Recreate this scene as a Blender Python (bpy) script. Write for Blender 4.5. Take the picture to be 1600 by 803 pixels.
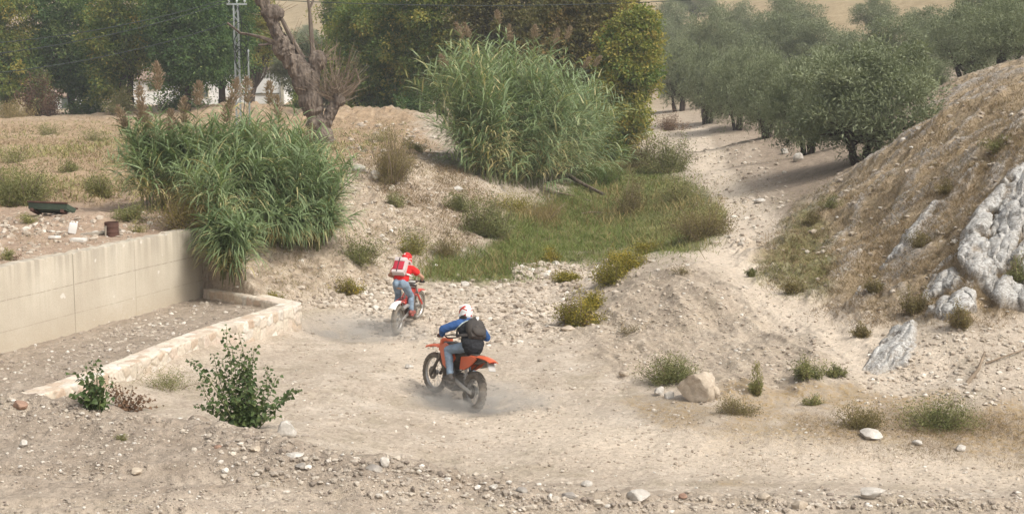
import bpy, bmesh, math, random
import numpy as np
from mathutils import Vector, Matrix, Euler

for o in list(bpy.data.objects):
    bpy.data.objects.remove(o, do_unlink=True)
SC = bpy.context.scene
COL = SC.collection
R = math.radians

# ------------------------------------------------------------------ camera, sky, sun, exposure
FPX = 2200.0                    # focal length in photo pixels (1600 px wide)
KD = FPX / 1900.0               # depths below are noted for 1900 px and stretched by this
ZC = 5.4                        # camera height above the river bed
PITCH = math.atan((401.5 - 95.0) / FPX)
cam = bpy.data.cameras.new("camera")
cam.sensor_width = 36.0
cam.lens = FPX / 1600.0 * 36.0
cam.clip_start, cam.clip_end = 0.1, 3000.0
camo = bpy.data.objects.new("camera", cam)
COL.objects.link(camo)
camo.location = (0, 0, ZC)
camo.rotation_euler = (math.pi / 2 - PITCH, 0, 0)
SC.camera = camo

SUN_EL, SUN_AZ = 52.0, 128.0    # azimuth clockwise from +Y (away from the camera)
w = bpy.data.worlds.new("World")
SC.world = w
w.use_nodes = True
nt = w.node_tree
nt.nodes.clear()
out = nt.nodes.new("ShaderNodeOutputWorld")
bg = nt.nodes.new("ShaderNodeBackground")
sky = nt.nodes.new("ShaderNodeTexSky")
sky.sky_type = 'NISHITA'
sky.sun_disc = False
sky.sun_elevation = R(SUN_EL)
sky.sun_rotation = R(SUN_AZ)
sky.air_density = 1.0
sky.dust_density = 6.0
sky.ozone_density = 1.0
hs = nt.nodes.new("ShaderNodeHueSaturation")
hs.inputs["Saturation"].default_value = 0.30
nt.links.new(sky.outputs[0], hs.inputs["Color"])
nt.links.new(hs.outputs[0], bg.inputs[0])
bg.inputs[1].default_value = 0.12
nt.links.new(bg.outputs[0], out.inputs[0])

sun = bpy.data.lights.new("sun", 'SUN')
sun.energy = 1.5
sun.angle = R(12)
sun.color = (1.0, 0.95, 0.87)
suno = bpy.data.objects.new("sun", sun)
COL.objects.link(suno)
_d = Vector((math.sin(R(SUN_AZ)) * math.cos(R(SUN_EL)), math.cos(R(SUN_AZ)) * math.cos(R(SUN_EL)), math.sin(R(SUN_EL))))
suno.rotation_euler = _d.to_track_quat('Z', 'Y').to_euler()
suno.location = _d * 60

vs = SC.view_settings
vs.view_transform = 'Standard'
vs.look = 'None'
vs.exposure = 0.72
vs.gamma = 1.0
SC.render.engine = 'CYCLES'
SC.cycles.max_bounces = 6
SC.cycles.diffuse_bounces = 3
SC.cycles.glossy_bounces = 2
SC.cycles.transmission_bounces = 2
SC.cycles.volume_bounces = 0
SC.cycles.transparent_max_bounces = 8
SC.cycles.use_denoising = True

# ------------------------------------------------------------------ camera maths
CP, SP = math.cos(PITCH), math.sin(PITCH)

def at(u, v, yn):
    """world point seen at photo pixel (u, v) at noted depth yn"""
    a, b = (u - 800.0) / FPX, (401.5 - v) / FPX
    d = np.array([a, CP + SP * b, -SP + CP * b])
    return np.array([0, 0, ZC]) + d * (yn * KD / d[1])

def project(P):
    P = np.asarray(P, float)
    X, Y, Z = P[..., 0], P[..., 1], P[..., 2] - ZC
    dep = np.maximum(Y * CP - Z * SP, 0.05)
    return 800 + FPX * X / dep, 401.5 - FPX * (Y * SP + Z * CP) / dep, dep

# ------------------------------------------------------------------ noise
_rng = np.random.default_rng(7)
_PERM = np.tile(_rng.permutation(256), 3)
_G = _rng.normal(size=(256, 3))
_G /= np.linalg.norm(_G, axis=1)[:, None]

def perlin(P):
    P = np.asarray(P, float)
    I = np.floor(P).astype(np.int64)
    Fr = P - I
    I &= 255
    Uu = Fr * Fr * Fr * (Fr * (Fr * 6 - 15) + 10)
    res = 0
    for dx in (0, 1):
        for dy in (0, 1):
            for dz in (0, 1):
                h = _PERM[_PERM[_PERM[I[:, 0] + dx] + I[:, 1] + dy] + I[:, 2] + dz]
                g = _G[h]
                dot = g[:, 0] * (Fr[:, 0] - dx) + g[:, 1] * (Fr[:, 1] - dy) + g[:, 2] * (Fr[:, 2] - dz)
                wgt = (Uu[:, 0] if dx else 1 - Uu[:, 0]) * (Uu[:, 1] if dy else 1 - Uu[:, 1]) * (Uu[:, 2] if dz else 1 - Uu[:, 2])
                res = res + dot * wgt
    return res

def fbm(P, octv=4, gain=0.5, ridge=False):
    a, s, tot = 1.0, 1.0, 0
    P = np.asarray(P, float)
    for k in range(octv):
        n = perlin(P * s + 17.3 * k)
        if ridge:
            n = 0.5 - np.abs(n) * 2
        tot = tot + a * n
        a *= gain
        s *= 2.03
    return tot

def noise2(X, Y, s, octv=3, ridge=False, z=0.0):
    P = np.stack([X * s, Y * s, np.full_like(X, z)], 1)
    return fbm(P, octv, 0.5, ridge)

def sstep(a, b, x):
    t = np.clip((x - a) / (b - a), 0, 1)
    return t * t * (3 - 2 * t)

# ------------------------------------------------------------------ polygons in the photo plane
def poly_sd(poly, U, V):
    """signed distance, positive inside"""
    P = np.asarray(poly, float)
    n = len(P)
    d2 = np.full(U.shape, 1e18)
    ins = np.zeros(U.shape, bool)
    for i in range(n):
        x0, y0 = P[i]
        x1, y1 = P[(i + 1) % n]
        ex, ey = x1 - x0, y1 - y0
        t = np.clip(((U - x0) * ex + (V - y0) * ey) / (ex * ex + ey * ey + 1e-9), 0, 1)
        d2 = np.minimum(d2, (U - x0 - t * ex) ** 2 + (V - y0 - t * ey) ** 2)
        if y0 != y1:
            c = ((y0 > V) != (y1 > V)) & (U < (x1 - x0) * (V - y0) / (y1 - y0) + x0)
            ins ^= c
    d = np.sqrt(d2)
    return np.where(ins, d, -d)

# ------------------------------------------------------------------ object helpers
def tag(o, label=None, cat=None, group=None, kind=None):
    if label: o["label"] = label
    if cat: o["category"] = cat
    if group: o["group"] = group
    if kind: o["kind"] = kind
    elif label: o["kind"] = "thing"
    return o

def empty(name, loc, label, cat, group=None):
    o = bpy.data.objects.new(name, None)
    o.empty_display_size = 0.2
    COL.objects.link(o)
    o.location = loc
    return tag(o, label, cat, group)

def link(name, me, parent=None, loc=None):
    o = bpy.data.objects.new(name, me)
    COL.objects.link(o)
    if parent is not None: o.parent = parent
    if loc is not None: o.location = loc
    return o

def mesh_np(name, V, F, mats, smooth=True, midx=None, attrs=None, sharp=None):
    """F: list of int arrays (n,3) / (n,4); attrs: {name: per-vertex array (n,) or (n,4)}"""
    me = bpy.data.meshes.new(name)
    V = np.asarray(V, np.float32)
    F = [np.asarray(f, np.int32) for f in F if len(f)]
    nl = sum(f.size for f in F)
    nf = sum(len(f) for f in F)
    me.vertices.add(len(V))
    me.vertices.foreach_set("co", V.ravel())
    me.loops.add(nl)
    me.loops.foreach_set("vertex_index", np.concatenate([f.ravel() for f in F]))
    me.polygons.add(nf)
    tot = np.concatenate([np.full(len(f), f.shape[1], np.int32) for f in F])
    st = np.concatenate([[0], np.cumsum(tot)[:-1]]).astype(np.int32)
    me.polygons.foreach_set("loop_start", st)
    me.polygons.foreach_set("use_smooth", np.full(nf, bool(smooth)))
    if midx is not None:
        me.polygons.foreach_set("material_index", np.asarray(midx, np.int32))
    for m in (mats if isinstance(mats, (list, tuple)) else [mats]):
        me.materials.append(m)
    if attrs:
        for k, a in attrs.items():
            a = np.asarray(a, np.float32)
            if a.ndim == 1:
                at_ = me.attributes.new(k, 'FLOAT', 'POINT')
                at_.data.foreach_set("value", a)
            else:
                at_ = me.attributes.new(k, 'FLOAT_COLOR', 'POINT')
                at_.data.foreach_set("color", a.ravel())
    me.update(calc_edges=True)
    me.validate()
    if sharp is not None:
        me.set_sharp_from_angle(angle=R(sharp))
    return me

def _frames(P):
    P = np.asarray(P, float)
    T = np.gradient(P, axis=0)
    T /= np.linalg.norm(T, axis=1)[:, None] + 1e-12
    up = np.array([0, 0, 1.0]) if abs(T[0][2]) < 0.9 else np.array([1.0, 0, 0])
    n = np.cross(T[0], up); n /= np.linalg.norm(n)
    N = [n]
    for i in range(1, len(P)):
        n = N[-1] - T[i] * np.dot(N[-1], T[i])
        n /= np.linalg.norm(n) + 1e-12
        N.append(n)
    N = np.array(N)
    return T, N, np.cross(T, N)

class MB:
    """collects shapes; build() links them as one mesh object"""
    def __init__(self):
        self.V, self.F4, self.F3, self.n = [], [], [], 0
        self.m4, self.m3, self.tint, self.cur, self.t = [], [], [], 0, 0.5
    def add(self, V, F4=None, F3=None):
        V = np.asarray(V, float)
        if F4 is not None and len(F4):
            F4 = np.asarray(F4, int); self.F4.append(F4 + self.n); self.m4.append(np.full(len(F4), self.cur))
        if F3 is not None and len(F3):
            F3 = np.asarray(F3, int); self.F3.append(F3 + self.n); self.m3.append(np.full(len(F3), self.cur))
        self.V.append(V); self.n += len(V)
        self.tint.append(np.full(len(V), self.t))
        return self
    def tube(self, P, rad, seg=8, caps=True, flat=(1, 1), jit=0, rng=None):
        P = np.asarray(P, float)
        if len(P) == 2 and caps is None: caps = True
        rad = np.broadcast_to(np.asarray(rad, float), (len(P),))
        T, N, B = _frames(P)
        a = np.linspace(0, 2 * np.pi, seg, endpoint=False)
        rr = rad[:, None] * np.ones(seg)[None]
        if jit: rr = rr * (1 + jit * rng.normal(size=rr.shape))
        V = P[:, None] + rr[..., None] * (flat[0] * np.cos(a)[None, :, None] * N[:, None] + flat[1] * np.sin(a)[None, :, None] * B[:, None])
        n = len(P)
        i = np.arange(n - 1)[:, None] * seg
        j = np.arange(seg)[None]
        k = (j + 1) % seg
        F = np.stack([i + j, i + k, i + seg + k, i + seg + j], -1).reshape(-1, 4)
        V = V.reshape(-1, 3)
        F3 = None
        if caps:
            V = np.concatenate([V, P[:1], P[-1:]])
            jj = np.arange(seg); kk = (jj + 1) % seg
            F3 = np.concatenate([np.stack([kk, jj, np.full(seg, n * seg)], 1),
                                 np.stack([jj + (n - 1) * seg, kk + (n - 1) * seg, np.full(seg, n * seg + 1)], 1)])
        return self.add(V, F, F3)
    def lathe(self, prof, c, axis, seg=32, closed=False):
        """prof: (r, h) pairs round axis through c"""
        axis = np.asarray(axis, float); axis /= np.linalg.norm(axis)
        up = np.array([0, 0, 1.0]) if abs(axis[2]) < 0.9 else np.array([1.0, 0, 0])
        n = np.cross(axis, up); n /= np.linalg.norm(n)
        b = np.cross(axis, n)
        pr = np.asarray(prof, float)
        a = np.linspace(0, 2 * np.pi, seg, endpoint=False)
        V = np.asarray(c, float) + pr[:, None, 0, None] * (np.cos(a)[None, :, None] * n + np.sin(a)[None, :, None] * b) + pr[:, None, 1, None] * axis
        m = len(pr)
        rows = np.arange(m if closed else m - 1)
        i = rows[:, None] * seg
        i2 = ((rows + 1) % m)[:, None] * seg
        j = np.arange(seg)[None]; k = (j + 1) % seg
        F = np.stack([i + j, i + k, i2 + k, i2 + j], -1).reshape(-1, 4)
        return self.add(V.reshape(-1, 3), F)
    def box(self, c, s, M=None, bev=0.0):
        bm = bmesh.new()
        bmesh.ops.create_cube(bm, size=1.0)
        for v_ in bm.verts: v_.co = Vector((v_.co.x * s[0], v_.co.y * s[1], v_.co.z * s[2]))
        if bev: bmesh.ops.bevel(bm, geom=bm.edges[:], offset=bev, segments=2, affect='EDGES', profile=0.7)
        return self._bm(bm, c, M)
    def _bm(self, bm, c=(0, 0, 0), M=None):
        bm.verts.index_update()
        V = np.array([v_.co[:] for v_ in bm.verts])
        if M is not None: V = V @ np.asarray(M).T
        V = V + np.asarray(c, float)
        f4, f3 = [], []
        for f in bm.faces:
            ix = [v_.index for v_ in f.verts]
            if len(ix) == 4: f4.append(ix)
            else:
                for q in range(1, len(ix) - 1): f3.append([ix[0], ix[q], ix[q + 1]])
        bm.free()
        return self.add(V, f4, f3)
    def prism(self, outline, h0, h1, bev=0.0, plane='xz'):
        """outline in a plane (list of 2D), extruded between h0 and h1 across it"""
        bm = bmesh.new()
        def mk(p, h): return (p[0], h, p[1]) if plane == 'xz' else ((p[0], p[1], h) if plane == 'xy' else (h, p[0], p[1]))
        a = [bm.verts.new(mk(p, h0)) for p in outline]
        b = [bm.verts.new(mk(p, h1)) for p in outline]
        n = len(a)
        bm.faces.new(a); bm.faces.new(b[::-1])
        for i in range(n): bm.faces.new((a[i], b[i], b[(i + 1) % n], a[(i + 1) % n]))
        bmesh.ops.recalc_face_normals(bm, faces=bm.faces[:])
        if bev: bmesh.ops.bevel(bm, geom=bm.edges[:], offset=bev, segments=2, affect='EDGES', profile=0.7, clamp_overlap=True)
        bmesh.ops.triangulate(bm, faces=[f for f in bm.faces if len(f.verts) > 4])
        return self._bm(bm)
    def ell(self, c, r, M=None, seg=20, rings=12):
        th = np.linspace(0, np.pi, rings + 1)
        pr = np.stack([np.sin(th), np.cos(th)], 1)
        a = np.linspace(0, 2 * np.pi, seg, endpoint=False)
        V = np.stack([pr[:, None, 0] * np.cos(a), pr[:, None, 0] * np.sin(a), pr[:, None, 1] * np.ones(seg)], -1).reshape(-1, 3)
        V = V * np.asarray(r, float)
        if M is not None: V = V @ np.asarray(M).T
        i = np.arange(rings)[:, None] * seg
        j = np.arange(seg)[None]; k = (j + 1) % seg
        F = np.stack([i + j, i + seg + j, i + seg + k, i + k], -1).reshape(-1, 4)
        return self.add(V + np.asarray(c, float), F)
    def capsule(self, p, q, r0, r1, seg=14, flat=None):
        p, q = np.asarray(p, float), np.asarray(q, float)
        L = np.linalg.norm(q - p)
        d = (q - p) / (L + 1e-9)
        pts, rs = [], []
        for a in np.linspace(0.12, 1, 5): pts.append(p - d * r0 * math.cos(a * math.pi / 2)); rs.append(r0 * math.sin(a * math.pi / 2))
        for t in (0.33, 0.67): pts.append(p + d * L * t); rs.append(r0 + (r1 - r0) * t)
        for a in np.linspace(1, 0.12, 5): pts.append(q + d * r1 * math.cos(a * math.pi / 2)); rs.append(r1 * math.sin(a * math.pi / 2))
        return self.tube(pts, rs, seg)
    def data(self, name, mats, smooth=True, sharp=None, extra=None):
        V = np.concatenate(self.V)
        F, mi = [], []
        if self.F4: F.append(np.concatenate(self.F4)); mi.append(np.concatenate(self.m4))
        if self.F3: F.append(np.concatenate(self.F3)); mi.append(np.concatenate(self.m3))
        return mesh_np(name, V, F, mats, smooth, np.concatenate(mi), {"tint": np.concatenate(self.tint)}, sharp)
    def build(self, name, mats, parent=None, smooth=True, sharp=40, loc=None):
        return link(name, self.data(name, mats, smooth, sharp), parent, loc)

def remesh(mb, name, mats, parent=None, voxel=0.008, smooth=4, fac=0.5):
    """melts the collected shapes into one continuous surface"""
    me0 = mb.data(name + "_raw", mats)
    o0 = link(name + "_raw", me0)
    md = o0.modifiers.new("r", 'REMESH'); md.mode = 'VOXEL'; md.voxel_size = voxel; md.use_smooth_shade = True
    if smooth:
        sm = o0.modifiers.new("s", 'SMOOTH'); sm.factor = fac; sm.iterations = smooth
    dg = bpy.context.evaluated_depsgraph_get()
    me = bpy.data.meshes.new_from_object(o0.evaluated_get(dg))
    bpy.data.objects.remove(o0, do_unlink=True)
    bpy.data.meshes.remove(me0)
    me.name = name
    me.materials.clear()
    for m in (mats if isinstance(mats, (list, tuple)) else [mats]): me.materials.append(m)
    me.polygons.foreach_set("use_smooth", np.ones(len(me.polygons), bool))
    me.polygons.foreach_set("material_index", np.zeros(len(me.polygons), np.int32))
    return link(name, me, parent)

def mesh_co(me):
    c = np.zeros(len(me.vertices) * 3, np.float32)
    me.vertices.foreach_get("co", c)
    return c.reshape(-1, 3)

def set_attr(me, name, a):
    a = np.asarray(a, np.float32)
    x = me.attributes.new(name, 'FLOAT', 'POINT')
    x.data.foreach_set("value", a)

# ------------------------------------------------------------------ materials
class NT:
    def __init__(self, name):
        self.m = bpy.data.materials.new(name)
        self.m.use_nodes = True
        self.t = self.m.node_tree
        self.t.nodes.clear()
        self.out = self.t.nodes.new("ShaderNodeOutputMaterial")
    def n(self, typ, **kw):
        nd = self.t.nodes.new(typ)
        for k, v_ in kw.items():
            if hasattr(nd, k): setattr(nd, k, v_)
            else: nd.inputs[k].default_value = v_
        return nd
    def l(self, a, b): self.t.links.new(a, b)
    def coord(self, kind="Object", scale=None):
        tc = self.n("ShaderNodeTexCoord")
        if scale is None: return tc.outputs[kind]
        mp = self.n("ShaderNodeMapping"); mp.inputs["Scale"].default_value = scale
        self.l(tc.outputs[kind], mp.inputs[0]); return mp.outputs[0]
    def pos(self, scale=None):
        g = self.n("ShaderNodeNewGeometry")
        if scale is None: return g.outputs["Position"]
        mp = self.n("ShaderNodeMapping"); mp.inputs["Scale"].default_value = scale
        self.l(g.outputs["Position"], mp.inputs[0]); return mp.outputs[0]
    def noise(self, vec, scale, detail=4, rough=0.55, dist=0.0):
        nd = self.n("ShaderNodeTexNoise")
        nd.inputs["Scale"].default_value = scale; nd.inputs["Detail"].default_value = detail
        nd.inputs["Roughness"].default_value = rough; nd.inputs["Distortion"].default_value = dist
        self.l(vec, nd.inputs["Vector"]); return nd.outputs["Fac"]
    def ramp(self, fac, stops, interp='LINEAR'):
        nd = self.n("ShaderNodeValToRGB"); cr = nd.color_ramp; cr.interpolation = interp
        while len(cr.elements) < len(stops): cr.elements.new(0.5)
        for e, (p, c) in zip(cr.elements, stops):
            e.position = p
            e.color = (c, c, c, 1) if np.isscalar(c) else (*c, 1)
        self.l(fac, nd.inputs[0]); return nd.outputs[0]
    def mix(self, fac, a, b, mode='MIX'):
        nd = self.n("ShaderNodeMix"); nd.data_type = 'RGBA'; nd.blend_type = mode
        for s, val in ((0, fac), (6, a), (7, b)):
            if isinstance(val, (int, float)): nd.inputs[s].default_value = val if s == 0 else (val, val, val, 1)
            elif isinstance(val, tuple): nd.inputs[s].default_value = (*val, 1)
            else: self.l(val, nd.inputs[s])
        return nd.outputs[2]
    def math(self, op, a, b=None, clamp=False):
        nd = self.n("ShaderNodeMath"); nd.operation = op; nd.use_clamp = clamp
        for i, val in enumerate((a, b)):
            if val is None: continue
            if isinstance(val, (int, float)): nd.inputs[i].default_value = val
            else: self.l(val, nd.inputs[i])
        return nd.outputs[0]
    def attr(self, name, out="Fac"):
        nd = self.n("ShaderNodeAttribute"); nd.attribute_name = name
        return nd.outputs[out]
    def bump(self, h, strength=0.4, dist=0.02, normal=None):
        nd = self.n("ShaderNodeBump"); nd.inputs["Strength"].default_value = strength; nd.inputs["Distance"].default_value = dist
        self.l(h, nd.inputs["Height"])
        if normal is not None: self.l(normal, nd.inputs["Normal"])
        return nd.outputs[0]
    def principled(self, col, rough=0.8, metal=0.0, normal=None, spec=0.3, coat=0.0):
        p = self.n("ShaderNodeBsdfPrincipled")
        if isinstance(col, tuple): p.inputs["Base Color"].default_value = (*col, 1)
        else: self.l(col, p.inputs["Base Color"])
        if isinstance(rough, (int, float)): p.inputs["Roughness"].default_value = rough
        else: self.l(rough, p.inputs["Roughness"])
        p.inputs["Metallic"].default_value = metal
        p.inputs["Specular IOR Level"].default_value = spec
        p.inputs["Coat Weight"].default_value = coat
        if normal is not None: self.l(normal, p.inputs["Normal"])
        return p
    def done(self, shader):
        self.l(shader.outputs[0] if hasattr(shader, "outputs") else shader, self.out.inputs[0])
        return self.m

def srgb(r, g, b):
    f = lambda c: (c / 255 / 12.92) if c / 255 <= 0.04045 else ((c / 255 + 0.055) / 1.055) ** 2.4
    return (f(r), f(g), f(b))

def simple(name, col, rough=0.6, metal=0.0, var=0.25, scale=8.0, bump=0.1, spec=0.3, dust=0.0, bdist=0.005):
    """plain surface with wear: colour breakup, dust film, fine bump"""
    t = NT(name)
    c = t.coord("Object")
    n1 = t.noise(c, scale, 5, 0.6)
    k = t.ramp(n1, [(0.3, 1 - var), (0.7, 1 + var * 0.5)])
    colr = t.mix(1.0, col, k, 'MULTIPLY')
    if dust:
        n2 = t.noise(c, scale * 0.6, 6, 0.65)
        colr = t.mix(t.ramp(n2, [(0.35, dust * 0.3), (0.7, dust)]), colr, (0.36, 0.30, 0.23))
    return t.done(t.principled(colr, t.ramp(n1, [(0.2, max(rough - 0.12, 0.05)), (0.8, min(rough + 0.15, 1))]), metal,
                               t.bump(t.noise(c, scale * 5, 4), bump, bdist), spec))

def leafmat(name, cols, rough=0.55, transl=0.25):
    """tint attribute 0..1 runs through cols; light passes through the blade"""
    t = NT(name)
    tint = t.attr("tint")
    n = len(cols)
    colr = t.ramp(tint, [(i / (n - 1), c) for i, c in enumerate(cols)])
    p = t.principled(colr, rough, 0, None, 0.25)
    tr = t.n("ShaderNodeBsdfTranslucent")
    t.l(t.mix(1.0, colr, (1.0, 1.05, 0.7), 'MULTIPLY'), tr.inputs[0])
    mx = t.n("ShaderNodeMixShader"); mx.inputs[0].default_value = transl
    t.l(p.outputs[0], mx.inputs[1]); t.l(tr.outputs[0], mx.inputs[2])
    return t.done(mx)

def barkmat(name, c0, c1, scale=6.0):
    t = NT(name)
    c = t.coord("Object", (1, 1, 0.25))
    n1 = t.noise(c, scale, 6, 0.65, 0.4)
    colr = t.ramp(n1, [(0.3, c0), (0.7, c1)])
    return t.done(t.principled(colr, 0.9, 0, t.bump(n1, 0.7, 0.04), 0.1))
# ------------------------------------------------------------------ terrain: survey points (photo x, photo y, noted depth)
_S = """
0,803,12 400,803,12.2 800,803,12.6 1200,803,13.2 1600,803,13.8 0,720,13.8 200,720,13.6 500,740,13.2
-300,640,15.2 0,628,15.6 200,640,15.3 440,685,14.4 600,715,14.1 720,742,14 850,772,13.9 1100,785,13.7 1400,778,14 1800,790,13.9
480,650,18.5 600,680,17.5 640,725,16.3 760,755,15.5 900,768,15.2 900,700,17 1100,700,17 1100,755,15.5 1300,690,17.2 1400,750,15.6 1500,705,17 1600,735,16.2 1900,730,16.5
560,590,20.5 737,643,19.3 668,620,20.3 900,600,20.5 1000,620,19.8 632,518,26 500,540,23.8 760,480,27.8 850,510,25.6 470,500,26.2
455,512,25.2 250,590,20.6 60,682,17.1 150,674,17.3 250,662,17.7 -120,690,16.9 -20,640,17.8 400,540,23.5 330,640,18.8
700,450,30.2 900,455,30
380,400,29.5 400,460,28 430,440,28.3 480,465,28.2 350,330,30 450,300,34 500,380,31 540,250,43 560,320,38 560,380,34 580,430,30.5 620,270,41.5 620,330,37.5 640,390,34 700,290,42 700,350,38 740,370,36.5 760,400,35 650,440,31 540,450,29.5
600,200,68 300,200,68 0,200,68 -300,200,68 0,270,40.5 200,270,40.5 -300,270,40 100,330,30 100,380,25 0,380,24.6 -250,380,24.4 0,418,21.7 160,387,24 318,354,27.1 0,330,30.5 650,200,66 0,180,85 -300,180,85 400,172,97 660,187,75 690,240,49 200,320,31 -300,415,21
680,410,34.5 800,420,33.8 900,400,36 980,388,37 850,340,45 960,320,48 1000,280,55 960,255,60 930,235,68 900,300,51
800,295,45 870,290,48 800,200,66 760,250,50 900,220,70 970,215,74
1050,330,45 1140,355,35 1090,385,31 1000,400,30 1080,290,50 1100,270,53 1130,230,65 1090,200,80 1030,165,100 1190,310,44 1170,360,35 1120,395,30.5 1180,420,27.5 1250,470,24.3 1300,520,22.3 1340,560,20.8
1000,425,33 1050,400,33 950,430,32 
1000,438,27.0 900,490,27 950,460,28.0 980,416,29.0 1060,414,27.5 1080,462,25.0 1000,500,25 1150,500,24 1200,540,22.2 1100,560,22.2 950,560,22.5 1250,590,20.2 1100,620,19.5
1400,600,19.8 1400,650,18.3 1550,650,18.2 1550,560,20 1480,520,21 1600,540,20.5 1600,620,18.8 1850,560,20 1850,640,18.4
1600,490,21.5 1600,400,22.7 1600,270,25 1600,195,29 1600,150,36 1480,180,37 1400,226,40 1340,265,43 1340,500,23.2 1400,500,22.5 1450,440,23.5 1450,350,27 1400,300,31 1350,350,31 1300,400,29.5 1240,400,30 1270,340,37 1380,420,26 1500,250,31 1550,300,27 1500,350,25.5
1900,270,25 1900,160,30 1900,80,36 2400,110,30 1850,450,22
1500,125,60 1330,257,46 1250,245,55 1190,215,64 1400,170,60 1300,200,70 1600,112,55 1150,190,75
1050,130,130 1100,40,170 1020,20,200 1320,45,150 1250,85,120 1450,20,140 1600,20,110 1600,-100,200 1200,-100,260 800,-150,260 2000,-150,160 480,50,230 480,0,270 480,-150,350 0,0,270 0,-150,350 480,125,160 0,140,140 -500,100,200 -500,-100,350 800,120,130 700,150,110
"""
_cp = []
for tok in _S.split():
    u_, v_, y_ = (float(q) for q in tok.split(","))
    p_ = at(u_, v_, y_)
    _cp.append((p_[0], y_, p_[2]))
_cp += [(-6, 0, 3.3), (0, 0, 3.6), (6, 0, 3.4), (-9, 6, 2.0), (0, 6, 1.9), (9, 6, 1.5), (-25, 6, 2.2), (25, 6, 1.5), (-30, 15, 1.3), (30, 16, 0.8),
        (0, -10, 3.6), (-40, -10, 3.6), (40, -10, 3.4), (-60, 30, 1.7), (-100, 80, 1.6), (60, 30, 12), (60, 60, 14), (110, 100, 26), (-220, 200, 8), (200, 250, 50)]
_cp = np.array(_cp, float)

def _warp(X, Yn):
    q = np.maximum(Yn + 14.0, 1.0)
    return X / q * 4.0, np.log(q) * 5.0
_ca, _cb = _warp(_cp[:, 0], _cp[:, 1])
_C2 = 0.10 ** 2
def _ker(d2): return np.sqrt(d2 + _C2)
_n = len(_cp)
_A = np.zeros((_n + 3, _n + 3))
_A[:_n, :_n] = -_ker((_ca[:, None] - _ca[None]) ** 2 + (_cb[:, None] - _cb[None]) ** 2) + np.eye(_n) * 0.004
_A[:_n, _n] = 1; _A[:_n, _n + 1] = _ca; _A[:_n, _n + 2] = _cb
_A[_n:, :_n] = _A[:_n, _n:].T
_W = np.linalg.solve(_A, np.concatenate([_cp[:, 2], [0, 0, 0]]))

def rbf(X, Yn):
    a, b = _warp(X, Yn)
    out_ = np.zeros(len(X))
    for i in range(0, len(X), 60000):
        aa, bb = a[i:i + 60000], b[i:i + 60000]
        k = -_ker((aa[:, None] - _ca[None]) ** 2 + (bb[:, None] - _cb[None]) ** 2)
        out_[i:i + 60000] = k @ _W[:_n] + _W[_n] + _W[_n + 1] * aa + _W[_n + 2] * bb
    return out_

# retaining wall and stone wall lines in plan (world X, Y)
def pxy(u, v, yn):
    p = at(u, v, yn); return np.array([p[0], p[1]])
WA, WB = pxy(0, 418, 21.7), pxy(318, 354, 27.1)
_wd = (WB - WA) / np.linalg.norm(WB - WA)
WA = WA - _wd * 6.0
_wn = np.array([_wd[1], -_wd[0]])            # towards the river bed
if _wn[0] < 0: _wn = -_wn
STN = [pxy(30, 612, 18.0) , pxy(100, 598, 18.75), pxy(250, 538, 21.3), pxy(400, 492, 24.1), pxy(455, 474, 25.3)]
STC = STN[-1]                                 # outer corner, then back to the big wall
STE = pxy(330, 466, 27.0)
WALL_TOP, STONE_TOP = 1.71, 0.34

def seg_d(X, Y, A, B):
    ex, ey = B[0] - A[0], B[1] - A[1]
    t = np.clip(((X - A[0]) * ex + (Y - A[1]) * ey) / (ex * ex + ey * ey), 0, 1)
    return np.hypot(X - A[0] - t * ex, Y - A[1] - t * ey), t

STRIP = [WA - _wd * 2 - _wn * 0.18, WB - _wn * 0.18 - _wd * 0.02, STE] + [STC] + STN[::-1][1:] + [STN[0] - np.array([1.6, 1.2])]

def strip_z(X, Y):
    # the fill between the two walls: a little higher against the big wall, lumpy
    d = (X - WA[0]) * _wn[0] + (Y - WA[1]) * _wn[1]
    s = (X - WA[0]) * _wd[0] + (Y - WA[1]) * _wd[1]
    return 0.09 + 0.045 * np.clip(d, 0, 4) + 0.05 * np.exp(-np.maximum(d, 0) / 0.4) + 0 * s

# ---- grid
def _axis_b():
    r0 = np.linspace(math.log(-8 + 14.0), math.log(10.5 + 14.0), 50, endpoint=False)
    r1 = np.linspace(math.log(10.5 + 14.0), math.log(112 + 14.0), 980, endpoint=False)
    r2 = np.linspace(math.log(112 + 14.0), math.log(470 + 14.0), 120)
    return np.exp(np.concatenate([r0, r1, r2])) - 14.0
def _axis_a():
    c1 = np.linspace(-0.47, 0.47, 900)
    t = np.linspace(0, 1, 61)[1:] ** 1.6
    return np.concatenate([(-0.47 - 2.2 * t)[::-1], c1, 0.47 + 2.2 * t])
GY, GA = _axis_b(), _axis_a()
YN, AA = np.meshgrid(GY, GA, indexing='ij')
XX = AA * (YN + 14.0) * 0.72
GX0 = XX
Xf, Yf = XX.ravel(), YN.ravel() * KD
Zb = rbf(Xf, YN.ravel())

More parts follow.
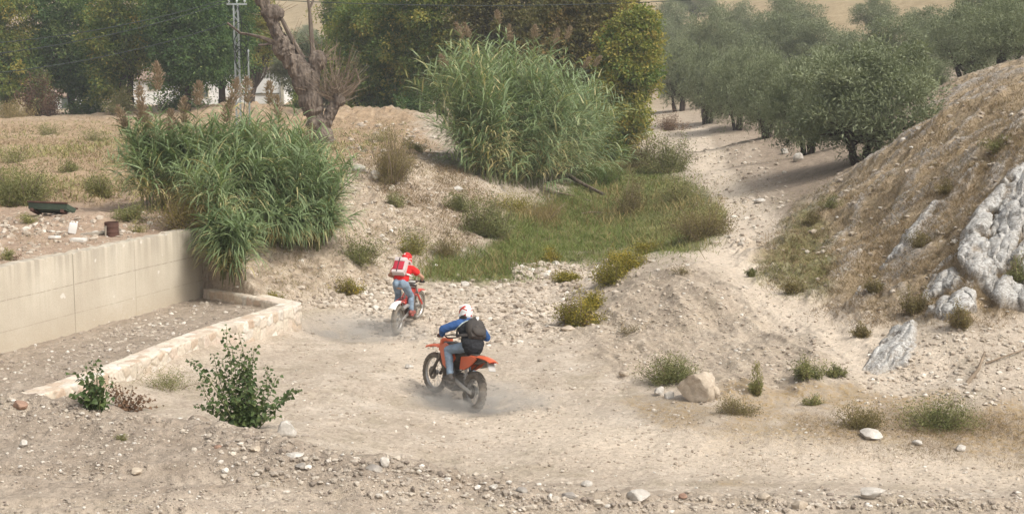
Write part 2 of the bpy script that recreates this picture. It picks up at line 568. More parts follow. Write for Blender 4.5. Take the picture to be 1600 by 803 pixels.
# ---- zones (photo outlines on the ground, softened by noise)
Uf, Vf, _dep = project(np.stack([Xf, Yf, Zb], 1))
wob = 26 * noise2(Xf, Yf, 0.6, 4) * np.clip(34 / np.maximum(YN.ravel(), 8), 0.3, 1.6) + 12 * noise2(Xf, Yf, 3.1, 3, z=4.0)
def zone(poly, soft, y0=0, y1=1e9, extra=None):
    sd = poly_sd(poly, Uf, Vf) + wob * (1 if extra is None else extra)
    m = sstep(-soft, soft, sd)
    ynf = YN.ravel()
    return m * (ynf >= y0) * (ynf <= y1)
P_GREEN = [(640, 442), (690, 400), (760, 392), (790, 340), (860, 308), (895, 285), (900, 240), (950, 225), (1010, 240), (1060, 282), (1130, 335), (1122, 362), (1075, 388), (1010, 392), (960, 405), (870, 412), (790, 442)]
P_GREEN2 = [(1180, 430), (1225, 370), (1260, 330), (1300, 380), (1290, 470), (1230, 450)]
P_HILL = [(1150, 380), (1200, 395), (1262, 322), (1335, 266), (1420, 190), (1490, 125), (1610, 80), (2400, -400), (2400, 480), (1600, 492), (1500, 510), (1420, 490), (1360, 520), (1290, 490), (1215, 452), (1170, 420)]
P_TERR = [(-900, 178), (180, 182), (420, 176), (640, 186), (690, 230), (640, 252), (545, 250), (520, 300), (200, 300), (150, 320), (-900, 330)]
P_TEARTH = [(-900, 270), (60, 285), (250, 270), (330, 350), (0, 425), (-900, 600)]
P_BANK = [(370, 470), (345, 380), (400, 370), (520, 350), (545, 245), (640, 240), (700, 260), (780, 320), (740, 380), (660, 400), (600, 440), (540, 450), (450, 480)]
P_PATH = [(1300, 560), (1220, 500), (1120, 440), (1080, 405), (1150, 380), (1175, 345), (1130, 310), (1075, 300), (1080, 240), (1060, 195), (1000, 180), (1000, 165), (1070, 170), (1180, 225), (1200, 270), (1225, 300), (1215, 345), (1160, 395), (1230, 455), (1320, 500), (1400, 540), (1380, 590)]
P_FORE = [(-900, 590), (0, 618), (60, 615), (200, 640), (440, 685), (600, 716), (720, 742), (850, 768), (1100, 782), (1400, 776), (2400, 770), (2400, 3000), (-900, 3000)]
P_DRYBED = [(1000, 625), (1200, 640), (1350, 620), (1600, 640), (1900, 640), (1900, 745), (1600, 745), (1300, 700), (1150, 730), (1100, 690), (1020, 660)]
P_ROCKY = [(560, 450), (800, 440), (960, 400), (1000, 405), (900, 470), (860, 520), (700, 530), (560, 500)]
P_OLIVE = [(1000, 130), (1030, 172), (1085, 215), (1100, 300), (1165, 318), (1215, 345), (1262, 322), (1330, 280), (1400, 210), (1500, 130), (1600, 90), (1600, -300), (1000, -300)]
Zg = np.maximum(zone(P_GREEN, 14, 27), 0.75 * zone(P_GREEN2, 22, 20))
Zh = zone(P_HILL, 14, 20, 60)
Zt = zone(P_TERR, 12, 31)
Zte = zone(P_TEARTH, 14, 20)
Zbk = zone(P_BANK, 16, 26, 60)
Zp = zone(P_PATH, 12, 18) * 0.30
Zf = zone(P_FORE, 9, -50, 18)
# the ridden line: pale packed dust along the track up the bed and over the mound
def line_w(pts, width):
    A = [pxy(*p) for p in pts]
    d = np.full(Xf.shape, 1e9)
    for a_, b_ in zip(A[:-1], A[1:]): d = np.minimum(d, seg_d(Xf, Yf, a_, b_)[0])
    return d + 0.35 * noise2(Xf, Yf, 0.8, 3, z=8.0), width
_bedline, _ = line_w([(1750, 742, 15.9), (1300, 718, 16.4), (950, 690, 17.3), (760, 640, 19.3), (690, 590, 21.2), (640, 525, 25.6), (600, 480, 27.2)], 0)
_pathline, _ = line_w([(1420, 585, 20.2), (1330, 530, 22.0), (1250, 478, 24.0), (1170, 425, 27.4), (1110, 396, 30.4), (1160, 375, 33.5), (1185, 345, 38), (1165, 318, 43), (1120, 285, 50), (1110, 240, 62), (1075, 200, 82)], 0)
Ztr = 0.75 * sstep(1.5, 0.35, _bedline) * (YN.ravel() > 14.6)
Zpl = sstep(1.25, 0.35, _pathline)
Zdb = zone(P_DRYBED, 20, 10, 22, 2.2)
Zrk = zone(P_ROCKY, 16, 20, 40)
Zol = zone(P_OLIVE, 12, 36)

# ---- relief
ynf = YN.ravel()
strip_sd = poly_sd([tuple(p) for p in STRIP], Xf, Yf)
n_lo = noise2(Xf, Yf, 0.35, 4)
n_md = noise2(Xf, Yf, 1.3, 4, z=2.0)
n_hi = noise2(Xf, Yf, 5.5, 4, z=5.0)
rg = noise2(Xf, Yf, 0.9, 4, True, 9.0)
far = sstep(60, 130, ynf)
Z = Zb + 0.05 * n_md + 0.022 * n_hi + 0.08 * n_lo * (1 - Zp) + far * (0.8 * noise2(Xf, Yf, 0.03, 4))
Z += Zbk * (0.16 * rg + 0.10 * n_md + 0.05 * n_hi)
Z += Zrk * (0.09 * n_md + 0.05 * n_hi)
Z += Zf * (0.06 * n_md + 0.01 * n_hi + 0.05 * n_lo)
# a low lip of pushed-up spoil along the road edge
Zlip = sstep(-2, 8, poly_sd(P_FORE, Uf, Vf)) * sstep(46, 12, poly_sd(P_FORE, Uf, Vf)) * (Zf > 0.02) * (Uf < 1000)
Z += Zlip * (0.07 + 0.09 * n_md + 0.05 * n_hi)
Z += Zt * 0.10 * n_md + 0.06 * Zte * n_md
Z += Zg * (0.08 * n_md + 0.06 * n_hi)
# earth heaps at the far edge of the terrace
for (hu, hy, hw, hh) in [(300, 84, 5.0, 0.6), (345, 80, 4.0, 0.45), (430, 82, 4.0, 0.5), (540, 74, 4.0, 0.5), (610, 72, 5.0, 0.5), (230, 86, 4.0, 0.3)]:
    hx = at(hu, 180, hy)[0]
    Z += hh * np.exp(-((Xf - hx) / hw) ** 2 - ((Yf - hy * KD) / 3.5) ** 2) * (1 + 0.4 * n_md)
# gullies down the mound face
Pm = [(900, 500), (985, 425), (1080, 420), (1180, 450), (1290, 530), (1340, 590), (1100, 625), (930, 570)]
Zm = zone(Pm, 18, 18, 32)
Z += Zm * (0.13 * noise2(Xf * 1.6 + Yf * 0.35, Yf * 0.35, 0.9, 4, True, 3.0) + 0.05 * n_md)
# the hillside: slanting ledges of rock with grass between
st = Xf * 0.80 - Yf * 0.60
al = Xf * 0.60 + Yf * 0.80
led = noise2(st * 0.62 + 0.25 * n_lo, al * 0.13, 1.0, 4, True, 1.0)
led2 = noise2(st * 1.9 + 0.3 * n_md, al * 0.45, 1.0, 4, True, 6.0)
Z += Zh * (0.20 * sstep(-0.1, 0.75, led) + 0.07 * led2 + 0.10 * n_md + 0.04 * n_hi)
LEDGE = Zh * sstep(0.42, 0.80, led + 0.35 * n_md + 0.30 * n_hi)
# terraces of ploughed soil under the olives
Z += Zol * sstep(46, 52, ynf) * 0.12 * np.sin(Yf * 0.55 + 1.2 * n_lo) * (1 - far)
RUT = np.zeros(len(Xf))
# wheel ruts in the foreground road: sweeping across, with lug prints where the dust is soft
for (y0, sl, cv, dp, lug) in ((13.9, 0.045, 0.004, 0.045, 1.0), (15.55, 0.050, 0.004, 0.045, 1.0), (14.6, -0.10, 0.006, 0.030, 0.6), (16.4, -0.11, 0.006, 0.030, 0.6), (15.0, 0.16, -0.004, 0.022, 0.3)):
    q = Yf - (y0 + sl * Xf + cv * Xf * Xf)
    rut = np.exp(-(q / 0.16) ** 4)
    RUT = np.maximum(RUT, Zf * rut * sstep(-0.35, 0.1, n_lo))
    Z += 1.7 * Zf * dp * (0.7 * np.exp(-((np.abs(q) - 0.24) / 0.07) ** 2) - rut * (0.8 + 0.35 * lug * np.sign(np.sin(2 * np.pi * (Xf + np.abs(q) * 0.8) / 0.16)) * sstep(-0.1, 0.35, n_md)))
dT, tT = seg_d(Xf, Yf, pxy(760, 680, 17.5), pxy(632, 518, 26))
Z -= 0.05 * np.exp(-(dT / 0.7) ** 2) + 0.07 * Zpl
# the fill behind the stone wall, and the cut behind the big wall
Zs = strip_z(Xf, Yf) + 0.05 * n_md + 0.045 * n_hi
m_in = sstep(-0.02, 0.10, strip_sd)
Z = Z * (1 - m_in) + Zs * m_in
s_w = (Xf - WA[0]) * _wd[0] + (Yf - WA[1]) * _wd[1]
d_w = (Xf - WA[0]) * _wn[0] + (Yf - WA[1]) * _wn[1]
L_w = float(np.dot(WB - WA, _wd))
behind = (s_w > -4) & (s_w < L_w) & (d_w < -0.10) & (d_w > -3.0)
tb = sstep(-3.0, -0.4, d_w) * sstep(L_w + 0.0, L_w - 0.6, s_w)
Z = np.where(behind, Z * (1 - tb) + (WALL_TOP - 0.03 + 0.03 * n_hi) * tb, Z)
# keep earth below the wall top right in front of the wall face outside the strip
ZG = Z.reshape(YN.shape)

def H(X, Y):
    """ground height, from the grid"""
    X = np.atleast_1d(np.asarray(X, float)); Y = np.atleast_1d(np.asarray(Y, float))
    yn = np.clip(Y / KD, GY[0], GY[-1] - 1e-3)
    fi = np.interp(yn, GY, np.arange(len(GY)))
    a = X / ((yn + 14.0) * 0.72)
    fj = np.interp(a, GA, np.arange(len(GA)))
    i = np.minimum(fi.astype(int), len(GY) - 2); j = np.minimum(fj.astype(int), len(GA) - 2)
    p, q = fi - i, fj - j
    return ZG[i, j] * (1 - p) * (1 - q) + ZG[i + 1, j] * p * (1 - q) + ZG[i, j + 1] * (1 - p) * q + ZG[i + 1, j + 1] * p * q

_steps = np.exp(np.linspace(math.log(9.0), math.log(400.0), 420))
def hit(U, V, y0=None):
    """first ground point seen at photo pixel(s)"""
    U = np.atleast_1d(np.asarray(U, float)); V = np.atleast_1d(np.asarray(V, float))
    a, b = (U - 800) / FPX, (401.5 - V) / FPX
    D = np.stack([a, CP + SP * b, -SP + CP * b], 1)
    D /= D[:, 1:2]
    done_ = np.zeros(len(U), bool); res = np.full(len(U), 400.0 * KD)
    prev = np.full(len(U), 8.0 * KD)
    for yn in _steps:
        if y0 is not None and yn < y0: continue
        y = yn * KD
        P = D * y
        h = H(P[:, 0], P[:, 1])
        c = (~done_) & (P[:, 2] + ZC < h)
        lo, hi = prev.copy(), np.full(len(U), y)
        if c.any():
            ic = np.where(c)[0]
            l_, h_ = lo[ic], hi[ic]
            for _ in range(12):
                m = (l_ + h_) / 2
                Pm_ = D[ic] * m[:, None]
                bl = Pm_[:, 2] + ZC < H(Pm_[:, 0], Pm_[:, 1])
                h_ = np.where(bl, m, h_); l_ = np.where(bl, l_, m)
            res[ic] = h_
            done_ |= c
        prev[:] = y
        if done_.all(): break
    P = D * res[:, None]
    P[:, 2] = H(P[:, 0], P[:, 1])
    return P
def hit1(u, v, y0=None): return hit([u], [v], y0)[0]
def ground(u, yn):
    """ground point on photo column u at noted depth yn"""
    z = 1.0
    for _ in range(6):
        a = (u - 800.0) / FPX
        dep = yn * KD * CP - (z - ZC) * SP
        x = a * dep
        z = float(H(x, yn * KD)[0])
    return np.array([x, yn * KD, z])

# ---- the sheets (one grid, cut by zone so that each stretch of ground is its own object)
def terrain_material():
    t = NT("earth")
    pos = t.pos()
    A = t.n("ShaderNodeAttribute"); A.attribute_name = "za"
    B = t.n("ShaderNodeAttribute"); B.attribute_name = "zb"
    C = t.n("ShaderNodeAttribute"); C.attribute_name = "zc"
    def sep(a):
        s = t.n("ShaderNodeSeparateColor"); t.l(a.outputs["Color"], s.inputs[0]); return s.outputs
    g, h, f = sep(A)[0:3]; aw = A.outputs["Alpha"]
    te, bk, pa = sep(B)[0:3]; rk = B.outputs["Alpha"]
    db, led_, ol = sep(C)[0:3]; fr = C.outputs["Alpha"]
    nA = t.noise(pos, 0.55, 6, 0.62)
    nB = t.noise(pos, 2.6, 6, 0.65)
    nC = t.noise(pos, 13.0, 5, 0.7)
    nD = t.noise(pos, 55.0, 4, 0.75)
    vor = t.n("ShaderNodeTexVoronoi"); vor.inputs["Scale"].default_value = 16.0; vor.inputs["Randomness"].default_value = 1.0
    t.l(pos, vor.inputs["Vector"])
    vor2 = t.n("ShaderNodeTexVoronoi"); vor2.inputs["Scale"].default_value = 41.0
    t.l(pos, vor2.inputs["Vector"])
    # pale limestone dust of the bed, with pinker and greyer patches
    base = t.ramp(nA, [(0.30, (0.41, 0.34, 0.265)), (0.52, (0.47, 0.397, 0.315)), (0.72, (0.525, 0.455, 0.37))])
    base = t.mix(t.ramp(nB, [(0.40, 0.0), (0.62, 0.55)]), base, (0.37, 0.305, 0.235))
    nE = t.noise(pos, 1.15, 6, 0.7, 0.3)
    base = t.mix(t.ramp(nE, [(0.50, 0.0), (0.66, 0.60)]), base, (0.30, 0.255, 0.18))
    base = t.mix(t.ramp(nE, [(0.30, 0.5), (0.44, 0.0)]), base, (0.60, 0.53, 0.44))
    fore = t.ramp(nB, [(0.32, (0.255, 0.205, 0.155)), (0.68, (0.37, 0.31, 0.245))])
    path = t.ramp(nB, [(0.3, (0.51, 0.425, 0.33)), (0.7, (0.58, 0.495, 0.395))])
    bank = t.ramp(nB, [(0.34, (0.27, 0.21, 0.15)), (0.55, (0.41, 0.335, 0.25)), (0.72, (0.56, 0.48, 0.385))])
    hill = t.ramp(nB, [(0.30, (0.19, 0.15, 0.095)), (0.55, (0.31, 0.24, 0.155)), (0.75, (0.39, 0.305, 0.205))])
    rock = t.ramp(nC, [(0.30, (0.15, 0.13, 0.11)), (0.52, (0.33, 0.31, 0.285)), (0.70, (0.55, 0.53, 0.50))])
    green = t.ramp(nB, [(0.30, (0.085, 0.095, 0.032)), (0.60, (0.15, 0.14, 0.055)), (0.78, (0.27, 0.22, 0.11))])
    straw = t.ramp(nB, [(0.30, (0.25, 0.18, 0.11)), (0.55, (0.37, 0.27, 0.175)), (0.75, (0.44, 0.345, 0.24))])
    terr = t.ramp(nB, [(0.30, (0.29, 0.205, 0.145)), (0.6, (0.39, 0.295, 0.215)), (0.75, (0.46, 0.375, 0.285))])
    oliv = t.ramp(nB, [(0.30, (0.225, 0.175, 0.13)), (0.7, (0.36, 0.29, 0.22))])
    farc = t.ramp(nA, [(0.35, (0.27, 0.205, 0.115)), (0.7, (0.39, 0.305, 0.185))])
    c = base
    c = t.mix(fr, c, farc)
    c = t.mix(ol, c, oliv)
    c = t.mix(rk, c, t.ramp(nC, [(0.33, (0.36, 0.295, 0.225)), (0.62, (0.55, 0.47, 0.38))]))
    c = t.mix(bk, c, bank)
    c = t.mix(te, c, terr)
    c = t.mix(aw, c, straw)
    c = t.mix(t.math('MULTIPLY', db, t.ramp(nC, [(0.38, 0.0), (0.62, 1.0)])), c, (0.30, 0.215, 0.11))
    c = t.mix(h, c, hill)
    c = t.mix(t.math('MULTIPLY', led_, 0.65), c, rock)
    c = t.mix(pa, c, path)
    c = t.mix(f, c, fore)
    c = t.mix(g, c, green)
    # grit: paler and darker stones in the dust, fine speckle
    st1 = t.ramp(vor.outputs["Distance"], [(0.12, 1.0), (0.30, 0.0)])
    colv = t.ramp(vor.outputs["Color"], [(0.2, 0.55), (0.5, 1.0), (0.9, 1.45)])
    gate = t.math('MULTIPLY', t.math('SUBTRACT', 1.0, t.math('MAXIMUM', g, t.math('MULTIPLY', h, 0.6))), t.ramp(nB, [(0.42, 0.15), (0.6, 0.8)]))
    c = t.mix(t.math('MULTIPLY', st1, gate), c, t.mix(1.0, c, colv, 'MULTIPLY'))
    c = t.mix(1.0, c, t.ramp(nC, [(0.27, 0.66), (0.5, 1.0), (0.73, 1.22)]), 'MULTIPLY')
    c = t.mix(1.0, c, t.ramp(nD, [(0.25, 0.80), (0.5, 1.0), (0.75, 1.18)]), 'MULTIPLY')
    hgt = t.math('ADD', t.math('MULTIPLY', nC, 0.9), t.math('MULTIPLY', nD, 0.35))
    hgt = t.math('ADD', hgt, t.math('MULTIPLY', t.math('MULTIPLY', st1, gate), 0.5))
    hgt = t.math('ADD', hgt, t.math('MULTIPLY', t.ramp(vor2.outputs["Distance"], [(0.1, 1.0), (0.4, 0.0)]), 0.22))
    return t.done(t.principled(c, 0.95, 0, t.bump(hgt, 0.75, 0.045), 0.08))

M_EARTH = terrain_material()
za = np.stack([Zg, Zh * (1 - LEDGE * 0), Zf, Zt], 1)
Zpc = np.maximum(np.maximum(Zp, Ztr), Zpl)
zb = np.stack([np.clip(Zte + 0.0, 0, 1), np.maximum(Zbk, 0.55 * Zm * (1 - Zpl)), Zpc, Zrk], 1)
zc = np.stack([Zdb, LEDGE, Zol * (1 - far), far], 1)
za[:, 2] *= 1 - 0.6 * RUT
za[:, 2] *= 1 - 0.55 * sstep(750, 800, Vf + 1.2 * wob) * (Zf > 0.5)
# the fill of the strip and platform share the greyish earth
za[:, 2] = np.maximum(za[:, 2], m_in)
VV = np.stack([Xf, Yf, Z], 1)
nr, ncl = YN.shape
ii = (np.arange(nr - 1)[:, None] * ncl + np.arange(ncl - 1)[None])
QF = np.stack([ii, ii + 1, ii + ncl + 1, ii + ncl], -1).reshape(-1, 4)
# normals of the whole sheet, so the cuts do not show
_e = VV.reshape(nr, ncl, 3)
_du = np.gradient(_e, axis=1); _dv = np.gradient(_e, axis=0)
NRM = np.cross(_du, _dv); NRM /= np.linalg.norm(NRM, axis=2)[..., None]
NRM = NRM.reshape(-1, 3)
fc = QF[:, 0]
cls = np.zeros(len(QF), int)
cls[(np.maximum(Zp[fc] * 3, Zpl[fc]) > 0.5)] = 2
cls[(Zh[fc] > 0.5)] = 3
bed = (ynf[fc] < 60) & (ynf[fc] > 14) & (Zf[fc] < 0.5) & (m_in[fc] < 0.5) & (Zbk[fc] < 0.5) & (Zm[fc] < 0.4) & (Zb[fc] < 0.35) & (cls == 0)
cls[bed] = 1
for k, (nm) in enumerate(("ground", "riverbed", "dirt_path", "hillside")):
    Fk = QF[cls == k]
    used = np.unique(Fk)
    mp = np.full(len(VV), -1); mp[used] = np.arange(len(used))
    me = mesh_np(nm, VV[used], [mp[Fk]], M_EARTH, True, None, {"za": za[used], "zb": zb[used], "zc": zc[used]})
    me.normals_split_custom_set_from_vertices(NRM[used].astype(np.float32))
    tag(link(nm, me), kind="structure")
# ------------------------------------------------------------------ walls
def wall_material():
    t = NT("cast_concrete")
    c = t.coord("Object")
    sx = t.n("ShaderNodeSeparateXYZ"); t.l(c, sx.inputs[0])
    n1 = t.noise(c, 0.9, 6, 0.6)
    n2 = t.noise(c, 9.0, 5, 0.65)
    stk = t.noise(t.coord("Object", (7.0, 7.0, 0.22)), 1.0, 4, 0.6)
    col = t.ramp(n1, [(0.32, (0.42, 0.365, 0.285)), (0.6, (0.49, 0.435, 0.345)), (0.75, (0.55, 0.50, 0.41))])
    # rain streaks hang from the coping and fade downwards
    top = t.ramp(sx.outputs["Z"], [(0.0, 0.0), (0.55, 0.12), (0.92, 0.75), (1.0, 1.0)])
    zn = t.math('DIVIDE', t.math('ADD', sx.outputs["Z"], 0.0), 1.76)
    top = t.ramp(zn, [(0.35, 0.05), (0.75, 0.35), (1.0, 1.0)])
    streak = t.math('MULTIPLY', t.ramp(stk, [(0.42, 0.0), (0.58, 1.0)]), top)
    col = t.mix(t.math('MULTIPLY', streak, 0.6), col, (0.255, 0.225, 0.18))
    # board lines of the formwork
    lines = None
    for z0, amp in ((0.52, 0.35), (1.09, 0.55)):
        wz = t.math('ADD', sx.outputs["Z"], t.math('MULTIPLY', t.math('SUBTRACT', n1, 0.5), 0.03))
        ln = t.math('LESS_THAN', t.math('ABSOLUTE', t.math('SUBTRACT', wz, z0)), 0.010)
        ln = t.math('MULTIPLY', ln, t.math('MULTIPLY', t.ramp(n2, [(0.36, 0.0), (0.55, 1.0)]), amp))
        lines = ln if lines is None else t.math('MAXIMUM', lines, ln)
    for x0, amp, wd in ((8.05, 0.8, 0.012), (10.05, 0.45, 0.009), (12.6, 0.25, 0.010), (4.2, 0.7, 0.012)):
        ln = t.math('LESS_THAN', t.math('ABSOLUTE', t.math('SUBTRACT', sx.outputs["X"], x0)), wd)
        lines = t.math('MAXIMUM', lines, t.math('MULTIPLY', ln, amp))
    col = t.mix(lines, col, (0.20, 0.175, 0.135))
    # soil splash at the foot, pale chips
    foot = t.math('MULTIPLY', t.ramp(zn, [(0.12, 1.0), (0.38, 0.0)]), t.ramp(n2, [(0.3, 0.2), (0.7, 0.8)]))
    col = t.mix(foot, col, (0.42, 0.35, 0.26))
    chip = t.ramp(t.noise(c, 5.0, 2, 0.4), [(0.70, 0.0), (0.73, 1.0)])
    col = t.mix(t.math('MULTIPLY', chip, 0.6), col, (0.66, 0.62, 0.55))
    col = t.mix(1.0, col, t.ramp(t.noise(c, 40, 4), [(0.3, 0.9), (0.7, 1.07)]), 'MULTIPLY')
    b = t.math('SUBTRACT', n2, t.math('MULTIPLY', lines, 1.2))
    return t.done(t.principled(col, 0.88, 0, t.bump(b, 0.35, 0.012), 0.15))

L_wall = float(np.dot(WB - WA, _wd))
mb = MB()
rg_ = np.random.default_rng(3)
# profile along the wall with a slightly wavy coping edge
xs = np.linspace(0, L_wall, 90)
wav = 0.012 * rg_.normal(size=90)
prof = []
for k, x in enumerate(xs):
    zt = WALL_TOP - WALL_TOP * 0 + wav[k]
    prof.append([(x, 0.0, -0.6), (x, 0.0, zt - 0.03), (x, -0.015, zt), (x, -0.24, zt + 0.006), (x, -0.26, zt - 0.03), (x, -0.26, -0.6)])
P_ = np.array(prof)
n_, m_ = P_.shape[:2]
i_ = (np.arange(n_ - 1)[:, None] * m_ + np.arange(m_ - 1)[None])
F_ = np.stack([i_, i_ + m_, i_ + m_ + 1, i_ + 1], -1).reshape(-1, 4)
ends = [[0, 1, 2, 5], [2, 3, 4, 5], [(n_ - 1) * m_ + q for q in (5, 2, 1, 0)], [(n_ - 1) * m_ + q for q in (5, 4, 3, 2)]]
mb.add(P_.reshape(-1, 3), np.concatenate([F_, np.array(ends)]))
cw = mb.build("concrete_wall", wall_material(), sharp=30)
# local y points to the river bed side
cw.matrix_world = Matrix(((_wd[0], _wn[0], 0, WA[0]), (_wd[1], _wn[1], 0, WA[1]), (0, 0, 1, 0), (0, 0, 0, 1)))
tag(cw, "long beige cast concrete retaining wall with dark vertical joint and rain streaks", "wall")

# low stone-faced wall: every stone stands out of the mortar
def stone_wall():
    pts = [np.array(p) for p in STN] + [STC * 0.45 + STE * 0.55, STE]
    pts = [pts[0] + (pts[0] - pts[1]) * 0.4] + pts[1:]
    seg = np.array([np.linalg.norm(pts[i + 1] - pts[i]) for i in range(len(pts) - 1)])
    cum = np.concatenate([[0], np.cumsum(seg)])
    S = cum[-1]
    ns = int(S / 0.022)
    s = np.linspace(0, S, ns)
    cx = np.interp(s, cum, [p[0] for p in pts]); cy = np.interp(s, cum, [p[1] for p in pts])
    # soften the plan except at the outer corner
    tx, ty = np.gradient(cx), np.gradient(cy)
    ker = np.ones(9) / 9
    tx = np.convolve(np.pad(tx, 4, mode='edge'), ker, 'valid'); ty = np.convolve(np.pad(ty, 4, mode='edge'), ker, 'valid')
    ln = np.hypot(tx, ty); tx /= ln; ty /= ln
    nx, ny = ty, -tx                               # outwards (bed side)
    th = 0.40
    hgt = 0.80
    # profile: outer foot -> outer top -> inner top -> inner foot
    q = np.concatenate([np.linspace(0, hgt, 37), np.linspace(hgt, hgt + th, 19)[1:], np.linspace(hgt + th, hgt + th + 0.25, 6)[1:]])
    rr = np.random.default_rng(11)
    gs, gq = 0.23, 0.20
    S2, Q2 = np.meshgrid(s, q, indexing='ij')
    ci, cj = np.floor(S2 / gs).astype(int), np.floor(Q2 / gq).astype(int)
    NI, NJ = int(S / gs) + 5, int(q[-1] / gq) + 5
    sx_ = rr.random((NI, NJ)); sy_ = rr.random((NI, NJ)); tint_ = rr.random((NI, NJ)); lift = rr.random((NI, NJ))
    f1 = np.full(S2.shape, 9.0); f2 = np.full(S2.shape, 9.0); tn = np.zeros(S2.shape); lf = np.zeros(S2.shape)
    for a in (-1, 0, 1):
        for b in (-1, 0, 1):
            i, j = ci + a, cj + b
            i_, j_ = i % NI, j % NJ
            d = np.hypot((i + 0.1 + 0.8 * sx_[i_, j_]) * gs - S2, ((j + 0.1 + 0.8 * sy_[i_, j_]) * gq - Q2) * 1.05)
            nw = d < f1
            f2 = np.where(nw, f1, np.minimum(f2, d)); 
            tn = np.where(nw, tint_[i_, j_], tn); lf = np.where(nw, lift[i_, j_], lf)
            f1 = np.where(nw, d, f1)
    e = sstep(0.006, 0.022, f2 - f1)
    dsp = e * (0.012 + 0.016 * lf) + 0.012 * fbm(np.stack([S2.ravel() * 9, Q2.ravel() * 9, np.zeros(S2.size)], 1), 3).reshape(S2.shape)
    off = np.where(Q2 <= hgt, 0.0, np.clip(Q2 - hgt, 0, th))
    zz = np.where(Q2 <= hgt, Q2 - hgt, np.where(Q2 <= hgt + th, 0.0, -(Q2 - hgt - th))) + STONE_TOP
    edge = 0.03
    wtop = sstep(hgt - edge, hgt + edge, Q2)
    win = sstep(hgt + th - edge, hgt + th + edge, Q2)
    on = dsp * (1 - wtop) - dsp * win * 0.6
    oz = 0.5 * dsp * wtop * (1 - win)
    X_ = cx[:, None] + nx[:, None] * (th / 2 - off + on)
    Y_ = cy[:, None] + ny[:, None] * (th / 2 - off + on)
    Z_ = zz + oz + 0.02 * np.sin(s * 1.3)[:, None]
    V = np.stack([X_, Y_, Z_], -1).reshape(-1, 3)
    n_, m_ = S2.shape
    i_ = (np.arange(n_ - 1)[:, None] * m_ + np.arange(m_ - 1)[None])
    F = np.stack([i_, i_ + m_, i_ + m_ + 1, i_ + 1], -1).reshape(-1, 4)
    t = NT("rubble_stone")
    tint, mort = t.attr("tint"), t.attr("mortar")
    pos = t.pos()
    col = t.ramp(tint, [(0.0, (0.46, 0.35, 0.26)), (0.25, (0.55, 0.475, 0.375)), (0.5, (0.62, 0.555, 0.46)), (0.7, (0.50, 0.39, 0.305)), (0.85, (0.66, 0.62, 0.545)), (1.0, (0.44, 0.375, 0.30))])
    n1 = t.noise(pos, 14, 5, 0.65)
    col = t.mix(1.0, col, t.ramp(n1, [(0.3, 0.80), (0.7, 1.15)]), 'MULTIPLY')
    col = t.mix(mort, col, t.ramp(n1, [(0.3, (0.40, 0.335, 0.26)), (0.7, (0.52, 0.45, 0.365))]))
    M = t.done(t.principled(col, 0.9, 0, t.bump(n1, 0.5, 0.015), 0.1))
    me = mesh_np("stone_wall", V, [F], M, True, None, {"tint": tn.ravel(), "mortar": (1 - e).ravel()})
    return tag(link("stone_wall", me), "low retaining wall faced with pale rubble stones in front of concrete wall", "wall")
stone_wall()

# ------------------------------------------------------------------ farm house behind the trees
M_WHITE = simple("limewash", (0.80, 0.79, 0.76), 0.9, 0, 0.12, 1.2, 0.15, 0.1)
M_TILE = simple("roof_tile", (0.30, 0.225, 0.175), 0.85, 0, 0.4, 3.0, 0.5, 0.1)
M_SHUT = simple("grey_shutter", (0.12, 0.14, 0.12), 0.6, 0, 0.2, 3.0)
M_DARKGAP = simple("dark_inside", (0.015, 0.015, 0.014), 0.9)
M_STUCCO = simple("pale_stucco", (0.62, 0.57, 0.45), 0.9, 0, 0.2, 2.0)

def block(root, x0, x1, y0, y1, z0, z1, ridge, eave=0.3):
    """gabled block, ridge along x; wall and roof become children"""
    mb = MB()
    ym = (y0 + y1) / 2
    out_ = [(y0, z0), (y1, z0), (y1, z1), (ym, ridge), (y0, z1)]
    mb.prism([(a, b) for a, b in out_], x0, x1, 0.0, 'yz')
    wall = mb.build("wall", M_WHITE, root, False)
    rb = MB()
    for (ya, yb) in ((y0, ym), (y1, ym)):
        sl = (ridge - z1) / abs(ym - ya)
        d = 1 if yb > ya else -1
        ye = ya - d * eave
        nx_ = 26
        px_ = np.linspace(x0 - 0.25, x1 + 0.25, nx_ * 4 + 1)
        hz = 0.04 * np.abs(np.sin(np.linspace(0, np.pi * nx_, nx_ * 4 + 1)))
        V = []
        for x, h in zip(px_, hz):
            V += [(x, ye, z1 - sl * eave + 0.04 + h), (x, ym, ridge + 0.06 + h), (x, ye, z1 - sl * eave - 0.03), (x, ym, ridge - 0.0)]
        n = len(px_)
        F = []
        for i in range(n - 1):
            a, b = i * 4, i * 4 + 4
            F += [(a, b, b + 1, a + 1), (a + 2, a + 3, b + 3, b + 2), (a, a + 2, b + 2, b)]
        F += [(0, 1, 3, 2), ((n - 1) * 4, (n - 1) * 4 + 2, (n - 1) * 4 + 3, (n - 1) * 4 + 1)]
        rb.add(V, F)
    rb.build("roof", M_TILE, root, False)
    return wall

def window(root, x, y, z, w_, h_, name="window"):
    f = MB()
    for (cx_, cz_, sx_, sz_) in ((0, h_ / 2, w_ + 0.16, 0.08), (0, -h_ / 2, w_ + 0.16, 0.08), (-w_ / 2, 0, 0.08, h_ - 0.08), (w_ / 2, 0, 0.08, h_ - 0.08)):
        f.box((x + cx_, y - 0.03, z + cz_), (sx_, 0.10, sz_))
    fr = f.build("window", M_STUCCO, root, False)
    MB().box((x, y - 0.012, z), (w_ - 0.08, 0.03, h_ - 0.08)).build("shutter", M_SHUT, fr, False)

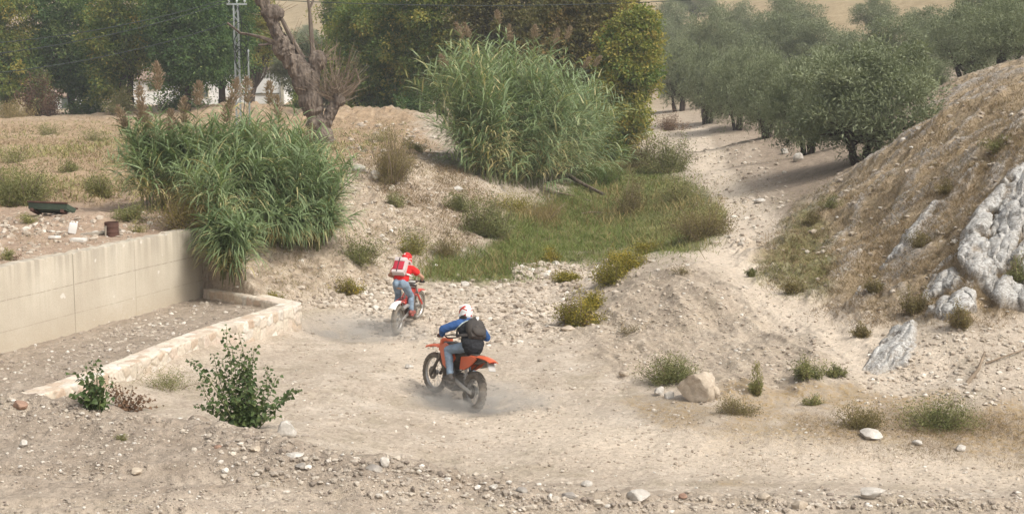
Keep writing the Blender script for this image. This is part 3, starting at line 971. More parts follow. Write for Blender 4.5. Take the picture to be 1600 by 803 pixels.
yh = 104
hb = ground(375, yh)
pm = 1900 / yh
root = empty("farm_house", (hb[0], hb[1], hb[2]), "white farm house with tiled roof half hidden behind the left trees", "house")
xl, xr = (308 - 375) / pm, (441 - 375) / pm
block(root, xl, xr, 0, 6.0, -0.8, 3.0, 4.35)
MB().box((xr + 0.02, -0.06, 1.25), (0.22, 0.18, 3.5)).build("corner_pier", M_STUCCO, root, False)
MB().box(((xl + xr) / 2 + 1.6, -0.05, 0.92), (3.6, 0.10, 0.08)).build("ledge", M_SHUT, root, False)
window(root, (321 - 375) / pm, 0, 1.0, 0.62, 0.85)
MB().box(((345 - 375) / pm, -0.02, 0.25), (0.36, 0.06, 0.46)).build("vent_opening", M_DARKGAP, root, False)
block(root, (206 - 375) / pm, xl - 0.05, 0.8, 5.2, -0.8, 2.15, 3.0)
window(root, (236 - 375) / pm, 0.8, 2.0 - 0.55, 0.7, 0.5)

sb = ground(95, 100)
shed = empty("garden_shed", tuple(sb), "small white shed at far left between tree trunks", "shed")
block(shed, -1.1, 1.1, 0, 2.2, -0.6, 1.05, 1.45, 0.15)
MB().box((0.4, -0.02, 0.35), (0.6, 0.06, 1.1)).build("door", M_SHUT, shed, False)

# ------------------------------------------------------------------ power pole with cables
M_GALV = simple("galvanised_steel", (0.42, 0.46, 0.45), 0.55, 0.5, 0.25, 3.0, 0.1, 0.4)
M_CABLE = simple("black_cable", (0.035, 0.045, 0.04), 0.6)
M_GLASSY = simple("porcelain", (0.55, 0.60, 0.58), 0.25, 0, 0.1)
pb = ground(374, 58)
pole = empty("power_pole", tuple(pb), "grey lattice steel power pole with insulators and hanging cable coils", "pole")
ppx = 1900 / 58.0
htop = (222 - 12) / ppx
mb = MB()
for sx_ in (-0.10, 0.10):
    for sy_ in (-0.08, 0.08):
        mb.box((sx_, sy_, htop / 2 - 0.3), (0.05, 0.05, htop + 0.6))
zz_ = 0.2; k = 0
while zz_ < htop - 0.3:
    for sy_ in (-0.08, 0.08):
        mb.tube([(-0.10 if k % 2 else 0.10, sy_, zz_), (0.10 if k % 2 else -0.10, sy_, zz_ + 0.30)], 0.012, 5)
    zz_ += 0.30; k += 1
mb.build("mast", M_GALV, pole, False)
MB().box((0.05, 0, htop), (0.95, 0.08, 0.08)).build("crossarm", M_GALV, pole, False)
ins = []
for sx_ in (-0.32, 0.05, 0.42):
    mb = MB()
    mb.lathe([(0.001, 0.04), (0.02, 0.04), (0.02, 0.10), (0.06, 0.12), (0.05, 0.16), (0.06, 0.19), (0.035, 0.24), (0.03, 0.29), (0.001, 0.30)], (sx_, 0, htop), (0, 0, 1), 12)
    mb.build("insulator", M_GLASSY, pole)
    ins.append((pb[0] + sx_, pb[1], pb[2] + htop + 0.27))
mb = MB()
rc = np.random.default_rng(5)
for q in range(5):
    r0 = rc.uniform(0.35, 0.55); zc_ = htop - 1.55 - 0.28 * q + rc.uniform(-0.1, 0.1)
    a = np.linspace(0, 2 * np.pi, 26)
    mb.tube(np.stack([0.22 + r0 * 0.75 * np.cos(a), -0.14 + 0.05 * np.sin(3 * a + q), zc_ + r0 * 1.25 * np.sin(a)], 1), 0.017, 5, False)
mb.build("cable_coil", M_CABLE, pole)
mb = MB()
mb.tube([(0.12, -0.12, htop - 0.1), (0.28, -0.15, htop - 0.8), (0.20, -0.13, htop - 2.2), (0.42, -0.15, htop - 3.6), (0.16, -0.1, 0.4)], 0.02, 6)
mb.build("down_cable", M_CABLE, pole)
pb2 = ground(391, 58.5)
hp2 = (222 - 86) / ppx
pp = MB()
pp.tube([(0, 0, -0.4), (0, 0, hp2)], 0.045, 8)
pp2 = empty("conduit_post", tuple(pb2), "thin pale conduit post standing just right of the power pole", "post")
pp.build("pipe", M_GALV, pp2)
MB().lathe([(0.001, 0), (0.07, 0), (0.07, 0.05), (0.05, 0.10), (0.001, 0.11)], (0, 0, hp2), (0, 0, 1), 10).build("cap", M_GALV, pp2)

def wire(p, q, sag, label):
    t_ = np.linspace(0, 1, 30)
    P = np.asarray(p)[None] * (1 - t_)[:, None] + np.asarray(q)[None] * t_[:, None]
    P[:, 2] -= sag * 4 * t_ * (1 - t_)
    c = P[0].copy()
    o = MB().tube(P - c, 0.019, 5).build("overhead_wire", M_CABLE)
    o.location = c
    tag(o, label, "wire", "overhead power wires")
wire(ins[0], at(-420, 66, 46), 1.0, "upper overhead wire running left from the power pole")
wire(ins[1], at(-420, 92, 46), 1.1, "middle overhead wire running left from the power pole")
wire((pb[0], pb[1], pb[2] + htop - 0.75), at(-420, 118, 46), 1.1, "lower overhead wire running left from the power pole")
wire(ins[2], at(1250, -12, 64), 0.5, "overhead wire running right from power pole past the gnarled trunk")

# ------------------------------------------------------------------ junk on the terrace
def rest(o, u, v, dz=0.0, rz=0.0, y0=None):
    p = hit1(u, v, y0)
    o.location = (p[0], p[1], p[2] + dz); o.rotation_euler.z = rz
    return o
M_GREENMETAL = simple("green_painted_metal", (0.05, 0.07, 0.048), 0.7, 0.0, 0.4, 3.0, 0.2)
M_RUST = simple("rusted_iron", (0.105, 0.055, 0.040), 0.9, 0.0, 0.5, 5.0, 0.6)
M_WOODGREY = simple("weathered_timber", (0.33, 0.29, 0.23), 0.9, 0, 0.35, 6.0, 0.5)
M_PLASTIC = simple("white_plastic", (0.78, 0.77, 0.73), 0.4, 0, 0.08, 5.0, 0.05)
M_SLAB = simple("white_slab", (0.66, 0.63, 0.57), 0.85, 0, 0.2, 6.0, 0.4)
tr = rest(empty("feed_trough", (0, 0, 0), "dark green metal trough lying tipped on the earth terrace", "trough"), 80, 336, 0.08, R(-20))
Lh = 0.52
mb = MB()
ou = [(-0.15, 0.0), (0.15, 0.0), (0.20, 0.15), (0.18, 0.15), (0.135, 0.03), (-0.135, 0.03), (-0.18, 0.15), (-0.20, 0.15)]
mb.prism([(a, b) for a, b in ou], -Lh, Lh, 0.0, 'yz')
body = mb.build("basin", M_GREENMETAL, tr, False)
for s_ in (-1, 1):
    MB().prism([(-0.14, 0.035), (0.14, 0.035), (0.185, 0.145), (-0.185, 0.145)], s_ * Lh - 0.012, s_ * Lh + 0.012, 0, 'yz').build("end_plate", M_GREENMETAL, tr, False)
    MB().tube([(-Lh - 0.03, s_ * 0.195, 0.155), (Lh + 0.03, s_ * 0.195, 0.155)], 0.022, 7).build("rim_bar", M_RUST, tr)
for s_ in (-1, 1):
    MB().box((s_ * 0.42, 0, -0.02), (0.08, 0.34, 0.07)).build("foot", M_RUST, tr, False)
tr.rotation_euler.x = R(-24)

st_ = rest(empty("iron_drum", (0, 0, 0), "short rust brown iron drum stub near the concrete wall top", "drum"), 175, 368)
mb = MB()
a = np.linspace(0, 2 * np.pi, 48, endpoint=False)
pr_ = [(0.145, -0.05), (0.15, 0.0), (0.147, 0.08), (0.152, 0.09), (0.147, 0.10), (0.147, 0.19), (0.152, 0.20), (0.147, 0.21), (0.150, 0.29), (0.140, 0.29), (0.135, 0.10), (0.001, 0.09)]
mb.lathe(pr_, (0, 0, 0), (0, 0, 1), 40)
mb.build("shell", M_RUST, st_)
MB().tube([(-0.09, -0.165, 0.0), (-0.08, -0.165, 0.22)], 0.02, 6).build("split_post", M_WOODGREY, st_)

cn = rest(empty("jerrycan", (0, 0, 0), "small white plastic jerrycan standing tilted on the earth", "jerrycan"), 112, 365, 0, R(20))
mb = MB().box((0, 0, 0.12), (0.17, 0.10, 0.22), None, 0.025)
mb.build("bottle", M_PLASTIC, cn)
MB().tube([(0.055, 0, 0.22), (0.065, 0, 0.28)], 0.022, 10).build("neck", M_PLASTIC, cn)
MB().tube([(-0.06, 0, 0.22), (-0.05, 0, 0.265), (0.0, 0, 0.27), (0.02, 0, 0.225)], 0.012, 8).build("handle", M_PLASTIC, cn)
cn.rotation_euler = (R(8), R(12), R(20))

bd = MB(); bd.box((0, 0, 0), (0.50, 0.16, 0.05), None, 0.012)
bo = bd.build("timber_board", M_WOODGREY); rest(bo, 145, 367, 0.03, R(14)); bo.rotation_euler.y = R(-5)
tag(bo, "weathered grey board lying beside the rusty drum", "board")
sl1 = MB(); sl1.box((0, 0, 0), (0.32, 0.17, 0.07), None, 0.02)
so = sl1.build("stone_slab", M_SLAB); rest(so, 123, 377, 0.03, R(-12))
tag(so, "thick white stone slab in front of the weathered board", "slab")
sl2 = MB(); sl2.prism([(-0.13, -0.05), (0.02, -0.08), (0.13, -0.02), (0.08, 0.07), (-0.1, 0.06)], -0.02, 0.025, 0.008, 'xy')
so2 = sl2.build("stone_slab", M_SLAB); rest(so2, 86, 372, 0.02, R(8))
tag(so2, "thin flat white slab fragment left of the thick one", "slab")
# ------------------------------------------------------------------ leaves and plants
def norm(a): return a / (np.linalg.norm(a, axis=-1, keepdims=True) + 1e-9)

def leaf_quads(P, D, L, W, rng, tint, nup=0.6, bend=0.15):
    """diamond leaves at P pointing along D; returns verts, quads, tint"""
    n = len(P)
    D = norm(D)
    ref = norm(rng.normal(size=(n, 3)) + np.array([0, 0, nup * 2]))
    S = norm(np.cross(D, ref))
    Nn = np.cross(S, D)
    L = np.broadcast_to(L, (n,))[:, None]; W = np.broadcast_to(W, (n,))[:, None]
    a = P
    b = P + D * L * 0.45 + S * W * 0.5 - Nn * L * bend * 0.3
    c = P + D * L - np.array([0, 0, 1.0]) * L * bend
    d = P + D * L * 0.45 - S * W * 0.5 - Nn * L * bend * 0.3
    V = np.stack([a, b, c, d], 1).reshape(-1, 3)
    F = np.arange(4 * n).reshape(n, 4)
    return V, F, np.repeat(tint, 4)

def delta_leaves(P, D, L, rng, tint):
    """broad pointed leaves (poplar) folded along the midrib"""
    n = len(P)
    D = norm(D)
    ref = norm(rng.normal(size=(n, 3)) * 0.8 + np.array([0, -0.7, 0.9]))
    S = norm(np.cross(D, ref)); Nn = np.cross(S, D)
    L = np.broadcast_to(L, (n,))[:, None]
    pts = [(0, 0, 0), (0.06, 0.36, .06), (0.30, 0.50, .10), (0.62, 0.27, .06), (1.0, 0, -.10), (0.62, -0.27, .06), (0.30, -0.50, .10), (0.06, -0.36, .06)]
    V = np.stack([P + D * L * x + S * L * y + Nn * L * z for x, y, z in pts], 1).reshape(-1, 3)
    base = (np.arange(n) * 8)[:, None]
    F4 = np.concatenate([base + np.array([[0, 1, 2, 3]]), base + np.array([[0, 5, 6, 7]])])
    F3 = np.concatenate([base + np.array([[0, 3, 4]]), base + np.array([[0, 4, 5]])])
    return V, F4, F3, np.repeat(tint, 8)

def ribbon(P0, D0, L, W, rng, tint, seg=4, droop=0.9, plane=None):
    """blades that start along D0 and bend down; all arrays (n,)"""
    n = len(P0)
    D = norm(D0)
    L = np.broadcast_to(L, (n,)); W = np.broadcast_to(W, (n,)); droop = np.broadcast_to(droop, (n,))
    S = norm(np.cross(D, np.array([0, 0, 1.0]) + 0.25 * rng.normal(size=(n, 3))))
    pts, d, p = [], D.copy(), P0.copy()
    Vs = []
    for k in range(seg + 1):
        t = k / seg
        wd = W * (np.minimum(1, 0.55 + 1.8 * t) * (1 - t ** 1.7) + 0.02)
        Vs.append(np.stack([p + S * wd[:, None] * 0.5, p - S * wd[:, None] * 0.5], 1))
        d = norm(d - np.array([0, 0, 1.0]) * (droop * 1.6 / seg * (0.4 + t))[:, None])
        p = p + d * (L / seg)[:, None]
    V = np.stack(Vs, 1).reshape(-1, 3)           # n, seg+1, 2
    b = (np.arange(n) * (seg + 1) * 2)[:, None, None]
    k = (np.arange(seg) * 2)[None, :, None]
    F = (b + k + np.array([0, 1, 3, 2])[None, None]).reshape(-1, 4)
    return V, F, np.repeat(tint, (seg + 1) * 2)

class VB:
    def __init__(self): self.V, self.F4, self.F3, self.T, self.n = [], [], [], [], 0
    def add(self, V, F4, T, F3=None):
        self.V.append(V)
        if F4 is not None: self.F4.append(F4 + self.n)
        if F3 is not None: self.F3.append(F3 + self.n)
        self.T.append(T); self.n += len(V)
    def data(self, name, mat, smooth=False):
        F = []
        if self.F4: F.append(np.concatenate(self.F4))
        if self.F3: F.append(np.concatenate(self.F3))
        return mesh_np(name, np.concatenate(self.V), F, mat, smooth, None, {"tint": np.clip(np.concatenate(self.T), 0, 1)})
    def build(self, name, mat, parent=None): return link(name, self.data(name, mat), parent)

def curve(p, q, bow, rng, n=6):
    p, q = np.asarray(p, float), np.asarray(q, float)
    t = np.linspace(0, 1, n)[:, None]
    o = rng.normal(size=3) * bow * np.linalg.norm(q - p)
    return p * (1 - t) + q * t + o * 4 * t * (1 - t) + rng.normal(size=(n, 3)) * bow * 0.15 * np.linalg.norm(q - p) * (t * (1 - t) * 4)

M_BARK = barkmat("grey_bark", (0.07, 0.055, 0.042), (0.19, 0.155, 0.12))
M_BARKD = barkmat("dark_bark", (0.030, 0.023, 0.018), (0.10, 0.075, 0.055))
M_BARKP = barkmat("pale_brown_bark", (0.055, 0.042, 0.034), (0.235, 0.19, 0.15), 4.0)
M_TWIG = simple("dry_twig", (0.26, 0.20, 0.14), 0.9, 0, 0.3, 6)
M_DGREEN = leafmat("dark_broadleaf", [(0.045, 0.09, 0.031), (0.087, 0.155, 0.05), (0.149, 0.22, 0.07), (0.261, 0.287, 0.092)], 0.7, 0.4)
M_MGREEN = leafmat("mixed_broadleaf", [(0.063, 0.115, 0.033), (0.144, 0.207, 0.053), (0.274, 0.282, 0.068), (0.444, 0.345, 0.088)], 0.7, 0.4)
M_AUTUMN = leafmat("turning_leaf", [(0.083, 0.094, 0.035), (0.16, 0.154, 0.057), (0.237, 0.193, 0.073), (0.319, 0.215, 0.088)], 0.7, 0.4)
M_OLIVE = leafmat("olive_leaf", [(0.114, 0.14, 0.071), (0.181, 0.207, 0.112), (0.254, 0.28, 0.161), (0.362, 0.38, 0.23)], 0.6, 0.25)
M_REED = leafmat("cane_leaf", [(0.114, 0.162, 0.068), (0.181, 0.247, 0.116), (0.288, 0.36, 0.185), (0.606, 0.494, 0.261)], 0.5, 0.35)
M_REEDST = simple("cane_stem", (0.16, 0.17, 0.075), 0.6, 0, 0.3, 4)
M_PLUME = leafmat("cane_plume", [(0.24, 0.175, 0.12), (0.34, 0.255, 0.18), (0.44, 0.345, 0.25)], 0.9, 0.35)
M_POPLAR = leafmat("poplar_leaf", [(0.045, 0.076, 0.026), (0.081, 0.12, 0.038), (0.141, 0.172, 0.06)], 0.5, 0.25)
M_BROWNLEAF = leafmat("withered_leaf", [(0.10, 0.055, 0.03), (0.17, 0.10, 0.06), (0.24, 0.16, 0.10)], 0.8, 0.15)
M_SHRUB = leafmat("grey_green_scrub", [(0.119, 0.136, 0.051), (0.222, 0.223, 0.085), (0.394, 0.341, 0.141)], 0.7, 0.2)
M_SHRUBY = leafmat("yellow_green_scrub", [(0.113, 0.116, 0.023), (0.239, 0.209, 0.035), (0.478, 0.366, 0.052)], 0.6, 0.25)
M_SHRUBO = leafmat("olive_brown_scrub", [(0.118, 0.101, 0.046), (0.218, 0.179, 0.074), (0.37, 0.273, 0.122)], 0.8, 0.2)
M_DRY = leafmat("straw", [(0.15, 0.105, 0.055), (0.28, 0.20, 0.115), (0.42, 0.32, 0.20)], 0.85, 0.25)
M_GRASS = leafmat("green_grass", [(0.085, 0.135, 0.03), (0.15, 0.205, 0.052), (0.24, 0.265, 0.085), (0.38, 0.32, 0.15)], 0.7, 0.35)

def crown(ells, ncl, rc, nl, L, W, rng, tint=0.45, tvar=0.2, droop=0.35, up=0.2, shell=0.45, ztint=0.0):
    """leaf clumps scattered through ellipsoids [(centre, radii)]"""
    vol = np.array([e[1][0] * e[1][1] * e[1][2] for e in ells]); vol /= vol.sum()
    pick = rng.choice(len(ells), ncl, p=vol)
    d = norm(rng.normal(size=(ncl, 3)))
    r = shell + (1 - shell) * rng.random(ncl) ** 0.6
    C = np.array([ells[k][0] for k in pick]) + d * r[:, None] * np.array([ells[k][1] for k in pick])
    # uneven outline
    C += d * (0.35 * rc * rng.normal(size=(ncl, 1)))
    ct = tint + tvar * rng.normal(size=ncl)
    cr = rc * rng.uniform(0.6, 1.35, ncl)
    idx = np.repeat(np.arange(ncl), nl)
    q = norm(rng.normal(size=(len(idx), 3)))
    rad = rng.random(len(idx)) ** 0.45
    off = q * rad[:, None] * cr[idx][:, None] * np.array([1, 1, 0.72])
    P = C[idx] + off
    D = q + np.array([0, 0, up]) - np.array([0, 0, droop]) * rng.random((len(idx), 1)) + 0.6 * rng.normal(size=(len(idx), 3))
    t = ct[idx] + 0.12 * rng.normal(size=len(idx))
    V, F, T = leaf_quads(P, D, L * rng.uniform(0.7, 1.3, len(idx)), W * rng.uniform(0.7, 1.3, len(idx)), rng, t)
    return C, V, F, T

def tree(name, label, cat, loc, stems, ells, ncl, rc, nl, L, W, mat, bark, seed, tint=0.45, tvar=0.2, group=None, every=4, shell=0.45, droop=0.35):
    """stems: list of (base xy, radius); crown given relative to the foot"""
    rng = np.random.default_rng(seed)
    root = empty(name, tuple(loc), label, cat, group)
    C, V, F, T = crown(ells, ncl, rc, nl, L, W, rng, tint, tvar, droop, shell=shell)
    link("crown", mesh_np("crown", V, [F], mat, False, None, {"tint": np.clip(T, 0, 1)}), root)
    mb = MB()
    lo = min(e[0][2] - e[1][2] for e in ells)
    for (bx, by, br, fx, fy, fz) in stems:
        f = np.array([fx, fy, fz])
        P = curve((bx, by, -0.25), f, 0.06, rng, 7)
        mb.tube(P, np.linspace(br * 1.15, br * 0.6, 7), 9, True, jit=0.06, rng=rng)
        near = np.argsort(np.linalg.norm(C - f, axis=1) + 3 * rng.random(len(C)))[: max(4, len(C) // (every * len(stems)))]
        for k in near:
            mb.tube(curve(f - np.array([0, 0, 0.1]), C[k], 0.08, rng, 5), np.linspace(br * 0.38, br * 0.06, 5), 5)
    mb.build("trunk", bark, root)
    return root

def spot(u, yn): return ground(u, yn)

# ---- tall dark trees on the left
pmx = lambda yn: 1900.0 / yn
def bigtree(label, u, yn, spec, ncl, mat, seed, tint=0.4, tvar=0.2, L=0.19, W=0.12, rc=0.85, group="tall trees behind the terrace", nl=125, bark=None, stems=None, cat="tree"):
    b = spot(u, yn); s = yn / 1900.0
    ells = []
    for (cu, cv, ru, rv) in spec:
        c = at(cu, cv, yn) - b
        ells.append((c, (ru * s, min(ru, rv) * s * 0.9, rv * s)))
    top = ells[0][0]
    if stems is None: stems = [(0, 0, 0.26, top[0] * 0.7, 0, max(top[2] * 0.45, 1.2))]
    return tree("broadleaf_tree", label, cat, b, stems, ells, ncl, rc, nl, L, W, mat, bark or M_BARKD, seed, tint, tvar, group)

bigtree("yellowish green leafy tree at the far left edge", 12, 86, [(5, 40, 45, 75), (10, 118, 45, 48), (-40, 60, 45, 90), (38, 125, 30, 36)], 330, M_MGREEN, 21, 0.42)
bigtree("dark green tall tree rising above the small white shed", 120, 88, [(110, 40, 62, 90), (150, 118, 46, 46), (78, 95, 36, 55), (130, 140, 40, 26)], 400, M_DGREEN, 22, 0.45)
bigtree("green tree with rusty tinted leaves left of the white wing", 205, 84, [(205, 20, 52, 80), (205, 72, 45, 45), (170, 70, 40, 70), (175, 128, 30, 34)], 360, M_MGREEN, 23, 0.38, 0.26)
bigtree("darkest dense tree in front of the white farm house", 290, 80, [(290, 30, 52, 80), (288, 95, 48, 48), (325, 70, 42, 56), (268, 125, 26, 24)], 420, M_DGREEN, 24, 0.33)
bigtree("deep green tree just left of the power pole", 352, 84, [(350, 20, 48, 70), (352, 80, 36, 50)], 270, M_DGREEN, 25, 0.42)
bigtree("thin yellow green tree between power pole and gnarled trunk", 402, 92, [(396, 84, 24, 26), (404, 60, 28, 30), (400, 30, 32, 35)], 170, M_MGREEN, 26, 0.7, 0.15, 0.18, 0.11, 0.6)
bigtree("pale grey green willow behind the gnarled trunk", 500, 100, [(480, 110, 45, 50), (525, 120, 40, 48), (450, 90, 40, 30)], 230, M_OLIVE, 27, 0.5, 0.15, 0.30, 0.09, 0.7)
bigtree("dark tree outside the left edge beyond the dry field", -95, 87, [(-95, 50, 60, 85), (-120, 115, 50, 48)], 260, M_DGREEN, 28, 0.42)
bigtree("green tree farther outside the left edge of the view", -215, 90, [(-215, 50, 65, 85), (-190, 120, 50, 46)], 240, M_MGREEN, 29, 0.42)
# ---- wood in the middle
bigtree("green leafy tree right of the bare gnarled trunk", 592, 78, [(590, 60, 66, 80), (560, 118, 45, 46), (625, 122, 55, 48), (590, 140, 60, 30)], 420, M_MGREEN, 31, 0.40, 0.18)
bigtree("tall green brown tree behind the left side of tall cane", 690, 76, [(690, 20, 75, 70), (665, 100, 60, 50), (720, 90, 60, 60)], 420, M_MGREEN, 32, 0.48, 0.2)
bigtree("olive brown tree directly behind the tall cane", 800, 74, [(795, 10, 80, 65), (800, 90, 70, 60)], 360, M_AUTUMN, 33, 0.28, 0.16)
bigtree("orange brown autumn tree right of the tall cane", 915, 66, [(905, 50, 72, 80), (930, 130, 65, 60), (880, 110, 50, 70), (960, 40, 48, 70)], 560, M_AUTUMN, 34, 0.50, 0.22, 0.18, 0.115, 0.75)
bigtree("yellow green tree leaning over the channel head", 975, 62, [(980, 100, 44, 62), (965, 170, 42, 52), (958, 220, 34, 30), (1000, 60, 30, 50)], 420, M_MGREEN, 35, 0.62, 0.18, 0.17, 0.105, 0.65)
bigtree("dark tree in the gap above the gnarled trunk", 545, 96, [(545, 20, 40, 50), (540, 80, 34, 40)], 180, M_MGREEN, 36, 0.5)

# ---- olives
rng_o = np.random.default_rng(50)
OL = []
def olive_proto(seed, ncl):
    rng = np.random.default_rng(seed)
    ells = [((0, 0, 2.5), (2.3, 2.2, 1.8)), ((1.35, 0.3, 1.9), (1.55, 1.6, 1.4)), ((-1.4, -0.3, 1.9), (1.5, 1.6, 1.4)), ((0.3, 0.7, 3.3), (1.5, 1.4, 1.15)), ((0, -1.0, 1.6), (1.7, 1.3, 1.1)), ((rng.uniform(-1.2, 1.2), 0.2, 3.2), (1.2, 1.2, 1.2))]
    C, V, F, T = crown(ells, ncl, 0.55, 85, 0.19, 0.050, rng, 0.45, 0.10, 0.20, 0.7, 0.45)
    cm = mesh_np("crown", V, [F], M_OLIVE, False, None, {"tint": np.clip(T, 0, 1)})
    mb = MB()
    for k in range(3):
        a = k * 2.1 + seed
        f = np.array([0.65 * math.cos(a), 0.65 * math.sin(a), 1.15])
        mb.tube(curve((0.22 * math.cos(a), 0.22 * math.sin(a), -0.3), f, 0.09, rng, 7), np.linspace(0.19, 0.10, 7), 8, True, jit=0.12, rng=rng)
        for j in np.argsort(np.linalg.norm(C - f, axis=1) + 2.5 * rng.random(len(C)))[:22]:
            mb.tube(curve(f - 0.05, C[j], 0.10, rng, 5), np.linspace(0.065, 0.012, 5), 5)
    return cm, mb.data("trunk", M_BARKD)
OP = [olive_proto(61, 330), olive_proto(62, 330), olive_proto(63, 240), olive_proto(64, 240)]
olives = [
    # u crown, yn, half width px, top v, proto, label
    (1352, 45.5, 122, 62, 0, "largest olive tree with bare dark stems on the grassy slope"),
    (1262, 53, 78, 76, 1, "olive tree beside the white boulder by the path"),
    (1198, 62, 60, 78, 2, "olive tree third from the front along the dirt path"),
    (1150, 72, 52, 72, 3, "olive tree fourth from the front along the dirt path"),
    (1105, 81, 48, 66, 2, "olive tree fifth from the front along the dirt path"),
    (1062, 91, 46, 60, 3, "farthest olive tree of the path row next to the wood"),
    (1285, 75, 60, 70, 2, "olive tree peeking between the path row and upper slope"),
    (1215, 108, 58, 18, 3, "grey green olive above the middle of the path row"),
    (1120, 108, 52, 8, 2, "olive on the upper slope near the wood"),
    (1238, 135, 58, -12, 3, "high olive cut by the top edge left of the bare earth strip"),
    (1365, 125, 40, -6, 2, "small lone dark olive on the bare upper slope"),
    (1405, 85, 72, 26, 3, "olive behind the crest above the largest olive"),
    (1335, 95, 52, 48, 2, "olive behind and above the largest olive crown"),
    (1508, 72, 70, 2, 2, "dark olive on the crest right of the bare strip"),
    (1572, 62, 78, -6, 3, "dark olive at the right edge on the crest"),
    (1042, 150, 46, -20, 2, "distant olive at the top beside the wood"),
    (1022, 120, 34, 18, 3, "small pale olive touching the autumn wood"),
    (1630, 80, 70, -40, 2, "upper olive beyond the right edge crest"),
    (1170, 92, 50, 52, 3, "olive in the second row above the fourth path olive"),
    (1085, 118, 52, 38, 2, "second row olive above the farthest path olives"),
    (1280, 105, 55, 30, 3, "second row olive between two high olives"),
    (1160, 140, 46, 2, 2, "high olive left of the bare earth strip, topmost row"),
    (1440, 66, 66, 92, 3, "low olive right behind the largest olive on the crest"),
    (1345, 70, 60, 92, 2, "olive half hidden just behind the largest olive"),
    (1225, 84, 50, 84, 3, "olive wedged between the first rows of the path grove"),
    (1455, 100, 60, 10, 2, "olive on the upper slope left of the crest olives"),
    (1085, 185, 40, -12, 3, "tiny far olive at the top right of the wood"),
    (1545, 95, 60, -35, 3, "olive behind the crest pair near the top right corner"),
]
for k, (u, yn, hw, tv, pi, lab) in enumerate(olives):
    b = spot(u, yn)
    s = yn / 1900.0
    hgt = (at(u, tv, yn)[2] - b[2])
    cm, tm = OP[pi]
    r = empty("olive_tree", tuple(b), lab, "olive tree", "olive trees of the grove")
    link("crown", cm, r); link("trunk", tm, r)
    kk_ = 1.0
    sx_ = kk_ * hw * s / 2.75; sz_ = np.clip(kk_ * hgt / 4.6, 0.5, 1.5)
    r.scale = (sx_, sx_, sz_ * 1.02)
    r.rotation_euler.z = rng_o.uniform(0, 6.28)
# distant scrub on the far slope, seen between the trees
for k, (u, yn, hw, tv, lab) in enumerate([(455, 170, 26, 60, "distant olive on the beige hill left of the gap"), (500, 180, 30, 48, "distant olive in the middle of the beige hill gap"), (478, 205, 22, 28, "highest distant olive on the beige hill")]):
    b = spot(u, yn); r = empty("olive_tree", tuple(b), lab, "olive tree", "olive trees of the far hill")
    cm, tm = OP[2 + k % 2]; link("crown", cm, r); link("trunk", tm, r)
    q = hw * yn / 1900 / 2.75; r.scale = (q, q, q); r.rotation_euler.z = k * 2.0

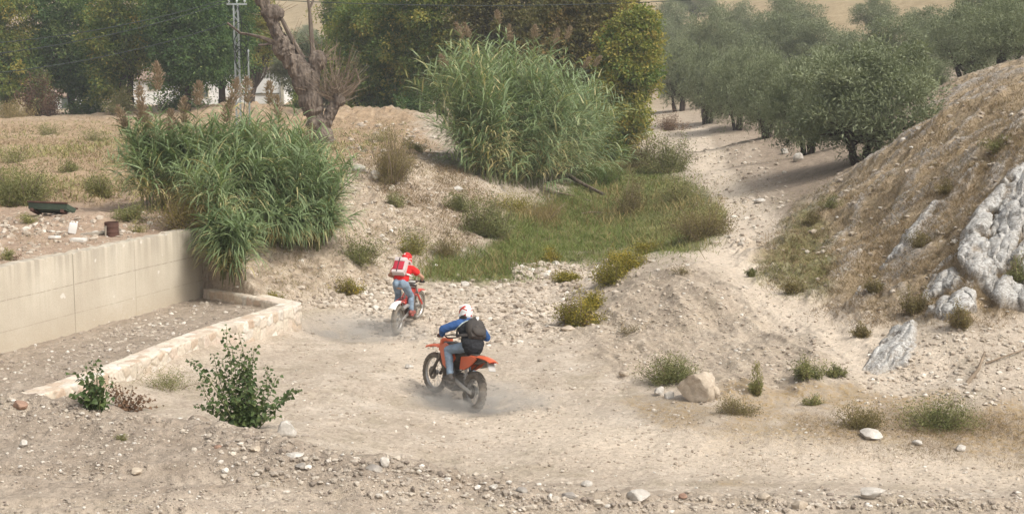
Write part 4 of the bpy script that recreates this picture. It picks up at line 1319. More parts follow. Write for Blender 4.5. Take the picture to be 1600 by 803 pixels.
# ---- giant cane
def cane(name, label, root_loc, stalks, nleaf, seed, plumes, leafL=0.62, leafW=0.05, tint=0.42):
    """stalks: (base xyz, tip xyz) in world; plumes: same list for flowering stalks"""
    rng = np.random.default_rng(seed)
    root = empty(name, tuple(root_loc), label, "giant cane")
    o = np.asarray(root_loc)
    vb, sb_, pl = VB(), MB(), []
    allst = [(b, t_, False) for b, t_ in stalks] + [(b, t_, True) for b, t_ in plumes]
    P0, D0, TT, LL, DR = [], [], [], [], []
    for b, tp, fl in allst:
        b, tp = np.asarray(b) - o, np.asarray(tp) - o
        h = np.linalg.norm(tp - b)
        t = np.linspace(0, 1, 8)[:, None]
        # rises straight, then leans over
        up = b + np.array([0, 0, 1.0]) * (tp[2] - b[2])
        ctrl = b * 0.45 + up * 0.40 + tp * 0.15
        pts = b * (1 - t) ** 2 + 2 * ctrl * t * (1 - t) + tp * t ** 2
        sb_.tube(pts, np.linspace(0.014, 0.005, 8), 4, False)
        n = int(nleaf * rng.uniform(0.8, 1.2))
        tt = np.linspace(0.22, 0.99, n) + rng.uniform(-0.02, 0.02, n)
        ix = tt * 7; i0 = np.clip(ix.astype(int), 0, 6); fr_ = ix - i0
        pos = pts[i0] * (1 - fr_)[:, None] + pts[i0 + 1] * fr_[:, None]
        tang = norm(pts[np.clip(i0 + 1, 0, 7)] - pts[i0])
        az = rng.uniform(0, np.pi)
        side = np.where(np.arange(n) % 2 == 0, 1.0, -1.0)
        hd = np.stack([np.cos(az + 0.25 * rng.normal(size=n)) * side, np.sin(az + 0.25 * rng.normal(size=n)) * side, np.zeros(n)], 1)
        P0.append(pos); D0.append(hd * 0.75 + tang * 0.85)
        st_t = tint + 0.12 * rng.normal()
        tn_ = st_t + 0.08 * rng.normal(size=n)
        tn_ = np.where((tt < 0.42) & (rng.random(n) < 0.6), 0.95, tn_); tn_ = np.where(rng.random(n) < 0.035, 0.9, tn_)
        TT.append(tn_); LL.append(leafL * (0.55 + 0.9 * np.sin(np.pi * np.clip(tt, 0.08, 0.93))) * rng.uniform(0.75, 1.2, n))
        DR.append(rng.uniform(0.75, 1.7, n) * np.where(tt > 0.75, 0.55, 1.0))
        if fl: pl.append((pts[-1], norm(pts[-1] - pts[-2])))
    P0, D0, TT, LL, DR = (np.concatenate(a) for a in (P0, D0, TT, LL, DR))
    V, F, T = ribbon(P0, D0, LL, leafW * rng.uniform(0.7, 1.25, len(P0)), rng, TT, 4, DR)
    vb.add(V, F, T)
    tag(vb.build("leaves", M_REED, root), kind="stuff")
    tag(sb_.build("stalks", M_REEDST, root), kind="stuff")
    for c, d in pl:
        n = 330
        tt = rng.random(n)
        Lp = rng.uniform(0.50, 0.66)
        q = rng.normal(size=(n, 3)) * np.array([0.060, 0.060, 0.02]) * (np.sin(np.pi * (0.12 + 0.8 * tt)) ** 1.0)[:, None]
        Pq = c + d * (tt * Lp)[:, None] + q
        Dq = d * 1.0 + q * 9
        V, F, T = leaf_quads(Pq, Dq, 0.12, 0.026, rng, 0.5 + 0.25 * rng.normal(size=n), bend=0.2)
        b_ = VB(); b_.add(V, F, T); b_.build("plume", M_PLUME, root)
    return root

def img_stalks(rng, n, foot_poly, yr, tipfn):
    out_ = []
    xs_, ys_ = [p[0] for p in foot_poly], [p[1] for p in foot_poly]
    while len(out_) < n:
        u, v = rng.uniform(min(xs_), max(xs_)), rng.uniform(min(ys_), max(ys_))
        if poly_sd(foot_poly, np.array([u]), np.array([v]))[0] < 0: continue
        p = hit1(u, v)
        out_.append((p, tipfn(p, u, v, rng)))
    return out_
rr_ = np.random.default_rng(70)
# left clump: on the bank end beside the concrete wall
def tipL(p, u, v, rng):
    e = (u - 390) / 150.0
    h = 1.80 - 0.25 * e * e + rng.normal() * 0.30
    return p + np.array([0.75 * e + 0.35 * rng.normal(), -0.45 * rng.random() + 0.25 * rng.normal(), h])
FL_ = [(225, 312), (300, 306), (400, 300), (470, 312), (510, 345), (500, 385), (440, 380), (385, 372), (355, 400), (335, 382), (325, 345), (240, 338)]
SL = img_stalks(rr_, 430, FL_, None, tipL)
# the foot fringe hanging down along the wall end
def tipF(p, u, v, rng):
    return p + np.array([0.12 + 0.22 * rng.normal(), -0.35 + 0.25 * rng.normal(), 0.85 + 0.25 * rng.random()])
SL += img_stalks(rr_, 60, [(336, 405), (366, 398), (386, 440), (362, 456), (344, 448)], None, tipF)
def tipG(p, u, v, rng):
    return p + np.array([0.30 * rng.normal(), -0.45 + 0.3 * rng.normal(), 0.75 + 0.35 * rng.random()])
SL += img_stalks(rr_, 110, [(390, 366), (440, 372), (505, 380), (512, 350), (520, 372), (500, 396), (440, 392), (400, 384)], None, tipG)
PL_ = []
for (uu, vv_, bu) in [(247, 128, 255), (221, 160, 230), (196, 186, 222), (226, 182, 240), (309, 152, 305), (288, 180, 290), (363, 152, 350), (354, 178, 345), (386, 150, 388), (422, 150, 425), (434, 172, 440), (232, 190, 250), (268, 196, 272), (480, 214, 470)]:
    b = hit1(bu, 325); yn = b[1] / KD
    PL_.append((b, at(uu, vv_ + 14, yn)))
# tall leafy leaders standing out of the left clump
for (uu, vv_) in [(200, 205), (213, 200), (242, 186), (250, 190), (330, 190), (318, 200), (345, 205), (425, 182), (420, 190), (490, 215), (535, 232), (470, 205), (400, 200), (300, 205), (270, 208)]:
    b = hit1(np.clip(uu, 225, 500), 330 if uu < 480 else 350); SL.append((b, at(uu, vv_, b[1] / KD)))
cane("giant_cane", "lower giant cane clump with brown plumes at the end of the concrete wall", hit1(400, 340), SL, 24, 71, PL_, 0.60, 0.044, 0.46)
# big clump in the middle
b0 = hit1(805, 282)
def tipR(p, u, v, rng):
    e = (u - 808) / 95.0
    a = rng.normal()
    return p + np.array([1.75 * e + 0.55 * a, -0.5 + 1.0 * rng.normal() * 0.6, 4.75 - 1.25 * e * e - 0.5 * abs(a) + 0.45 * rng.normal()])
FR_ = [(722, 262), (760, 250), (860, 252), (900, 262), (890, 285), (830, 296), (770, 290)]
SR = img_stalks(rr_, 430, FR_, None, tipR)
def tipR2(p, u, v, rng):
    e = (u - 808) / 95.0
    return p + np.array([2.2 * e + 0.9 * rng.normal(), -1.1 + 0.6 * rng.normal(), 2.5 - 0.6 * abs(e) + 0.8 * rng.normal()])
SR += img_stalks(rr_, 230, FR_, None, tipR2)
PR_ = []
for (uu, vv_) in [(722, 62), (733, 60), (779, 40), (797, 66), (834, 62), (866, 70), (885, 62), (912, 108), (928, 105), (700, 108), (742, 118), (742, 150)]:
    b = hit1(808 + (uu - 808) * 0.5, 278); PR_.append((b, at(uu, vv_, b[1] / KD)))
cane("giant_cane", "tall rounded giant cane clump beside the green channel", b0, SR, 26, 72, PR_, 0.80, 0.060, 0.55)

# ---- shrubs
def shrub(name, label, u, v, w_, h_, mat, seed, n=900, L=0.07, W=0.03, group=None, tint=0.5, upright=0.5, stems=26, yn=None, cat="shrub", mat2=None, f2=0.0, low=0.15):
    """w_, h_ in photo pixels at the foot (u, v)"""
    rng = np.random.default_rng(seed)
    n = int(n * 4.6); L = L * 0.66; W = W * 0.62
    p = hit1(u, v) if yn is None else ground(u, yn)
    s = p[1] / FPX * 1.15
    rw, hh = w_ * s / 2, h_ * s
    root = empty(name, tuple(p), label, cat, group)
    st_, vb, vb2 = MB(), VB(), VB()
    per = max(6, n // stems)
    for k in range(stems):
        a = rng.uniform(0, 6.283); e = rng.random() ** 0.6
        tip = np.array([rw * e * math.cos(a), rw * 0.8 * e * math.sin(a), hh * (1 - 0.6 * e ** 2) * rng.uniform(0.25, 1.1)]) * rng.uniform(0.55, 1.3)
        foot = np.array([tip[0] * 0.25, tip[1] * 0.25, -0.05])
        P = curve(foot, tip, 0.10, rng, 6)
        st_.tube(P, np.linspace(0.012, 0.004, 6) * (0.6 + hh * 0.5), 4, False)
        t = low + (1 - low) * rng.random(per) ** 0.8
        ix = t * 5; i0 = np.clip(ix.astype(int), 0, 4); f = (ix - i0)[:, None]
        pos = P[i0] * (1 - f) + P[i0 + 1] * f
        pos = pos + rng.normal(size=(per, 3)) * rw * 0.14
        D = norm(rng.normal(size=(per, 3))) + np.array([0, 0, upright * 2])
        tn_ = tint + 0.15 * rng.normal() + 0.12 * rng.normal(size=per)
        V, F, T = leaf_quads(pos, D, L * rng.uniform(0.6, 1.4, per), W * rng.uniform(0.7, 1.3, per), rng, tn_)
        (vb2 if (mat2 is not None and rng.random() < f2) else vb).add(V, F, T)
    st_.build("stems", M_TWIG, root)
    if vb.n: vb.build("foliage", mat, root)
    if vb2.n: tag(vb2.build("dry_foliage" if mat2 in (M_BROWNLEAF, M_DRY) else "flower_heads", mat2, root), kind="stuff")
    return root

shrub("tamarisk_shrub", "feathery olive green bush on the stony bank crest", 612, 285, 72, 78, M_SHRUBO, 81, 2600, 0.13, 0.02, None, 0.45, 1.3, 60)
shrub("bank_bush", "dark green bush low on the bank beside channel", 758, 368, 78, 66, M_SHRUB, 82, 2600, 0.09, 0.045, None, 0.30, 0.3, 50)
shrub("bank_bush", "small dark bush right of the bank above the channel", 720, 330, 48, 34, M_SHRUB, 83, 900, 0.08, 0.04, None, 0.35, 0.3)
shrub("bank_bush", "low dark green weeds below the feathery bush", 620, 322, 40, 24, M_SHRUB, 84, 500, 0.07, 0.035, None, 0.35, 0.3)
shrub("bank_bush", "low grey green bush spreading at the bank foot left of red rider", 562, 408, 70, 34, M_SHRUB, 85, 1300, 0.07, 0.035, None, 0.35, 0.2, 40)
shrub("flowering_weed", "yellow flowering bush behind the red helmet", 645, 398, 62, 38, M_SHRUB, 86, 1300, 0.06, 0.035, None, 0.55, 0.2, 44, None, "weed", M_SHRUBY, 0.35)
shrub("flowering_weed", "grey seeded weed right of the yellow flowering bush", 690, 398, 52, 30, M_SHRUBO, 87, 800, 0.05, 0.03, None, 0.4, 0.2, 30, None, "weed")
shrub("yellow_weed", "yellow autumn weed at the foot of the left bank", 543, 460, 46, 26, M_SHRUBY, 88, 900, 0.055, 0.035, None, 0.55, 0.2, 34, None, "weed", M_SHRUBO, 0.4)
shrub("yellow_weed", "bright yellow bush at the mound foot", 905, 508, 72, 46, M_SHRUBY, 89, 1900, 0.055, 0.04, None, 0.45, 0.2, 50, None, "weed", M_BROWNLEAF, 0.2)
shrub("yellow_weed", "yellow green weed strip climbing the mound edge", 958, 440, 66, 34, M_SHRUBY, 90, 1200, 0.06, 0.04, None, 0.40, 0.2, 36, None, "weed")
shrub("yellow_weed", "yellow weed behind the white stones in the green", 865, 408, 34, 22, M_SHRUBY, 91, 420, 0.06, 0.04, None, 0.6, 0.2, 18, None, "weed")
shrub("yellow_weed", "yellow weed at the top end of the weed strip", 966, 412, 36, 22, M_SHRUBY, 92, 420, 0.06, 0.04, None, 0.6, 0.2, 18, None, "weed")
for k, (u, v, w_, h_, lab) in enumerate([(985, 418, 60, 26, "yellow weeds at the crest of the mound's back edge"), (925, 484, 44, 26, "yellow leaved weed just above the bright yellow bush"), (885, 440, 44, 14, "low yellow weed on the stony bar"), (800, 330, 70, 30, "straw yellow weeds at the left side of the channel"), (1010, 396, 50, 18, "olive yellow weeds between mound and channel grass")]):
    shrub("yellow_weed", lab, u, v, w_, h_, M_SHRUBY, 240 + k, 1100, 0.06, 0.04, "yellow weeds along the mound edge", 0.5, 0.2, 36, None, "weed")
shrub("scrub_bush", "yellowish dry bush spilling over the wall top", 285, 352, 120, 62, M_SHRUBO, 93, 2600, 0.06, 0.025, None, 0.62, 0.5, 60, None, "shrub", M_SHRUBY, 0.15)
shrub("scrub_bush", "grey green bush behind the rusty drum", 205, 345, 62, 30, M_SHRUB, 94, 900, 0.08, 0.03, None, 0.4, 0.5, 34)
shrub("scrub_bush", "grey green bush at the left edge of the terrace", 40, 318, 92, 58, M_SHRUB, 95, 2000, 0.10, 0.035, None, 0.42, 0.6, 50)
shrub("scrub_bush", "small round bush in the dry earth of the terrace", 160, 306, 40, 36, M_SHRUB, 96, 800, 0.09, 0.03, None, 0.45, 0.6, 30)
shrub("scrub_bush", "low bush left of the terrace bush by the frame edge", 4, 322, 40, 40, M_SHRUB, 97, 700, 0.10, 0.035, None, 0.25, 0.5, 28)
for k, (u, v, w_, h_, lab) in enumerate([(20, 255, 70, 26, "grey green weed patch in the dry field at the left edge"), (75, 212, 46, 18, "far green weed in the dry field"), (150, 222, 60, 18, "weed patch in the dry field left of the cane top"), (110, 270, 36, 18, "small weed in the dry field above the round bush"), (590, 222, 60, 16, "low weed on bare earth between gnarled trunk and tall cane"), (645, 236, 40, 18, "low weed at the terrace edge left of the tall cane"), (15, 300, 60, 30, "upper grey green bush at the left edge of the terrace")]):
    shrub("field_weed", lab, u, v, w_, h_, M_SHRUB, 220 + k, 500, 0.10, 0.03, "weeds in the dry field", 0.45, 0.6, 30, None, "weed")
shrub("weed_tuft", "grey green weed under the green trough", 45, 348, 34, 16, M_SHRUB, 98, 260, 0.06, 0.02, None, 0.6, 0.6, 14, None, "weed")
shrub("weed_tuft", "blue grey weed right of the rusty drum", 216, 362, 26, 12, M_SHRUB, 99, 240, 0.05, 0.02, None, 0.65, 0.5, 14, None, "weed")
shrub("weed_tuft", "thistle with an orange head at the left wall top", 14, 406, 26, 24, M_SHRUB, 100, 240, 0.06, 0.02, None, 0.55, 0.9, 14, None, "weed", M_BROWNLEAF, 0.15)
for k, (u, v, w_, h_, yn, lab) in enumerate([(135, 172, 70, 34, 86, "dark undergrowth bush below the dark green tall tree"), (285, 172, 90, 24, 82, "dark undergrowth bush below the darkest tree"), (600, 185, 90, 40, 77, "dark undergrowth at the foot of the wood beside the gnarled trunk"), (655, 190, 70, 44, 74, "dark undergrowth behind left edge of the tall cane"), (540, 176, 50, 30, 84, "low bush behind the twig broom of the gnarled trunk"), (470, 172, 40, 40, 92, "grey green bush right of the white farm house corner"), (955, 250, 60, 46, 61, "dark bush under the autumn tree at the channel head")]):
    shrub("undergrowth_bush", lab, u, v, w_, h_, M_DGREEN if k < 4 else M_MGREEN, 180 + k, 700, 0.22, 0.14, "undergrowth below the trees", 0.4, 0.4, 34, yn)
shrub("rust_bush", "reddish brown withered bush between the dark left trees", 62, 175, 58, 70, M_BROWNLEAF, 101, 1600, 0.26, 0.13, None, 0.35, 0.3, 40, 84, "shrub", M_SHRUB, 0.25)
shrub("scrub_bush", "grey bush beside the white shed wall", 190, 172, 48, 34, M_SHRUB, 102, 700, 0.22, 0.09, None, 0.55, 0.4, 26, 82)
shrub("scrub_bush", "pale sedge bush at the foot of the left trees", 18, 176, 70, 24, M_SHRUBO, 103, 700, 0.22, 0.05, None, 0.7, 1.0, 26, 80)
shrub("channel_bush", "dark green bush at the head of the channel", 1040, 270, 70, 60, M_SHRUB, 104, 1900, 0.13, 0.07, None, 0.42, 0.3, 46)
shrub("channel_bush", "brown bush under the leaning yellow green tree", 1000, 262, 44, 46, M_SHRUBO, 105, 900, 0.13, 0.06, None, 0.3, 0.3, 30)
shrub("channel_bush", "light green weeds along the path side of the channel", 1060, 320, 90, 46, M_SHRUB, 106, 1700, 0.10, 0.05, None, 0.6, 0.4, 44)
shrub("channel_bush", "olive green weeds spreading at the path bend", 1100, 372, 110, 50, M_SHRUBO, 107, 2200, 0.08, 0.035, None, 0.45, 0.5, 54)
shrub("channel_bush", "brownish green weeds in the middle of the channel edge", 985, 330, 60, 46, M_SHRUBO, 108, 1100, 0.09, 0.04, None, 0.4, 0.5, 34)
shrub("channel_bush", "tall straw coloured weeds left in the channel", 850, 345, 90, 40, M_SHRUBO, 109, 1500, 0.10, 0.02, None, 0.75, 1.0, 44)
shrub("channel_bush", "dense green tussock under the cane on the right", 935, 288, 70, 32, M_GRASS, 110, 1500, 0.12, 0.04, None, 0.25, 0.8, 40)
shrub("rust_bush", "orange dry bush beside the path head", 1045, 205, 56, 22, M_BROWNLEAF, 111, 700, 0.14, 0.06, None, 0.85, 0.3, 24)
shrub("slope_weed", "dark green creeping weed above the tan boulder", 1048, 596, 96, 40, M_SHRUB, 112, 1700, 0.055, 0.022, None, 0.30, 0.2, 50, None, "weed")
shrub("slope_weed", "upright yellow green weed right of the tan boulder", 1182, 615, 30, 44, M_SHRUB, 113, 600, 0.055, 0.02, None, 0.65, 0.9, 18, None, "weed")
shrub("slope_weed", "green weed on the pale slope below white rock", 1262, 588, 52, 26, M_SHRUB, 114, 800, 0.05, 0.025, None, 0.35, 0.2, 26, None, "weed")
shrub("slope_weed", "small green weed touching the lower white rock", 1304, 588, 30, 20, M_SHRUB, 115, 420, 0.05, 0.025, None, 0.35, 0.2, 16, None, "weed")
shrub("slope_weed", "small weed under the pair of slope weeds", 1272, 632, 30, 16, M_SHRUB, 116, 300, 0.045, 0.02, None, 0.45, 0.2, 14, None, "weed")
shrub("slope_weed", "long dark green weed patch at the foot of the sandy bank", 1470, 664, 120, 40, M_SHRUB, 117, 1900, 0.055, 0.02, None, 0.32, 0.2, 54, None, "weed")
shrub("slope_weed", "brown green weed patch left of the dark weed patch", 1340, 668, 90, 30, M_SHRUBO, 118, 1200, 0.055, 0.018, None, 0.35, 0.5, 40, None, "weed")
shrub("slope_weed", "dry brown weed below the tan boulder", 1150, 646, 70, 22, M_SHRUBO, 119, 800, 0.05, 0.016, None, 0.45, 0.6, 30, None, "weed")
shrub("slope_weed", "olive bush in the cleft of the white rock", 1428, 490, 40, 40, M_SHRUBO, 120, 800, 0.06, 0.025, None, 0.35, 0.5, 26)
shrub("slope_weed", "dry bush under the big white rock", 1500, 510, 44, 34, M_SHRUBO, 121, 700, 0.06, 0.02, None, 0.5, 0.6, 26)
shrub("slope_weed", "green tuft on the mound foot beside the toppled weed", 430, 470, 34, 14, M_SHRUBY, 122, 300, 0.05, 0.03, None, 0.35, 0.2, 14, None, "weed")
shrub("weed_tuft", "tiny green weed on the grey foreground road", 190, 686, 24, 9, M_SHRUB, 123, 160, 0.03, 0.012, None, 0.4, 0.2, 12, None, "weed")
shrub("weed_tuft", "ground weed patch between stone wall and tall sapling", 262, 605, 120, 16, M_SHRUB, 124, 900, 0.035, 0.02, None, 0.4, 0.1, 44, None, "weed")
shrub("weed_tuft", "thin weed lying across the mound face", 985, 520, 46, 16, M_SHRUBO, 125, 240, 0.05, 0.015, None, 0.3, 0.4, 14, None, "weed")
shrub("weed_tuft", "dry dark tuft on the mound beside the path", 1065, 428, 36, 12, M_SHRUBO, 126, 240, 0.05, 0.015, None, 0.3, 0.5, 14, None, "weed")
for k, (u, v, w_, h_, lab) in enumerate([
    (1300, 325, 36, 20, "olive green bush highest on the rock ledge near the olive"), (1270, 350, 30, 22, "green bush on the lower hill edge by the path"),
    (1240, 455, 40, 14, "dark low bush at the path edge of the hill"), (1175, 430, 20, 8, "tiny dark bush beside the narrow path"),
    (1365, 455, 30, 16, "brown green bush halfway up the dry hill"), (1440, 385, 40, 20, "olive bush on the ledge left of the white rock"),
    (1590, 440, 40, 40, "dark green bush at the right edge under the white rock"), (1345, 525, 30, 16, "brown tuft above the lowest white rock"),
    (1480, 300, 36, 18, "green brown bush below the upper ledge"), (1560, 235, 44, 18, "dry green bush high on the right slope")]):
    shrub("hill_bush", lab, u, v, w_, h_, M_SHRUBO if k % 3 else M_SHRUB, 130 + k, 420, 0.07, 0.022, "bushes on the dry hillside", 0.35, 0.5, 22)

# ---- poplar saplings at the edge of the foreground
def sapling(label, u, v, shoots, seed, mat=M_POPLAR, leafL=0.085, gap=0.026, brown=False):
    rng = np.random.default_rng(seed)
    p = hit1(u, v)
    yn = p[1] / KD
    root = empty("poplar_sapling", tuple(p), label, "sapling")
    st_, vb = MB(), VB()
    for (tu, tv, dens) in shoots:
        tip = at(tu, tv, yn) - p + np.array([0, rng.uniform(-0.25, 0.2), 0])
        foot = np.array([tip[0] * 0.12 + rng.normal() * 0.04, rng.normal() * 0.03, -0.05])
        P = curve(foot, tip, 0.07, rng, 8)
        P[:, 2] += 0.12 * np.linalg.norm(tip) * np.sin(np.linspace(0, np.pi, 8)) * (abs(tip[0]) / (np.linalg.norm(tip) + 1e-6))
        st_.tube(P, np.linspace(0.009, 0.003, 8), 5, False)
        Ls = np.sum(np.linalg.norm(np.diff(P, axis=0), axis=1))
        n = max(5, int(dens * Ls / gap))
        t = 0.10 + 0.9 * (np.arange(n) + rng.random(n)) / n
        ix = np.clip(t, 0, 0.999) * 7; i0 = ix.astype(int); f = (ix - i0)[:, None]
        pos = P[i0] * (1 - f) + P[i0 + 1] * f
        a = np.arange(n) * 2.4 + rng.uniform(0, 6)
        side = np.stack([np.cos(a), np.sin(a), np.zeros(n)], 1)
        pet = pos + side * 0.045 + np.array([0, 0, 0.015])
        for q in range(n): st_.tube([pos[q], pet[q]], 0.0016, 3, False)
        D = side * 0.7 + np.array([0, 0, -0.35]) + 0.35 * rng.normal(size=(n, 3))
        V, F4, F3, T = delta_leaves(pet, D, leafL * rng.uniform(0.55, 1.2, n) * (1.1 - 0.45 * t), rng, 0.45 + 0.2 * rng.normal(size=n))
        vb.add(V, F4, T, F3)
    st_.build("stems", M_TWIG if brown else M_REEDST, root)
    vb.build("leaves", mat, root)
    return root
rs = np.random.default_rng(140)
sh = [(352, 512, 1.2), (372, 520, 1.2), (398, 540, 1.5), (330, 556, 1.3), (296, 560, 1.1), (415, 575, 1.5), (432, 590, 1.4), (466, 610, 1.3), (452, 622, 1.4), (305, 632, 1.1), (340, 580, 1.6), (365, 560, 1.8), (385, 580, 1.8), (405, 605, 1.8), (350, 610, 1.8), (372, 620, 1.9), (425, 630, 1.7), (330, 640, 1.6), (395, 640, 1.9), (440, 645, 1.4), (318, 590, 1.3), (360, 545, 1.4), (380, 600, 1.9), (342, 650, 1.6), (410, 655, 1.6), (390, 560, 1.5), (345, 560, 1.4)]
sapling("large leafy green poplar sapling on the foreground edge", 385, 668, sh, 141)
sapling("smaller green poplar sapling before the stone wall's left end", 150, 636, [(158, 556, 1.3), (130, 570, 1.2), (108, 585, 1.2), (148, 585, 1.7), (170, 600, 1.5), (125, 610, 1.7), (112, 622, 1.4), (150, 610, 1.8), (165, 622, 1.5), (140, 598, 1.8)], 142)
sapling("withered brown sapling beside the smaller green one", 195, 640, [(175, 588, 1.4), (190, 605, 1.5), (200, 618, 1.5), (180, 615, 1.5), (210, 600, 0.7), (232, 612, 1.2), (238, 628, 1.2), (222, 625, 1.2), (250, 636, 0.8), (172, 605, 1.4)], 143, M_BROWNLEAF, 0.065, 0.022, True)

# ---- the bare gnarled trunk
def gnarled():
    yn = 57.0
    rng = np.random.default_rng(150)
    b = spot(505, yn)
    root = empty("gnarled_tree", tuple(b), "thick gnarled pollarded tree trunk with bare twigs beside power pole", "tree")
    s = yn / 1900.0
    def pt(u, v, dy=0.0): 
        q = at(u, v, yn) - b; q[1] += dy; return q
    mb = MB()
    def limb(pts, px, seg=14, jit=0.10):
        P = np.array([pt(*q) for q in pts]); 
        t = np.linspace(0, 1, len(P)); tt = np.linspace(0, 1, len(P) * 4)
        P = np.stack([np.interp(tt, t, P[:, k]) for k in range(3)], 1)
        r = np.interp(tt, t, np.array(px) * s * 0.41)
        mb.tube(P, r * (1 + 0.10 * rng.normal(size=len(r))), seg, True, jit=jit, rng=rng)
    limb([(510, 230), (502, 212), (494, 190), (488, 165), (484, 140), (478, 118)], [40, 34, 34, 34, 36, 40])
    limb([(484, 140), (470, 112), (452, 88), (440, 66), (432, 50), (424, 30), (412, 8), (404, -20)], [34, 36, 34, 26, 24, 20, 24, 20])
    limb([(484, 130), (492, 105), (497, 92)], [30, 24, 14])
    limb([(506, 200), (516, 178), (525, 160), (530, 150)], [26, 22, 18, 12])
    limb([(452, 88), (445, 74)], [32, 30])
    for (u, v, r) in [(440, 76, 14), (486, 158, 20), (478, 126, 22), (497, 95, 13), (428, 22, 14), (506, 216, 18), (530, 156, 10), (466, 108, 18)]:
        mb.ell(pt(u, v, -0.1 * rng.random()), np.array([1, 0.8, 1.1]) * r * s * rng.uniform(0.85, 1.15, 3))
    tr_ = remesh(mb, "trunk", M_BARKP, root, 0.030, 2)
    c = mesh_co(tr_.data).astype(float)
    nrm = np.zeros(len(c) * 3, np.float32); tr_.data.vertices.foreach_get("normal", nrm); nrm = nrm.reshape(-1, 3)
    d = 0.10 * fbm(c * np.array([3.0, 3.0, 1.1]), 4, 0.55, True) + 0.035 * fbm(c * np.array([9.0, 9.0, 3.0]), 3, 0.6, True) - 0.05
    tr_.data.vertices.foreach_set("co", (c + nrm * d[:, None]).astype(np.float32).ravel()); tr_.data.update()
    def rod(pts, px):
        m = MB(); P = np.array([pt(*q) for q in pts])
        m.tube(P, np.array(px) * s * 0.5, 7, True, jit=0.1, rng=rng)
        m.build("branch", M_BARKP, root)
    rod([(474, 92), (462, 72), (450, 50), (438, 26), (424, 10)], [9, 8, 7, 6, 4])
    rod([(490, 96), (488, 70), (486, 40), (484, 18), (480, -10)], [11, 7, 7, 5, 4])
    rod([(485, 12), (490, 0), (494, -15)], [4, 3, 3])
    rod([(430, 68), (412, 60), (392, 55), (375, 52), (355, 36)], [9, 6, 5, 4, 3])
    rod([(428, 66), (414, 70), (404, 71)], [6, 4, 3])
    # twig brooms on the right stump and round the crown
    tw = MB()
    for k in range(190):
        u0, v0 = 526 + rng.normal() * 8, 154 + rng.normal() * 6
        a = rng.uniform(-1.2, 1.25); L = rng.uniform(25, 105) * (1 - 0.40 * abs(a))
        du, dv = math.sin(a) * L, -math.cos(a) * L
        P = [pt(u0, v0), pt(u0 + du * 0.35 + 2 * rng.normal(), v0 + dv * 0.33, 0.2 * rng.normal()), pt(u0 + du * 0.7 + 2 * rng.normal(), v0 + dv * 0.68, 0.4 * rng.normal()), pt(u0 + du, v0 + dv, 0.6 * rng.normal())]
        tw.tube(P, np.array([0.55, 0.42, 0.32, 0.2]) * s, 4, False)
    for (u0, v0, n) in [(500, 96, 26), (455, 76, 14), (425, 28, 18), (478, 120, 14)]:
        for k in range(n):
            a = rng.uniform(-1.5, 1.5); L = rng.uniform(15, 50)
            du, dv = math.sin(a) * L, -math.cos(a) * L
            tw.tube([pt(u0 + 4 * rng.normal(), v0 + 4 * rng.normal()), pt(u0 + du * 0.5, v0 + dv * 0.55, 0.2 * rng.normal()), pt(u0 + du, v0 + dv, 0.4 * rng.normal())], np.array([0.55, 0.42, 0.25]) * s, 4, False)
    tw.tube([pt(530, 153), pt(548, 146), pt(562, 128), pt(556, 108)], np.array([3, 2.2, 1.6, 1.0]) * s, 5)
    tw.build("twigs", M_TWIG, root)
gnarled()

# ---- fallen log and dead wood under the cane
def deadwood(name, label, pts, r0, r1, mat, cat, seed):
    rng = np.random.default_rng(seed)
    P = np.array([np.array(hit1(u, v)) + np.array([0, 0, dz]) for u, v, dz in pts])
    o = P[0].copy()
    t = np.linspace(0, 1, len(P)); tt = np.linspace(0, 1, 14)
    Q = np.stack([np.interp(tt, t, P[:, k] - o[k]) for k in range(3)], 1)
    m = MB(); m.tube(Q, np.linspace(r0, r1, 14), 9, True, jit=0.10, rng=rng)
    ob = m.build(name, mat); ob.location = o
    return tag(ob, label, cat)
deadwood("fallen_log", "pale broken log lying down into the green channel", [(872, 276, 0.35), (905, 290, 0.15), (944, 306, 0.05)], 0.10, 0.065, M_BARKP, "log", 160)
deadwood("dead_branch", "dark root stump limb under the cane above the log", [(868, 268, 0.45), (900, 272, 0.25), (925, 284, 0.1)], 0.16, 0.07, M_BARKD, "branch", 161)
deadwood("dead_branch", "thin grey branch lying under the cane foot", [(850, 300, 0.05), (890, 306, 0.05), (925, 316, 0.03)], 0.03, 0.018, M_TWIG, "branch", 162)
deadwood("dead_branch", "long leaning dry cane on left side of the tall cane", [(745, 262, 0.5), (790, 280, 0.3), (822, 300, 0.05)], 0.025, 0.02, M_TWIG, "branch", 163)
deadwood("dead_branch", "bleached stick lying in the middle of the green", [(908, 335, 0.03), (925, 333, 0.05), (942, 334, 0.03)], 0.03, 0.02, M_TWIG, "branch", 164)
deadwood("dead_branch", "short gnarled root sticking out of the sandy bank", [(1510, 600, 0.0), (1528, 588, 0.12), (1537, 575, 0.25)], 0.035, 0.02, M_TWIG, "branch", 165)
deadwood("dead_branch", "thin dry stick on the sandy bank at the right edge", [(1540, 570, 0.03), (1575, 560, 0.06), (1610, 548, 0.06)], 0.015, 0.01, M_TWIG, "branch", 166)
deadwood("dead_branch", "dry cane leaning out of the lower cane clump", [(398, 375, 0.1), (430, 350, 0.35), (470, 322, 0.6)], 0.016, 0.01, M_DRY, "branch", 167)

